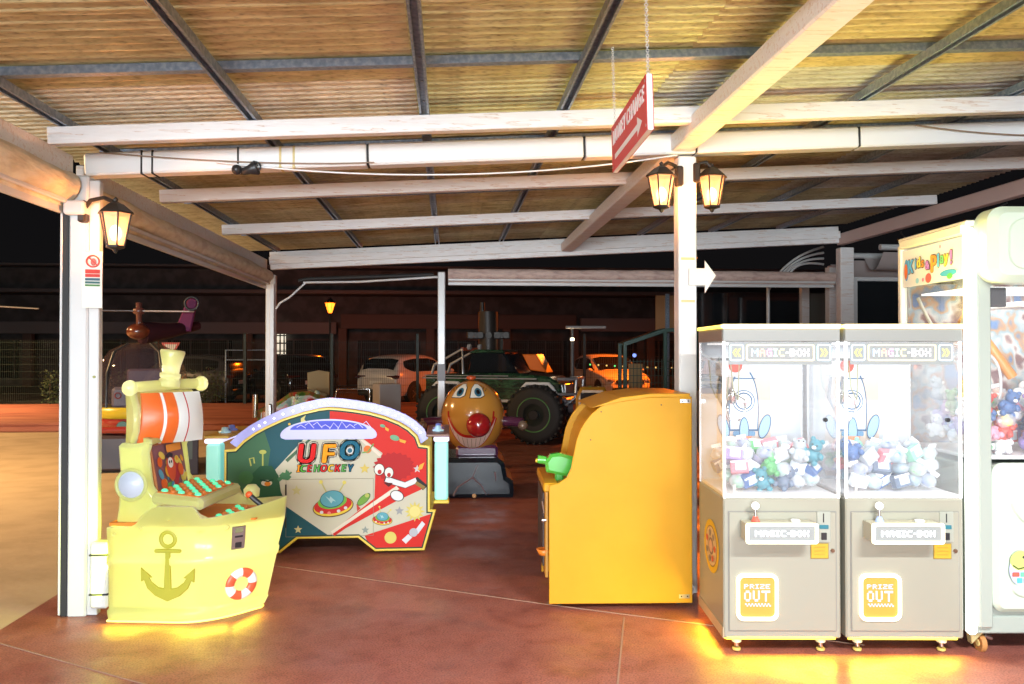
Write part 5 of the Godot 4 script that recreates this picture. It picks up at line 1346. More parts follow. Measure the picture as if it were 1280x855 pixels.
	# saucer
	var saucer := func(u: float, v: float, s: float, turn: float, called: String) -> void:
		var o := Node3D.new()
		o.name = called
		p.add_child(o, true)
		o.transform = Transform3D(Basis(Vector3(0, 0, 1), turn).scaled(Vector3(s, s, 1)), Vector3(hp(u, v).x, hp(u, v).y, 0.008))
		art("saucer_art", [[band([Vector2(-0.02, 0.05), Vector2(-0.07, 0.19)], 0.01), Color(0.5, 0.45, 0.15)], [band([Vector2(0.04, 0.05), Vector2(0.12, 0.15)], 0.01), Color(0.5, 0.45, 0.15)], [ell(-0.07, 0.19, 0.016, 0.016, 10), Color(0.65, 0.55, 0.12)], [ell(0.12, 0.155, 0.016, 0.016, 10), Color(0.65, 0.55, 0.12)], [ell(0, -0.03, 0.17, 0.085, 30), Color(0.12, 0.05, 0.02)], [ell(0, -0.028, 0.163, 0.078, 30), Color(0.7, 0.5, 0.05)], [ell(0, -0.018, 0.157, 0.068, 30), Color(0.5, 0.02, 0.02)], [ell(0, 0.015, 0.12, 0.062, 30), Color(0.15, 0.38, 0.05)], [ell(0, 0.035, 0.1, 0.072, 30), Color(0.03, 0.1, 0.12)], [ell(0, 0.037, 0.093, 0.066, 30), Color(0.1, 0.32, 0.38)], [[Vector2(-0.05, 0.07), Vector2(-0.02, 0.04), Vector2(-0.01, 0.06), Vector2(0.03, 0.01), Vector2(0.005, 0.02), Vector2(-0.01, 0.0)], Color(0.35, 0.55, 0.55)], [ell(-0.1, -0.06, 0.015, 0.013, 10), Color(0.6, 0.6, 0.6)], [ell(-0.04, -0.075, 0.015, 0.013, 10), Color(0.7, 0.2, 0.15)], [ell(0.04, -0.072, 0.015, 0.013, 10), Color(0.6, 0.6, 0.6)], [ell(0.1, -0.055, 0.015, 0.013, 10), Color(0.6, 0.6, 0.6)]], o)
	saucer.call(416, 627, 1.0, 0.15, "printed_saucer")
	saucer.call(477, 647, 0.5, -0.1, "printed_saucer")
	# red furry creature
	var fur := []
	for k in 40:
		var a := TAU * k / 40
		var rr := 1.0 + 0.09 * (1.0 if k % 2 == 0 else -0.6)
		fur.append(hp(491 + cos(a) * 24 * rr, 583 + sin(a) * 17 * rr))
	art("printed_red_creature", [[fur, Color(0.4, 0.012, 0.012)], [band(hps([[480, 597], [492, 602], [505, 606], [520, 600], [530, 610]]), 0.055), Color(0.02, 0.02, 0.02)], [band(hps([[481, 598], [492, 602], [505, 606], [519, 600]]), 0.045), Color(0.66, 0.66, 0.66)], [ell(hp(495, 619).x, hp(495, 619).y, 0.06, 0.045, 18, -0.4), Color(0.03, 0.03, 0.03)], [ell(hp(495, 619).x, hp(495, 619).y, 0.053, 0.039, 18, -0.4), Color(0.68, 0.68, 0.66)], [band(hps([[518, 603], [529, 610]]), 0.03), Color(0.25, 0.16, 0.04)],
		[ell(hp(473, 586).x, hp(473, 586).y, 0.045, 0.05, 20), Color(0.02, 0.02, 0.02)], [ell(hp(473, 586).x, hp(473, 586).y, 0.04, 0.045, 20), Color(0.7, 0.68, 0.62)], [ell(hp(485, 590).x, hp(485, 590).y, 0.04, 0.047, 20), Color(0.02, 0.02, 0.02)], [ell(hp(485, 590).x, hp(485, 590).y, 0.035, 0.042, 20), Color(0.7, 0.68, 0.62)], [ell(hp(473.5, 589).x, hp(473.5, 589).y, 0.017, 0.02, 14), Color(0.4, 0.02, 0.02)], [ell(hp(485, 593).x, hp(485, 593).y, 0.016, 0.019, 14), Color(0.4, 0.02, 0.02)], [hps([[478, 602], [490, 603], [485, 608]]), Color(0.08, 0.01, 0.01)]], p, 0.008)
	# green creature
	art("printed_green_creature", [[band(hps([[317, 580], [315, 571], [320, 570], [321, 577]]), 0.012), Color(0.4, 0.42, 0.1)], [band(hps([[331, 580], [331, 563]]), 0.012), Color(0.4, 0.42, 0.1)], [ell(hp(331, 563).x, hp(331, 563).y, 0.03, 0.018, 16), Color(0.4, 0.42, 0.1)], [hps([[312, 620], [316, 592], [328, 580], [342, 580], [350, 592], [353, 612], [358, 624], [340, 622]]), Color(0.02, 0.09, 0.045)], [band(hps([[350, 598], [357, 592], [363, 588]]), 0.03), Color(0.06, 0.18, 0.08)], [hps([[355, 588], [361, 590], [366, 594], [362, 598], [355, 597], [351, 592]]), Color(0.06, 0.18, 0.08)], [band(hps([[359, 591], [360, 585]]), 0.013), Color(0.06, 0.18, 0.08)], [band(hps([[362, 592], [366, 588]]), 0.013), Color(0.06, 0.18, 0.08)], [ell(hp(311, 594).x, hp(311, 594).y, 0.06, 0.055, 14), Color(0.05, 0.15, 0.06)], [ell(hp(336, 601).x, hp(336, 601).y, 0.045, 0.025, 18), Color(0.6, 0.6, 0.5)], [ell(hp(337, 602).x, hp(337, 602).y, 0.026, 0.019, 14), Color(0.6, 0.2, 0.02)], [band(hps([[328, 597], [338, 599], [344, 597]]), 0.012), Color(0.01, 0.05, 0.03)]], p, 0.008)
	# small motifs
	var star_tone := Color(0.5, 0.46, 0.22)
	for s in [[372, 611, 0.045, star_tone], [374, 659, 0.035, star_tone], [455, 585, 0.045, Color(0.55, 0.42, 0.1)], [498, 638, 0.04, Color(0.3, 0.3, 0.3)], [456, 661, 0.035, Color(0.25, 0.28, 0.25)], [520, 586, 0.035, Color(0.5, 0.5, 0.5)]]:
		art("printed_star", [[star(hp(s[0], s[1]).x, hp(s[0], s[1]).y, s[2]), s[3]]], p, 0.008)
	art("printed_sun", [[star(hp(517, 639).x, hp(517, 639).y, 0.085, 12, 0.6), Color(0.6, 0.5, 0.12)], [ell(hp(517, 639).x, hp(517, 639).y, 0.045, 0.045, 20), Color(0.66, 0.58, 0.2)]], p, 0.008)
	art("printed_planet", [[ell(hp(487, 671).x, hp(487, 671).y, 0.05, 0.05, 22), Color(0.6, 0.5, 0.12)]], p, 0.008)
	art("printed_planet", [[ell(hp(458.5, 561).x, hp(458.5, 561).y, 0.033, 0.033, 20), Color(0.65, 0.16, 0.03)], [band(hps([[452, 565], [459, 564], [466, 554]]), 0.012), Color(0.15, 0.3, 0.08)]], p, 0.009)
	art("printed_moon", [[star(hp(363, 529).x, hp(363, 529).y, 0.012, 6, 0.8), Color(0.6, 0.4, 0.05)], [hps([[383, 518], [381, 523], [384, 527], [377, 527], [377, 522]]), Color(0.6, 0.55, 0.2)]], p, 0.008)
	art("printed_satellite", [[hps([[501, 674], [506, 679], [514, 671], [509, 667]]), Color(0.6, 0.6, 0.62)], [hps([[517, 663], [521, 667], [530, 655], [526, 651]]), Color(0.6, 0.6, 0.62)], [ell(hp(515.5, 665).x, hp(515.5, 665).y, 0.036, 0.036, 18), Color(0.42, 0.42, 0.45)]], p, 0.008)
	art("printed_rocket", [[ell(hp(454, 623).x, hp(454, 623).y, 0.07, 0.032, 20, 0.75), Color(0.03, 0.08, 0.02)], [ell(hp(454, 623).x, hp(454, 623).y, 0.064, 0.027, 20, 0.75), Color(0.16, 0.32, 0.05)], [hps([[445, 628], [450, 634], [446, 638]]), Color(0.5, 0.05, 0.03)], [ell(hp(458, 618).x, hp(458, 618).y, 0.018, 0.018, 12), Color(0.4, 0.42, 0.1)]], p, 0.008)
	for m in [[477, 532, 0.5], [492, 547, 0.9]]:
		art("printed_rocket", [[ell(hp(m[0], m[1]).x, hp(m[0], m[1]).y, 0.045 * m[2], 0.026 * m[2], 16, -0.3), Color(0.15, 0.35, 0.2)], [hps([[m[0] + 6 * m[2], m[1] + 1], [m[0] + 16 * m[2], m[1] + 4], [m[0] + 14 * m[2], m[1] + 7], [m[0] + 7 * m[2], m[1] + 5]]), Color(0.75, 0.35, 0.04)]], p, 0.008)
	art("printed_flame", [[hps([[520, 588], [523, 581], [529, 578], [526, 586]]), Color(0.75, 0.35, 0.04)]], p, 0.009)
	# access hatch outline
	put("hatch_gap", ring_mesh(Array(hps([[359, 597], [466, 597], [466, 668], [359, 668]])), Array(hps([[359.4, 597.4], [465.6, 597.4], [465.6, 667.6], [359.4, 667.6]])), 0.001), mat("gap_brown", lin(0.2, 0.17, 0.12), 0.6), p, Vector3(0, 0, 0.0075))
	for v in [610, 650]: put("hatch_hinge", cbox(0.012, 0.09, 0.004, 0.001), mats.black_iron, p, Vector3(hp(359, v).x, hp(359, v).y, 0.009))
	# glowing arch above the panel: clear guard with a row of LEDs
	var out_a := []
	var in_a := []
	var c0 := hps(arch)
	var leds := []
	for k in c0.size():
		var q: Vector2 = c0[k]
		var up := (q - hp(410, 640)).normalized()
		out_a.append(q + up * 0.075)
		in_a.append(q + up * 0.0)
	var guard := tool()
	for k in c0.size() - 1:
		var a: Vector2 = out_a[k]
		var b: Vector2 = out_a[k + 1]
		var c: Vector2 = in_a[k + 1]
		var d: Vector2 = in_a[k]
		for z in [[-0.06, 1.0], [-0.1, -1.0]]: quad(guard, Vector3(a.x, a.y, z[0]), Vector3(b.x, b.y, z[0]), Vector3(c.x, c.y, z[0]), Vector3(d.x, d.y, z[0]), Vector3(0, 0, z[1]))
		quad(guard, Vector3(a.x, a.y, -0.06), Vector3(b.x, b.y, -0.06), Vector3(b.x, b.y, -0.1), Vector3(a.x, a.y, -0.1), Vector3((a - d).x, (a - d).y, 0))
	put("arch_guard_light", done(guard), mat("guard_light", lin(0.3, 0.3, 0.5), 0.3, 0.0, {"emit": Color(0.58, 0.58, 1.0), "energy": 0.3}), t)
	for k in range(2, 15):
		for f in [0.0, 0.5]:
			if k == 14 and f > 0: continue
			var q: Vector2 = (out_a[k] * 0.45 + in_a[k] * 0.55).lerp(out_a[mini(k + 1, 15)] * 0.45 + in_a[mini(k + 1, 15)] * 0.55, f)
			leds.append([ball(0.009, 8), xf(q.x, q.y, -0.055)])
	for l in leds:
		var e := put("led_bulb", l[0], mat("arch_led_light", lin(0.9, 0.9, 1), 0.3, 0.0, {"emit": Color(0.9, 0.92, 1.0), "energy": 2.5}), t)
		e.transform = l[1]
	lamp(t, "area", "arch_light", 0.3, Color(0.7, 0.7, 1.0), Vector3(0.2, 1.27, -0.15), 0.0, Vector2(1.1, 0.05), Vector3(0, -1, -0.3))
	# end columns
	for s in [-1.0, 1.0]:
		var x: float = s * 0.945
		var col := put("end_column_light", extr(rrect(0.115, 0.5, 0.03, 4), 0.16, 0.015), mat("column_light", lin(0.3, 0.5, 0.46), 0.4, 0.0, {"emit": Color(0.5, 0.95, 0.88), "energy": 0.4}), t, Vector3(x, 0.69, -0.08))
		put("column_base", cbox(0.13, 0.03, 0.18, 0.008), yellow, col, Vector3(0, -0.26, 0))
		put("column_top_light", cbox(0.13, 0.035, 0.9, 0.008), mat("column_cap_light", lin(0.9, 0.9, 1), 0.3, 0.0, {"emit": Color(0.85, 0.85, 1.0), "energy": 0.9}), t, Vector3(x, 0.96, -0.43))
		put("end_deck", cbox(0.2, 0.025, 0.88, 0.006), mat("deck_brown" if s > 0 else "deck_yellow", lin(0.2, 0.09, 0.06) if s > 0 else lin(0.5, 0.32, 0.05), 0.4), t, Vector3(x - s * 0.03, 0.993, -0.43))
		for k in 2:
			put("paddle", lathe([Vector2(0.05, 0.0), Vector2(0.055, 0.012), Vector2(0.03, 0.02), Vector2(0.026, 0.045), Vector2(0, 0.05)], 18), mat("paddle_%d" % k, [lin(0.4, 0.65, 0.7), lin(0.15, 0.2, 0.5)][k], 0.3), t, Vector3(x - s * 0.03, 1.006, -0.25 - 0.22 * k))
# ---------------------------------------------------------------- glowing pirate boat game
func boat_out(x_len: float, hw: float, n := 22) -> Array:       # plan outline (x, z): near flank from stern to stem, back along the far flank
	var near := []
	for i in n + 1:
		var u := float(i) / n
		var x := x_len * u
		var k := clampf((u - 0.5) / 0.5, 0.0, 1.0)
		var z := hw * (1.0 - pow(k, 2.3))
		near.append(Vector2(x, maxf(z, 0.018)))
	var far := []
	for q in near: far.append(Vector2(q.x, -q.y))
	far.reverse()
	return near + far

func boat_top(x: float) -> float:
	if x < 0.16: return 0.6
	if x < 0.3: return lerpf(0.6, 0.735, (x - 0.16) / 0.14)
	if x < 0.565: return 0.735
	if x < 0.6: return lerpf(0.735, 0.66, (x - 0.565) / 0.035)
	return lerpf(0.66, 0.745, pow((x - 0.6) / 0.42, 1.5))

func boat() -> void:
	var t := thing("pirate_boat_game", "glowing yellow pirate boat arcade game with an anchor on its flank", "arcade game", Vector3(-2.08, 0.0, -5.57), -8.0)
	var glow := mat("boat_plastic", lin(0.56, 0.6, 0.13), 0.42, 0.0, {"back": Color(1.0, 1.0, 1.0), "coat": 0.5, "coat_rough": 0.1})
	var st := tool(true)
	# [y, length, half width]; the last ring follows the rim
	var lev := [[0.01, 0.84, 0.325], [0.03, 0.87, 0.34], [0.08, 0.895, 0.352], [0.09, 0.892, 0.33], [0.105, 0.895, 0.33], [0.355, 0.95, 0.338], [0.372, 0.962, 0.358], [0.41, 0.968, 0.358], [0.427, 0.963, 0.338], [0.7, 1.005, 0.355], [1.0, 1.02, 0.362], [1.0, 0.995, 0.335]]
	var rings := []
	for l in lev:
		var r := []
		for q in boat_out(l[1], l[2]):
			var y: float = l[0]
			var top := boat_top(q.x)
			if y > 0.5: y = lerpf(0.5, top, (y - 0.5) / 0.5)
			r.append(Vector3(q.x, y, q.y))
		rings.append(r)
	var mid := Vector3(0.45, 0, 0)
	var n: int = rings[0].size()
	for k in rings.size() - 1:
		if k == 10: st.set_smooth_group(3)
		for i in n:
			var j := (i + 1) % n
			var out: Vector3 = (rings[k][i] + rings[k][j]) / 2 - mid
			out.y = 0
			if k == 10: out = Vector3.UP
			quad(st, rings[k][i], rings[k][j], rings[k + 1][j], rings[k + 1][i], out)
	# bottom
	st.set_smooth_group(-1)
	for i in n: tri(st, rings[0][i], rings[0][(i + 1) % n], Vector3(0.4, 0.01, 0), Vector3.DOWN)
	put("hull", done(st), glow, t)
	for k in [[0.12, 0.2], [0.45, 0.2], [0.72, 0.12], [0.3, 0.2]]:
		for s in [-1.0, 1.0]:
			if k[0] == 0.3: continue
			put("inner_bulb", ball(0.02, 8), mat("boat_bulb_light", lin(1, 1, 0.9), 0.4, 0.0, {"emit": Color(1, 0.97, 0.75), "energy": 3.0}), t, Vector3(k[0], 0.17, k[1] * s))
			lamp(t, "omni", "inner_light", 0.024, Color(0.93, 1.0, 0.6), Vector3(k[0], 0.17, k[1] * s), 0.02)
	for x in [0.15, 0.42, 0.78]:
		put("inner_bulb", ball(0.02, 8), mat("boat_bulb_light"), t, Vector3(x, 0.53, 0.0))
		lamp(t, "omni", "inner_light", 0.03, Color(0.93, 1.0, 0.6), Vector3(x, 0.53, 0.0), 0.02)
	# light strip and lamps added at the hull foot to spill yellow on the floor
	var foot := boat_out(0.86, 0.34)
	var run_near := []
	for q in foot: run_near.append(Vector3(q.x, 0.014, q.y * 1.012 + 0.002))
	run_near.append(run_near[0])
	put("added_foot_strip", tube(run_near, 0.008, 6), mat("added_foot_glow", lin(0.9, 0.85, 0.3), 0.4, 0.0, {"emit": Color(1.0, 0.88, 0.3), "energy": 1.0}), t)
	for q in [[0.28, 0.362, 0.58, 0.13, 0.0], [0.66, 0.33, 0.2, 0.045, 0.5], [0.83, 0.2, 0.24, 0.06, 1.2]]:
		lamp(t, "area", "added_foot_light", q[3], Color(1.0, 0.88, 0.25), Vector3(q[0], 0.06, q[1]), 0.0, Vector2(q[2], 0.02), Vector3(sin(q[4]), -0.1, cos(q[4])))
	lamp(t, "area", "added_stern_light", 0.4, Color(0.93, 1.0, 0.25), Vector3(-0.03, 0.42, 0.3), 0.0, Vector2(0.2, 0.6), Vector3(-1, 0.15, -0.3))  # lamp without a fitting, added to tint the post yellow
	# deck and the two button trays
	var deck := mat("deck_orange", lin(0.7, 0.2, 0.02), 0.4)
	var dk := []
	for q in boat_out(0.985, 0.33): dk.append(Vector2(q.x, -q.y))
	var dm := put("deck", extr(dk, 0.02), deck, t, Vector3(0, 0.615, 0), Vector3(-90, 0, 0))
	var tray := put("button_tray", cbox(0.34, 0.075, 0.62, 0.02), glow, t, Vector3(0.42, 0.755, 0.0), Vector3(0, 0, -6))
	put("tray_face", cbox(0.28, 0.01, 0.54, 0.003), deck, tray, Vector3(-0.01, 0.037, 0))
	var green := mat("button_light_green", lin(0.1, 0.5, 0.3), 0.2, 0.0, {"emit": Color(0.35, 1.0, 0.7), "energy": 0.45})
	var amber := mat("button_amber", lin(0.5, 0.25, 0.05), 0.3)
	var hole := mat("board_orange", lin(0.55, 0.16, 0.03), 0.4)
	for i in 5:
		for k in 7:
			var g := (i + k) % 2 == 0
			put("button", lathe([Vector2(0.022, 0), Vector2(0.02, 0.008), Vector2(0.012, 0.015), Vector2(0, 0.017)], 12), green if g else hole, tray, Vector3(-0.12 + i * 0.055, 0.042, -0.23 + k * 0.076))
	var low := put("lower_board", cbox(0.3, 0.012, 0.4, 0.003), deck, t, Vector3(0.74, 0.632, 0.0))
	for i in 5:
		for k in 5:
			var g := (i + k) % 2 == 0
			if absf(-0.15 + k * 0.076) > 0.2 - 0.03 * i: continue
			put("button", lathe([Vector2(0.022, 0), Vector2(0.02, 0.008), Vector2(0.012, 0.015), Vector2(0, 0.017)], 12), green if g else hole, low, Vector3(-0.11 + i * 0.055, 0.006, -0.15 + k * 0.076))
	put("mallet_rest", lathe([Vector2(0.05, 0), Vector2(0.055, 0.05), Vector2(0.03, 0.08), Vector2(0, 0.08)], 16), glow, t, Vector3(0.7, 0.7, -0.22))
	var ml := put("mallet", cyl(0.017, 0.12, 12), mats.black_plastic, t, Vector3(0.83, 0.71, 0.02), Vector3(0, 0, 50))
	put("mallet_head", ball(0.024, 10), mat("mallet_red", lin(0.7, 0.1, 0.02), 0.3), ml, Vector3(0, 0.07, 0))
	# anchor and other things on the near flank (local x, y on the flank, z about 0.35)
	var shaded_plastic := mat("anchor_shaded", lin(0.42, 0.4, 0.03), 0.5, 0.0, {"back": Color(0.4, 0.4, 0.4)})  # same plastic as the hull, shade of the recess put into the colour
	var an := Node3D.new()
	an.name = "anchor"
	t.add_child(an, true)
	an.position = Vector3(0.39, 0.31, 0.3475)
	put("anchor_ring", torus(0.045, 0.013, 28, 8, 0, TAU, 0.6), shaded_plastic, an, Vector3(0, 0.22, 0.002))
	put("anchor_stock", extr(rrect(0.17, 0.022, 0.01, 4), 0.02, 0.004), shaded_plastic, an, Vector3(0, 0.148, 0.002))
	var fl := [Vector2(-0.014, 0.14), Vector2(0.014, 0.14), Vector2(0.022, -0.085), Vector2(0.06, -0.08), Vector2(0.105, -0.045), Vector2(0.12, -0.02), Vector2(0.1, -0.018), Vector2(0.172, 0.042), Vector2(0.17, -0.045), Vector2(0.15, -0.035), Vector2(0.13, -0.085), Vector2(0.08, -0.13), Vector2(0.0, -0.165)]
	var fr := []
	for q in fl: fr.append(Vector2(-q.x, q.y))
	fr.remove_at(0)
	fr.remove_at(0)
	fr.pop_back()
	fr.reverse()
	fl.remove_at(0)
	put("anchor_shank", extr([Vector2(-0.014, 0.14)] + fl + fr, 0.018, 0.004), shaded_plastic, an, Vector3(0, 0, 0.002))
	for q in [[0.05, 0.56], [0.22, 0.6], [0.4, 0.66], [0.6, 0.58], [0.75, 0.6]]:
		put("hull_bolt", cyl(0.014, 0.012, 12), mat("bolt_yellow", lin(0.6, 0.55, 0.15), 0.4), t, Vector3(q[0], q[1], 0.352 - maxf(0, q[0] - 0.5) * 0.18), Vector3(90, 0, 0))
	# coin door and lifebuoy sit on the curve of the bow
	var at_bow := func(x: float, y: float, off: float) -> Transform3D:
		var reach := 0.9 + 0.16 * y
		var f := func(xx: float) -> float: return 0.345 * (1.0 - pow(clampf((xx / reach - 0.5) / 0.5, 0, 1), 2.3))
		var z: float = f.call(x)
		var dz: float = (f.call(x + 0.01) - f.call(x - 0.01)) / 0.02
		var tangent := Vector3(1, 0, dz).normalized()
		var nrm := Vector3(-dz, -0.2, 1).normalized()
		var up := nrm.cross(tangent).normalized()
		return Transform3D(Basis(tangent, up, nrm), Vector3(x, y, z) + nrm * off)
	var cd := put("coin_door", cbox(0.085, 0.15, 0.012, 0.003), mats.steel, t)
	cd.transform = at_bow.call(0.79, 0.525, 0.012)
	put("coin_slot", cbox(0.05, 0.012, 0.006, 0.001), mats.black_plastic, cd, Vector3(0, 0.01, 0.007))
	put("coin_return", cbox(0.04, 0.035, 0.008, 0.002), mats.black_plastic, cd, Vector3(0, -0.045, 0.006))
	put("price_label", cbox(0.05, 0.03, 0.004, 0.001), mat("gun_dark_label", lin(0.2, 0.2, 0.1), 0.5), cd, Vector3(0, 0.05, 0.007))
	var lb := Node3D.new()
	lb.name = "lifebuoy"
	t.add_child(lb, true)
	lb.transform = at_bow.call(0.79, 0.225, 0.02)
	for k in 8:
		put("lifebuoy_band", torus(0.075, 0.03, 5, 10, TAU * k / 8, TAU * (k + 1) / 8, 0.6), mat("buoy_white", lin(0.82, 0.82, 0.82), 0.35) if k % 2 == 0 else mat("buoy_red", lin(0.72, 0.12, 0.05), 0.35), lb)
	# stern tower: two cheeks with the screen between them
	var cheek := [Vector2(0.015, 0.59), Vector2(0.15, 0.6), Vector2(0.29, 0.72), Vector2(0.29, 0.77), Vector2(0.235, 0.85), Vector2(0.21, 1.05), Vector2(0.225, 1.105), Vector2(0.2, 1.125), Vector2(0.1, 1.11), Vector2(0.05, 1.12), Vector2(0.03, 1.1), Vector2(0.045, 0.9), Vector2(0.03, 0.7)]
	var ck := extr(cheek, 0.09, 0.022, true)
	for s in [-1.0, 1.0]:
		put("tower_cheek", ck, glow, t, Vector3(0, 0, 0.255 * s))
		for q in [Vector2(0.14, 0.7), Vector2(0.12, 1.0)]:
			put("tower_bulb", ball(0.012, 8), mat("boat_bulb_light"), t, Vector3(q.x, q.y, 0.255 * s))
			lamp(t, "omni", "tower_light", 0.007, Color(0.93, 1.0, 0.6), Vector3(q.x, q.y, 0.255 * s), 0.012)
	var sp := put("speaker_ring", torus(0.095, 0.012, 32, 8), glow, t, Vector3(0.125, 0.86, 0.303))
	put("speaker_disc_light", lathe([Vector2(0.085, 0.0), Vector2(0.07, 0.014), Vector2(0.0, 0.024)], 28), mat("speaker_light", lin(0.4, 0.44, 0.5), 0.35, 0.0, {"emit": Color(0.78, 0.86, 1.0), "energy": 0.1}), sp, Vector3.ZERO, Vector3(90, 0, 0))
	put("tower_back", cbox(0.05, 0.5, 0.44, 0.015), glow, t, Vector3(0.07, 0.85, 0))
	var scr := put("screen_panel", cbox(0.02, 0.4, 0.42, 0.004), mat("screen_frame", lin(0.35, 0.12, 0.04), 0.4), t, Vector3(0.225, 0.9, 0), Vector3(0, 0, 10))
	# colourful crew picture on the panel (abstract patches)
	var sc := Node3D.new()
	sc.name = "crew_picture"
	scr.add_child(sc, true)
	sc.transform = Transform3D(Basis(Vector3(0, 1, 0), PI / 2), Vector3(0.0115, 0, 0))
	var shapes := [[rrect(0.4, 0.38, 0.02, 3), Color(0.22, 0.1, 0.12)]]
	var r := RandomNumberGenerator.new()
	r.seed = 5
	var tones := [Color(0.7, 0.12, 0.02), Color(0.75, 0.35, 0.03), Color(0.1, 0.3, 0.45), Color(0.6, 0.5, 0.4), Color(0.12, 0.35, 0.1), Color(0.45, 0.04, 0.05), Color(0.7, 0.55, 0.1)]
	for k in 46: shapes.append([ell(r.randf_range(-0.165, 0.165), r.randf_range(-0.16, 0.12), r.randf_range(0.012, 0.04), r.randf_range(0.012, 0.045), 12, r.randf() * 3.0), tones[r.randi() % 7]])
	shapes.append([ell(-0.02, 0.03, 0.06, 0.09, 20), Color(0.6, 0.08, 0.03)])
	shapes.append([ell(-0.02, 0.06, 0.035, 0.035, 16), Color(0.75, 0.73, 0.68)])
	shapes.append([ell(-0.032, 0.065, 0.009, 0.011, 10), Color(0.03, 0.03, 0.03)])
	shapes.append([ell(-0.006, 0.065, 0.009, 0.011, 10), Color(0.03, 0.03, 0.03)])
	shapes.append([band([Vector2(-0.06, 0.1), Vector2(-0.02, 0.115), Vector2(0.02, 0.1)], 0.03), Color(0.03, 0.03, 0.04)])
	shapes.append([rrect(0.2, 0.05, 0.01, 3, Vector2(0.05, 0.155)), Color(0.75, 0.28, 0.04)])
	shapes.append([rrect(0.12, 0.025, 0.005, 3, Vector2(0.1, -0.16)), Color(0.5, 0.5, 0.4)])
	art("crew_art", shapes, sc, 0.0, 0.0003)
	put("screen_lip", extr([Vector2(-0.03, 0), Vector2(0.03, 0), Vector2(0.02, 0.03), Vector2(-0.03, 0.04)], 0.5, 0.008), glow, t, Vector3(0.2, 1.11, 0))
	# sail of five cloths, bulging forward
	var sail := Node3D.new()
	sail.name = "sail"
	t.add_child(sail, true)
	sail.position = Vector3(0.2, 1.1, 0.0)
	sail.scale = Vector3(0.85, 0.85, 0.78)
	sail.rotation_degrees.y = -38.0
	var edges := [-0.27, -0.12, -0.095, 0.005, 0.02, 0.1, 0.112, 0.29]
	var or_m := mat("sail_orange", lin(0.75, 0.13, 0.015), 0.35, 0.0, {"back": Color(0.6, 0.6, 0.6)})
	var wh_m := mat("sail_white", lin(0.8, 0.84, 0.84), 0.35, 0.0, {"back": Color(0.6, 0.6, 0.6)})
	var rd_m := mat("sail_red", lin(0.5, 0.02, 0.03), 0.35)
	var pick := [or_m, wh_m, or_m, wh_m, wh_m, rd_m, wh_m]
	for k in 7:
		var e0: float = edges[k]
		var e1: float = edges[k + 1]
		# edges run from the near side (+z) to the far side (-z)
		var cloth := tool(true)
		var P := func(u: float, v: float, back: float) -> Vector3:
			var z := -lerpf(e0, e1, u)
			var b := sin(PI * (0.12 + 0.76 * v)) * 0.16 * (1.0 - pow(z / 0.36, 2.0)) + 0.02
			return Vector3(0.02 + b - back, v * 0.37 + 0.02 * v, z * (1.0 - 0.1 * v))
		for i in 6:
			for j in 12:
				for bk in [0.0, 0.03]: quad(cloth, P.call(i / 6.0, j / 12.0, bk), P.call((i + 1) / 6.0, j / 12.0, bk), P.call((i + 1) / 6.0, (j + 1) / 12.0, bk), P.call(i / 6.0, (j + 1) / 12.0, bk), Vector3(1 if bk == 0.0 else -1, 0, 0))
		cloth.set_smooth_group(-1)
		for j in 12:
			for uu in [0.0, 1.0]: quad(cloth, P.call(uu, j / 12.0, 0.0), P.call(uu, (j + 1) / 12.0, 0.0), P.call(uu, (j + 1) / 12.0, 0.03), P.call(uu, j / 12.0, 0.03), Vector3(0, 0, 1 if uu == 0.0 else -1))
		put("sail_cloth", done(cloth), pick[k], sail)
	var back_l := extr([Vector2(-0.05, -0.02), Vector2(0.04, -0.02), Vector2(0.12, 0.1), Vector2(0.12, 0.28), Vector2(0.04, 0.41), Vector2(-0.06, 0.41), Vector2(-0.03, 0.2)], 0.06, 0.018, true)
	put("sail_edge", back_l, glow, sail, Vector3(-0.03, 0, 0.285))
	put("sail_back", cbox(0.05, 0.42, 0.56, 0.02), glow, sail, Vector3(-0.08, 0.19, 0))
	put("sail_bulb", ball(0.015, 8), mat("boat_bulb_light"), sail, Vector3(-0.06, 0.2, 0.27))
	put("yard", tube([Vector3(0.0, 0.435, 0.3), Vector3(0.02, 0.445, 0.1), Vector3(0.02, 0.45, -0.1), Vector3(0.0, 0.45, -0.3)], 0.042, 14), glow, sail)
	put("yard_end", ball(0.062, 16), glow, sail, Vector3(0, 0.43, 0.31))
	put("yard_end", ball(0.062, 16), glow, sail, Vector3(0, 0.45, -0.31))
	put("crows_nest", lathe([Vector2(0, 0.44), Vector2(0.085, 0.45), Vector2(0.085, 0.5), Vector2(0.07, 0.515), Vector2(0.082, 0.52), Vector2(0.084, 0.55), Vector2(0.068, 0.555), Vector2(0.075, 0.62), Vector2(0.1, 0.72), Vector2(0.094, 0.735), Vector2(0.07, 0.735), Vector2(0.05, 0.66), Vector2(0, 0.65)], 24), glow, sail, Vector3(0.0, -0.01, 0.03), Vector3(-4, 0, -5))
	for q in [[0.03, 0.2, 0.12, 0.006], [0.03, 0.2, -0.12, 0.006], [0.035, 0.438, 0.3, 0.003], [0.035, 0.45, -0.3, 0.003], [0.03, 0.57, 0.03, 0.008]]:
		lamp(sail, "omni", "sail_light", q[3], Color(1.0, 0.97, 0.8), Vector3(q[0] - 0.03, q[1], q[2]), 0.012)
# ---------------------------------------------------------------- egg-faced clown ride
func egg_r(lat: float) -> float: return 0.38 * (1.0 - 0.14 * sin(lat))          # a little fuller below
func egg_p(lon: float, lat: float, off := 0.0) -> Vector3:
	var r := egg_r(lat) + off
	return Vector3(sin(lon) * cos(lat) * r, sin(lat) * r * 1.17, cos(lon) * cos(lat) * r)

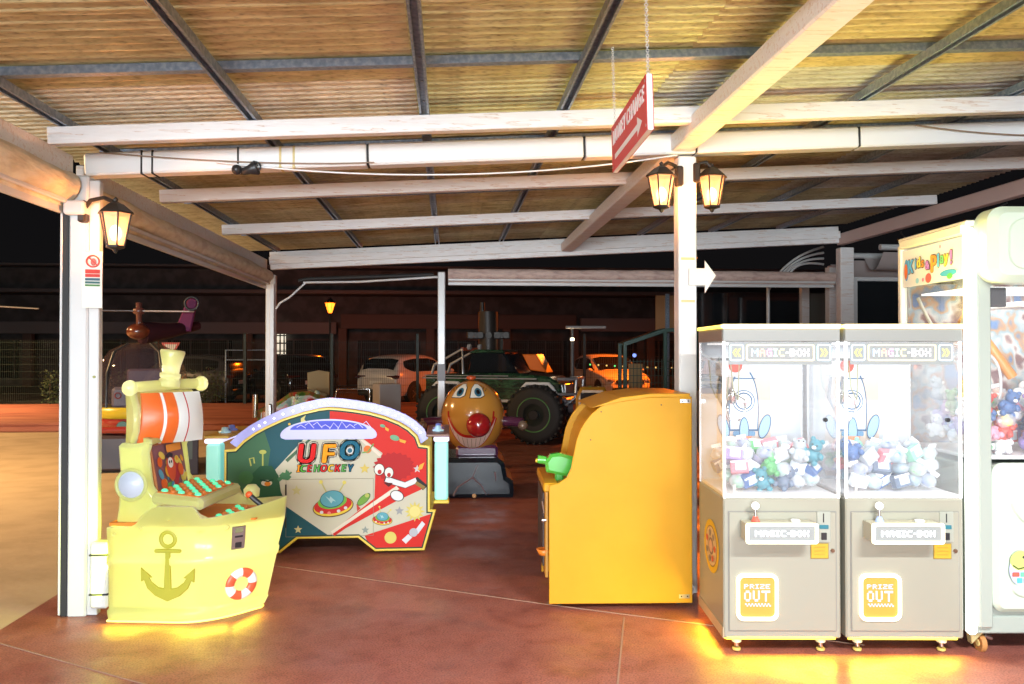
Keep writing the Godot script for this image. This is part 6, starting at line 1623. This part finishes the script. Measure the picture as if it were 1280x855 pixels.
func egg_patch(called: String, poly: Array, c: Color, off: float, parent: Node, rough := 0.15) -> void:
	var q := PackedVector2Array()
	for p in poly: q.append(p * PI / 180.0)
	var t := Geometry2D.triangulate_polygon(q)
	var st := tool(true)
	for k in range(0, t.size(), 3):
		# split each triangle so that it follows the curve
		var stack := [[q[t[k]], q[t[k + 1]], q[t[k + 2]], 0]]
		while stack.size():
			var e: Array = stack.pop_back()
			if e[3] < 3:
				var ab: Vector2 = (e[0] + e[1]) / 2
				var bc: Vector2 = (e[1] + e[2]) / 2
				var ca: Vector2 = (e[2] + e[0]) / 2
				for f in [[e[0], ab, ca], [ab, e[1], bc], [ca, bc, e[2]], [ab, bc, ca]]: stack.append(f + [e[3] + 1])
			else:
				var a := egg_p(e[0].x, e[0].y, off)
				tri(st, a, egg_p(e[1].x, e[1].y, off), egg_p(e[2].x, e[2].y, off), a)
	put(called, done(st), mat("egg_%s_%.2f_%.2f" % [called, c.r, c.g], c, rough, 0.0, {"coat": 0.8, "coat_rough": 0.04}), parent)

func clown() -> void:
	var t := thing("clown_ride", "coin ride shaped like a grinning orange egg with a red nose", "coin ride", Vector3(0.3, 0, -9.75), -2.0)
	# base like dark marble block with pale veins
	var navy := mat("ride_base", lin(0.012, 0.02, 0.028), 0.22, 0.0, {"coat": 0.5, "coat_rough": 0.1})
	put("base", extr([Vector2(-0.47, 0), Vector2(0.47, 0), Vector2(0.48, 0.08), Vector2(0.47, 0.19), Vector2(0.4, 0.24), Vector2(0.37, 0.4), Vector2(0.3, 0.46), Vector2(-0.34, 0.46), Vector2(-0.4, 0.4), Vector2(-0.44, 0.2)], 0.95, 0.05), navy, t, Vector3(0, 0.01, 0))
	var vein := mat("vein_rose", lin(0.22, 0.13, 0.14), 0.4)
	for v in [[Vector3(-0.22, 0.03, 0), Vector3(-0.17, 0.13, 0), Vector3(0.0, 0.24, 0), Vector3(0.06, 0.39, 0)], [Vector3(0.0, 0.24, 0), Vector3(0.1, 0.15, 0), Vector3(0.16, 0.04, 0)], [Vector3(0.26, 0.3, 0), Vector3(0.27, 0.2, 0)]]:
		put("vein", tube(v, 0.012, 6, 0.004), vein, t, Vector3(0, 0.01, 0.476))
	put("coin_lamp", cyl(0.025, 0.02, 12), mat("coin_amber", lin(0.5, 0.22, 0.03), 0.3), t, Vector3(0.02, 0.04, 0.48), Vector3(90, 0, 0))
	put("skirt", extr(rrect(0.5, 0.14, 0.05, 5), 0.4, 0.03), mat("skirt_purple", lin(0.1, 0.025, 0.08), 0.3, 0.0, {"coat": 0.5}), t, Vector3(0.05, 0.52, 0.05))
	# egg
	var e := Node3D.new()
	e.name = "egg_body"
	t.add_child(e, true)
	e.position = Vector3(0, 0.98, 0.02)
	var st := tool(true)
	var nu := 40
	var nv := 26
	for i in nu:
		for k in nv:
			var q := []
			for c in [[i, k], [i + 1, k], [i + 1, k + 1], [i, k + 1]]:
				q.append(egg_p(TAU * (c[0] % nu) / nu, -PI / 2 + PI * c[1] / nv))
			if k == 0: tri(st, q[0], q[2], q[3], q[2])
			elif k == nv - 1: tri(st, q[0], q[1], q[2], q[0])
			else: quad(st, q[0], q[1], q[2], q[3], q[0] + q[2])
	put("shell", done(st), mat("egg_orange", lin(0.5, 0.22, 0.035), 0.2, 0.0, {"coat": 1.0, "coat_rough": 0.03}), e)
	var tf := e
	for s in [-1.0, 1.0]:
		var ex: float = -12.0 + 21.0 * s + (2.0 if s > 0 else 0.0)
		var eye := func(k: float) -> Array: return [Vector2(ex - 16 * k, 34 - 8 * k), Vector2(ex - 7 * k, 36 - 10 * k), Vector2(ex + 6 * k, 36 - 10 * k), Vector2(ex + 15 * k, 35 - 5 * k), Vector2(ex + 16 * k, 38 + 9 * k), Vector2(ex + 8 * k, 40 + 18 * k), Vector2(ex - 4 * k, 40 + 18 * k), Vector2(ex - 13 * k, 38 + 8 * k)]
		egg_patch("eye_rim", eye.call(1.12), lin(0.03, 0.02, 0.015), 0.003, tf)
		egg_patch("eye_white", eye.call(1.0), lin(0.72, 0.7, 0.6), 0.005, tf)
		egg_patch("iris", ell(ex + 2.0, 37, 9, 9.5, 18), lin(0.03, 0.13, 0.19), 0.007, tf)
		egg_patch("pupil", ell(ex + 2.0, 37, 4.6, 5.2, 14), lin(0.005, 0.005, 0.008), 0.009, tf)
		for k in 4: egg_patch("eyelash", band([Vector2(ex + s * (8 + 4 * k), 50 - 4 * k), Vector2(ex + s * (13 + 6 * k), 57 - 4 * k)], 1.2), lin(0.05, 0.03, 0.02), 0.004, tf)
		egg_patch("cheek_line", band([Vector2(-4 + 45 * s, 3), Vector2(-4 + 42 * s, -8)], 4.0), lin(0.4, 0.02, 0.015), 0.004, tf)
	# grin
	var up := []
	var dn := []
	for k in 21:
		var u := -1.0 + 2.0 * k / 20
		up.append(Vector2(-2 + u * 46, -36 + 30 * u * u * absf(u)))
		dn.append(Vector2(-2 + u * 46, -55 + 49 * u * u * absf(u) * 0.98))
	dn.reverse()
	egg_patch("lips", band(up, 9.0), lin(0.42, 0.018, 0.012), 0.004, tf)
	dn.reverse()
	egg_patch("lips", band(dn, 4.0), lin(0.42, 0.018, 0.012), 0.004, tf)
	dn.reverse()
	egg_patch("teeth", up + dn, lin(0.66, 0.45, 0.36), 0.006, tf)
	for k in 9:
		var u := -0.8 + 1.6 * k / 8
		egg_patch("tooth_gap", band([Vector2(-2 + u * 46, -37 + 30 * u * u * absf(u)), Vector2(-2 + u * 44, -53 + 46 * u * u * absf(u))], 0.8), lin(0.1, 0.05, 0.04), 0.008, tf)
	put("nose", ball(0.145, 28), mat("nose_red", lin(0.36, 0.012, 0.014), 0.12, 0.0, {"coat": 1.0, "coat_rough": 0.02}), e, egg_p(deg_to_rad(9), deg_to_rad(-14), 0.05))
	put("crown_tuft", ball(0.06, 14, 0.5), mat("tuft_red", lin(0.5, 0.08, 0.02), 0.25, 0.0, {"coat": 0.8}), e, Vector3(-0.02, 0.41, 0.05))
	# arms with pearl knobs
	for s in [-1.0, 1.0]:
		put("arm", tube([Vector3(0.3 * s, 0.86, 0.0), Vector3(0.5 * s, 0.86, 0.05), Vector3(0.6 * s, 0.85, 0.1)], 0.06, 12), mat("arm_purple", lin(0.09, 0.02, 0.05), 0.25, 0.0, {"coat": 0.6}), t)
		put("knob", ball(0.06, 18), mat("pearl", lin(0.26, 0.18, 0.12), 0.15, 0.3, {"coat": 1.0}), t, Vector3(0.6 * s, 0.82, 0.14))

# ---------------------------------------------------------------- helicopter ride
func helicopter() -> void:
	var t := thing("helicopter_ride", "helicopter coin ride with smoked bubble canopy and purple tail", "coin ride", Vector3(-4.5, 0, -12.2), 8.0)
	var smoke := mat("smoked_canopy", Color(0.3, 0.25, 0.28, 0.32), 0.03, 0.0)
	put("plinth", cbox(1.3, 0.5, 1.0, 0.04), mat("heli_plinth", lin(0.05, 0.035, 0.04), 0.4), t, Vector3(0, 0.27, 0))
	put("lower_hull", lathe([Vector2(0.35, 0.5), Vector2(0.62, 0.58), Vector2(0.68, 0.7), Vector2(0.67, 0.76)], 30, false, 0.85), mat("heli_red", lin(0.3, 0.03, 0.02), 0.25, 0.0, {"coat": 0.6}), t)
	put("rim", lathe([Vector2(0.67, 0.76), Vector2(0.7, 0.78), Vector2(0.69, 0.9), Vector2(0.66, 0.92)], 30, false, 0.85), mat("heli_yellow", lin(0.5, 0.36, 0.02), 0.3), t)
	put("canopy_bubble", lathe([Vector2(0.655, 0.92), Vector2(0.65, 1.2), Vector2(0.58, 1.5), Vector2(0.44, 1.72), Vector2(0.25, 1.82), Vector2(0, 1.85)], 36, false, 0.85), smoke, t)
	for s in [-1.0, 1.0]: put("canopy_rib", tube([Vector3(0.15 * s, 1.82, 0.15), Vector3(0.3 * s, 1.7, 0.3), Vector3(0.36 * s, 1.4, 0.44), Vector3(0.36 * s, 0.92, 0.47)], 0.02, 8), mat("rib_dark", lin(0.03, 0.03, 0.03), 0.3), t)
	var seat := put("seat", cbox(0.5, 0.3, 0.3, 0.06), mat("heli_seat", lin(0.12, 0.08, 0.12), 0.5), t, Vector3(0.0, 0.95, -0.1))
	put("seat_back", cbox(0.5, 0.5, 0.1, 0.05), mat("heli_seat"), seat, Vector3(0, 0.25, -0.12))
	put("dashboard", cbox(0.35, 0.3, 0.15, 0.04), mat("dash_grey", lin(0.2, 0.18, 0.22), 0.4), t, Vector3(-0.15, 1.05, 0.3))
	for s in [-1.0, 1.0]: put("dial", torus(0.04, 0.01, 16, 6), mat("dial_red", lin(0.3, 0.04, 0.04), 0.4), t, Vector3(-0.15 + 0.08 * s, 1.08, 0.385))
	put("engine_pod", ball(0.16, 18, 0.75), mat("pod_orange", lin(0.12, 0.025, 0.01), 0.3, 0.0, {"coat": 0.8}), t, Vector3(-0.03, 2.0, 0.1))
	put("tail_boom", tube([Vector3(0, 1.98, 0.0), Vector3(0.3, 2.02, -0.3), Vector3(0.65, 2.12, -0.8)], 0.17, 14, 0.07), mat("boom_maroon", lin(0.04, 0.012, 0.016), 0.5, 0.0, {"spec": 0.3}), t)
	put("tail_fin", extr([Vector2(-0.14, -0.2), Vector2(0.1, -0.2), Vector2(0.2, 0.3), Vector2(0.06, 0.33)], 0.08, 0.02), mat("fin_purple", lin(0.14, 0.03, 0.08), 0.6, 0.0, {"spec": 0.2}), t, Vector3(0.5, 2.22, -0.5))
	put("tail_rotor", torus(0.1, 0.018, 20, 8), mat("rotor_grey", lin(0.025, 0.025, 0.028), 0.5), t, Vector3(0.62, 2.45, -0.42), Vector3(0, 0, 0))
	var m := put("mast", lathe([Vector2(0.04, 2.1), Vector2(0.04, 2.25), Vector2(0.08, 2.27), Vector2(0.08, 2.33), Vector2(0.04, 2.35), Vector2(0.045, 2.42), Vector2(0, 2.43)], 16), mat("mast_brown", lin(0.12, 0.04, 0.03), 0.3), t, Vector3(-0.02, 0, 0.1))
	for k in [[-1.0, lin(0.06, 0.05, 0.05), -8.0], [1.0, lin(0.42, 0.32, 0.26), 3.0]]:
		put("rotor_blade", extr([Vector2(0.03, -0.05), Vector2(0.7, -0.045), Vector2(0.76, 0), Vector2(0.7, 0.045), Vector2(0.03, 0.05)], 0.022, 0.008), mat("blade_%d" % int(k[0]), k[1], 0.3), m, Vector3(0, 2.3, 0), Vector3(-90, 0 if k[0] > 0 else 180, 0))
	put("skid", tube([Vector3(-0.75, 0.64, 0.62), Vector3(-0.6, 0.62, 0.66), Vector3(0.6, 0.62, 0.66)], 0.05, 10), mat("heli_red"), t)
	put("skid_cap", cyl(0.07, 0.1, 14), mats.chrome, t, Vector3(-0.74, 0.66, 0.62), Vector3(0, 0, 90))
	put("landing_lamp", cyl(0.08, 0.03, 16), mat("lamp_green", lin(0.02, 0.08, 0.04), 0.2), t, Vector3(-0.1, 0.66, 0.66), Vector3(90, 0, 0))
	# dark step box beside it
	var s := thing("step_box", "dark wedge shaped step box beside the helicopter ride", "step box", Vector3(-3.72, 0, -11.6), 20.0)
	put("housing", extr([Vector2(-0.22, 0), Vector2(0.2, 0), Vector2(0.2, 0.82), Vector2(-0.02, 0.74), Vector2(-0.22, 0.6)], 0.5, 0.015), mat("step_dark", lin(0.05, 0.035, 0.04), 0.6), s)
	put("side_print", cbox(0.3, 0.4, 0.006, 0.002), mat("step_green", lin(0.09, 0.11, 0.09), 0.5), s, Vector3(-0.03, 0.42, 0.253))

# ---------------------------------------------------------------- monster truck ride
func truck() -> void:
	var t := thing("monster_truck", "dark green monster truck with chrome bars and huge black tyres", "truck", Vector3(1.1, 0, -15.6), -22.0)
	# front at +x, near flank at +z
	var green := mat("truck_green", Color.WHITE, 0.25, 0.0, {"tex": ntex(97, 0.015, [[0.3, lin(0.008, 0.02, 0.012)], [0.5, lin(0.018, 0.06, 0.03)], [0.62, lin(0.04, 0.12, 0.05)], [0.8, lin(0.015, 0.04, 0.02)]], 256, 4), "scale": Vector3(0.6, 1.4, 0.6), "coat": 0.8, "coat_rough": 0.06})
	var ch: Material = mat("bar_silver", lin(0.5, 0.5, 0.5), 0.25, 0.5)
	var body := [Vector2(-1.45, 0.86), Vector2(-1.45, 1.26), Vector2(-0.62, 1.28), Vector2(-0.6, 1.3), Vector2(0.45, 1.3), Vector2(1.05, 1.24), Vector2(1.25, 1.12), Vector2(1.28, 0.84), Vector2(1.18, 0.82)]
	for k in 7: body.append(Vector2(0.82, 0.8) + Vector2(cos(PI * k / 6) * 0.34, sin(PI * k / 6) * 0.3))
	body.append_array([Vector2(0.4, 0.72), Vector2(-0.6, 0.72)])
	for k in 7: body.append(Vector2(-0.98, 0.8) + Vector2(cos(PI * k / 6) * 0.34, sin(PI * k / 6) * 0.3))
	put("body", extr(body, 1.05, 0.04), green, t)
	put("cab", extr([Vector2(-0.62, 1.28), Vector2(-0.56, 1.66), Vector2(-0.4, 1.72), Vector2(0.12, 1.7), Vector2(0.42, 1.3)], 0.9, 0.04), mats.dark_glass, t)
	put("roof", extr([Vector2(-0.58, 1.68), Vector2(-0.45, 1.75), Vector2(0.1, 1.74), Vector2(0.16, 1.69)], 0.94, 0.02), green, t)
	put("dash_flap", extr([Vector2(0.3, 1.42), Vector2(0.62, 1.38), Vector2(0.42, 1.72), Vector2(0.14, 1.72)], 0.5, 0.02), mat("flap_orange", lin(0.65, 0.14, 0.015), 0.3), t, Vector3(0.35, -0.06, 0.2))
	for s in [-1.0, 1.0]:
		var z: float = 0.54 * s
		put("side_rail", cbox(2.3, 0.025, 0.02, 0.006), ch, t, Vector3(-0.35, 1.2, z))
		put("side_rail", cbox(1.7, 0.02, 0.02, 0.006), ch, t, Vector3(-0.6, 1.25, z))
		put("sill_bar", cbox(1.1, 0.05, 0.03, 0.01), mats.white_plastic, t, Vector3(-0.05, 0.78, z))
		put("roll_bar", tube([Vector3(-1.35, 1.28, 0.42 * s), Vector3(-1.3, 1.45, 0.42 * s), Vector3(-0.72, 1.76, 0.42 * s), Vector3(-0.7, 1.28, 0.42 * s)], 0.03, 8), ch, t)
		for x in [0.82, -0.98]:
			var arch := []
			for k in 11: arch.append(Vector3(x + cos(PI * k / 10) * 0.36, 0.82 + minf(sin(PI * k / 10) * 0.36, 0.29), z))
			put("wheel_arch", tube(arch, 0.035, 8), mats.white_plastic, t)
			var w := put("wheel", lathe([Vector2(0.2, -0.2), Vector2(0.44, -0.21), Vector2(0.53, -0.17), Vector2(0.545, 0.0), Vector2(0.53, 0.17), Vector2(0.44, 0.21), Vector2(0.2, 0.2)], 40), mats.black_rubber, t, Vector3(x, 0.55, 0.62 * s), Vector3(90, 0, 0))
			put("rim", cyl(0.3, 0.3, 28), mat("rim_black", lin(0.02, 0.03, 0.025), 0.3, 0.3), w)
			put("rim_ring", torus(0.31, 0.013, 40, 8), mat("ring_green", lin(0.09, 0.26, 0.08), 0.3), w, Vector3(0, 0.2 * s, 0), Vector3(90, 0, 0))
			put("hub", cyl(0.09, 0.44, 14), mats.black_plastic, w)
			var lugs := []
			for k in 28:
				var a := TAU * k / 28
				for zz in [-0.12, 0.12]: lugs.append([cbox(0.05, 0.14, 0.05, 0.008), Transform3D(Basis(Vector3(0, 1, 0), -a + (0.06 if zz > 0 else 0.0)), Vector3(cos(a) * 0.53, zz, sin(a) * 0.53))])
			var tr_o := put("tyre_tread", join(lugs), mats.black_rubber, w)
			tr_o.set_meta("kind", "stuff")
		put("shock_absorber", tube([Vector3(0.82, 0.6, 0.3 * s), Vector3(0.75, 1.0, 0.42 * s)], 0.04, 10), mat("spring_yellow", lin(0.5, 0.36, 0.03), 0.3), t)
		put("bull_bar_upright", tube([Vector3(1.3, 0.7, 0.3 * s), Vector3(1.48, 0.85, 0.3 * s), Vector3(1.5, 1.22, 0.3 * s)], 0.03, 8), ch, t)
		put("fog_lamp", cyl(0.09, 0.1, 18), mat("fog_lamp_grey", lin(0.2, 0.2, 0.22), 0.2, 0.5), t, Vector3(1.42, 0.66, 0.34 * s), Vector3(0, 0, 90))
		put("bed_lamp", cyl(0.06, 0.06, 14), mat("bed_lamp", lin(0.3, 0.3, 0.3), 0.2), t, Vector3(-0.62, 1.8, 0.3 * s), Vector3(0, 0, 90))
	for y in [0.92, 1.2]: put("bull_bar", tube([Vector3(1.2, y, 0.55), Vector3(1.48, y, 0.42), Vector3(1.52, y, 0), Vector3(1.48, y, -0.42), Vector3(1.2, y, -0.55)], 0.028, 8), ch, t)
	put("bumper", cbox(0.12, 0.1, 1.0, 0.03), mat("bumper_grey", lin(0.3, 0.3, 0.32), 0.3, 0.5), t, Vector3(1.32, 0.8, 0))
	put("grille", cbox(0.03, 0.2, 0.6, 0.01), ch, t, Vector3(1.285, 1.0, 0))
	put("roll_bar_cross", tube([Vector3(-0.72, 1.76, 0.42), Vector3(-0.72, 1.76, -0.42)], 0.035, 8), mat("cross_red", lin(0.4, 0.06, 0.02), 0.3), t)
	put("axle", cyl(0.06, 1.2, 12), mats.black_plastic, t, Vector3(0.82, 0.55, 0), Vector3(90, 0, 0))
	put("axle", cyl(0.06, 1.2, 12), mats.black_plastic, t, Vector3(-0.98, 0.55, 0), Vector3(90, 0, 0))
	put("chassis", cbox(2.3, 0.16, 0.5, 0.02), mats.black_plastic, t, Vector3(-0.08, 0.66, 0))
	var mp := thing("light_mast", "slim black mast with lamp cluster behind the truck cab", "mast", Vector3(0.72, 0, -16.8))
	put("shaft", cyl(0.05, 2.75, 12), mats.black_iron, mp, Vector3(0, 1.375, 0))
	put("thick_sleeve", cyl(0.2, 0.9, 16), mats.black_iron, mp, Vector3(0.12, 2.1, 0))
	put("crossbar", cbox(0.9, 0.16, 0.12, 0.02), mats.black_iron, mp, Vector3(0.12, 2.05, 0.1))
	for k in 5: put("lamp_head", cyl(0.07, 0.08, 14), mat("mast_lamp", lin(0.05, 0.045, 0.04), 0.5), mp, Vector3(-0.24 + k * 0.18, 2.05, 0.18), Vector3(90, 0, 0))

# ---------------------------------------------------------------- smaller rides and stalls further back
func small_rides() -> void:
	# grey control box
	var c := thing("control_box", "plain grey metal control box behind the hockey table", "cabinet", Vector3(-1.2, 0, -15.9), 24.0)
	put("housing", cbox(0.44, 1.08, 0.42, 0.012), mat("box_grey", lin(0.36, 0.33, 0.32), 0.6), c, Vector3(0, 0.54, 0))
	put("door", cbox(0.01, 0.9, 0.34, 0.004), mat("box_grey_dark", lin(0.2, 0.18, 0.2), 0.6), c, Vector3(0.224, 0.54, 0))
	put("handle", cbox(0.03, 0.12, 0.03, 0.006), mats.black_plastic, c, Vector3(0.24, 0.6, 0.08))
	# jungle ride with board
	var j := thing("jungle_ride", "low green and orange jungle painted ride with chrome handrail", "coin ride", Vector3(-2.25, 0, -12.9), 6.0)
	var jm := mat("jungle_paint", Color.WHITE, 0.3, 0.0, {"tex": ntex(99, 0.02, [[0.28, lin(0.03, 0.09, 0.02)], [0.42, lin(0.07, 0.19, 0.03)], [0.52, lin(0.32, 0.08, 0.02)], [0.6, lin(0.09, 0.22, 0.05)], [0.75, lin(0.35, 0.04, 0.03)]], 256, 2), "scale": Vector3.ONE * 1.3, "coat": 0.7, "coat_rough": 0.08})
	put("body", extr([Vector2(-0.7, 0.1), Vector2(0.62, 0.1), Vector2(0.7, 0.5), Vector2(0.62, 0.78), Vector2(0.35, 1.0), Vector2(0.1, 1.1), Vector2(-0.2, 1.08), Vector2(-0.45, 0.9), Vector2(-0.68, 0.82)], 0.9, 0.06), jm, j)
	put("orange_apron", cbox(1.2, 0.22, 0.05, 0.015), mat("apron_orange", lin(0.38, 0.12, 0.02), 0.3), j, Vector3(0.0, 0.7, 0.46))
	put("plinth", cbox(1.4, 0.12, 0.9, 0.02), mats.black_plastic, j, Vector3(0, 0.06, 0))
	put("face_patch", ball(0.13, 14, 0.7), mat("patch_red", lin(0.35, 0.02, 0.02), 0.3, 0.0, {"coat": 0.7}), j, Vector3(0.12, 0.93, 0.36))
	put("eye", ball(0.06, 12), mat("eye_grey", lin(0.3, 0.38, 0.3), 0.2), j, Vector3(-0.1, 1.0, 0.4))
	put("eye", ball(0.05, 12), mat("eye_grey"), j, Vector3(0.2, 1.06, 0.35))
	put("handrail", tube([Vector3(0.45, 0.8, 0.3), Vector3(0.5, 1.12, 0.3), Vector3(1.0, 1.12, 0.3), Vector3(1.0, 0.1, 0.3)], 0.02, 8), mats.chrome, j)
	put("headrest_post", tube([Vector3(-0.72, 0.7, 0.3), Vector3(-0.72, 1.05, 0.3)], 0.04, 8), mats.chrome, j)
	var bd := thing("wooden_board", "pale wooden board standing behind the jungle ride", "board", Vector3(-2.2, 0, -13.9))
	put("panel", extr([Vector2(-0.18, 0.0), Vector2(0.18, 0.0), Vector2(0.18, 1.36), Vector2(0.0, 1.39), Vector2(-0.19, 1.35)], 0.04, 0.006), mat("board_tan", lin(0.42, 0.27, 0.11), 0.7), bd)
	# small things on the hockey table's far side: ridge-shaped dark ramp
	var rp := thing("pyramid_toy", "dark red pyramid shaped seat behind the hockey table", "seat", Vector3(-2.9, 0, -13.6))
	put("body", lathe([Vector2(0.5, 0.0), Vector2(0.48, 0.05), Vector2(0.02, 0.7), Vector2(0, 0.72)], 4, true), mat("pyramid_red", lin(0.05, 0.014, 0.012), 0.6), rp)
	# yellow small ride
	var y := thing("yellow_ride", "small yellow box ride beyond the yellow cabinet", "coin ride", Vector3(2.42, 0, -13.3), -10.0)
	put("body", extr([Vector2(-0.28, 0.0), Vector2(0.28, 0.0), Vector2(0.28, 0.95), Vector2(0.2, 1.12), Vector2(-0.2, 1.12), Vector2(-0.28, 0.95)], 0.5, 0.05), mat("ride_yellow", lin(0.42, 0.2, 0.02), 0.3, 0.0, {"coat": 0.6}), y)
	put("window", cbox(0.4, 0.3, 0.02, 0.02), mats.dark_glass, y, Vector3(0, 0.88, 0.25))
	put("plate", cbox(0.14, 0.09, 0.02, 0.005), mat("plate_grey", lin(0.3, 0.3, 0.32), 0.4), y, Vector3(0.0, 0.78, 0.265))
	# green cage stall with sign board
	var g := thing("cage_stall", "dark green metal cage stall with slanted roof", "stall", Vector3(4.55, 0.0, -17.2), -6.0)
	var gm := mat("cage_green", lin(0.02, 0.08, 0.06), 0.4)
	for p in [Vector2(-0.75, 0.5), Vector2(0.1, 0.5), Vector2(0.75, 0.5), Vector2(-0.75, -0.5), Vector2(0.75, -0.5)]: put("upright", cbox(0.08, 1.9 if p.x < -0.5 else 2.2, 0.08, 0.008), gm, g, Vector3(p.x, 0.95 if p.x < -0.5 else 1.1, p.y))
	for z in [-0.5, 0.5]:
		put_bar("roof_bar", Vector3(-0.78, 1.86, z), Vector3(0.1, 2.16, z), 0.08, 0.08, gm, g)
		put_bar("roof_bar", Vector3(0.1, 2.16, z), Vector3(0.8, 2.2, z), 0.08, 0.08, gm, g)
	put_bar("roof_panel", Vector3(-0.78, 1.9, 0), Vector3(0.1, 2.2, 0), 0.98, 0.02, gm, g)
	var bars := []
	for k in 20: bars.append([cbox(0.012, 1.5, 0.012, 0.002), xf(-0.72 + k * 0.075, 0.8, 0.5)])
	for k in 10: bars.append([cbox(1.45, 0.012, 0.012, 0.002), xf(0, 0.15 + k * 0.15, 0.506)])
	put("wire_mesh", join(bars), gm, g).set_meta("kind", "stuff")
	put("tan_panel", cbox(0.3, 0.7, 0.03, 0.01), mat("board_tan"), g, Vector3(-0.5, 1.1, 0.3))
	var s := thing("notice_board", "tall brown notice board on a grey pole above the green stall", "sign", Vector3(5.05, 0, -18.2))
	put("pole", cbox(0.09, 3.05, 0.06, 0.006), mats.galvanised, s, Vector3(0, 1.52, 0.05))
	put("board", cbox(0.52, 0.86, 0.03, 0.004), mat("board_brown", lin(0.36, 0.17, 0.06), 0.6), s, Vector3(0, 2.58, 0))
	# string of small coloured lamps
	var l := thing("fairy_lights", "string of tiny green and warm lights across the back", "string lights", Vector3(0, 0, -19.0))
	var pts := arc3(Vector3(3.4, 1.42, 0), Vector3(8.2, 1.36, 0), Vector3(0, -0.06, 0), 24)
	put("wire", tube(pts, 0.006, 5), mats.black_rubber, l)
	for k in range(0, 24):
		var gm2 := k % 3 == 0
		put("lamp_bulb", ball(0.022, 8), mat("fairy_light_green" if gm2 else "fairy_light_warm", lin(0.5, 0.5, 0.4), 0.4, 0.0, {"emit": Color(0.3, 1.0, 0.5) if gm2 else Color(1.0, 0.8, 0.4), "energy": 0.9}), l, pts[k] + Vector3(0, -0.02, 0))
	put("blue_lamp_bulb", ball(0.05, 10), mat("fairy_light_blue", lin(0.4, 0.5, 0.8), 0.4, 0.0, {"emit": Color(0.45, 0.6, 1.0), "energy": 1.2}), l, Vector3(4.55, 1.62, -0.3))
	var w := thing("work_lamp", "small lit white lamp on a thin post behind the truck", "lamp", Vector3(2.75, 0.0, -17.6))
	put("post", cyl(0.04, 1.95, 10), mat("post_grey", lin(0.12, 0.12, 0.12), 0.5), w, Vector3(0, 0.975, 0))
	put("lamp_bulb", ball(0.05, 12), mat("work_lamp_light", lin(1, 1, 0.9), 0.4, 0.0, {"emit": Color(1.0, 0.9, 0.75), "energy": 3.0}), w, Vector3(0, 1.98, 0))
	lamp(w, "omni", "work_light", 0.5, Color(1.0, 0.88, 0.7), Vector3(0, 1.98, 0), 0.04)
	put("arm", cbox(0.9, 0.06, 0.1, 0.01), mat("arm_grey", lin(0.3, 0.28, 0.27), 0.5), w, Vector3(0.3, 2.25, 0))
	put("arm_post", cyl(0.03, 0.3, 8), mat("post_grey"), w, Vector3(0, 2.1, 0))
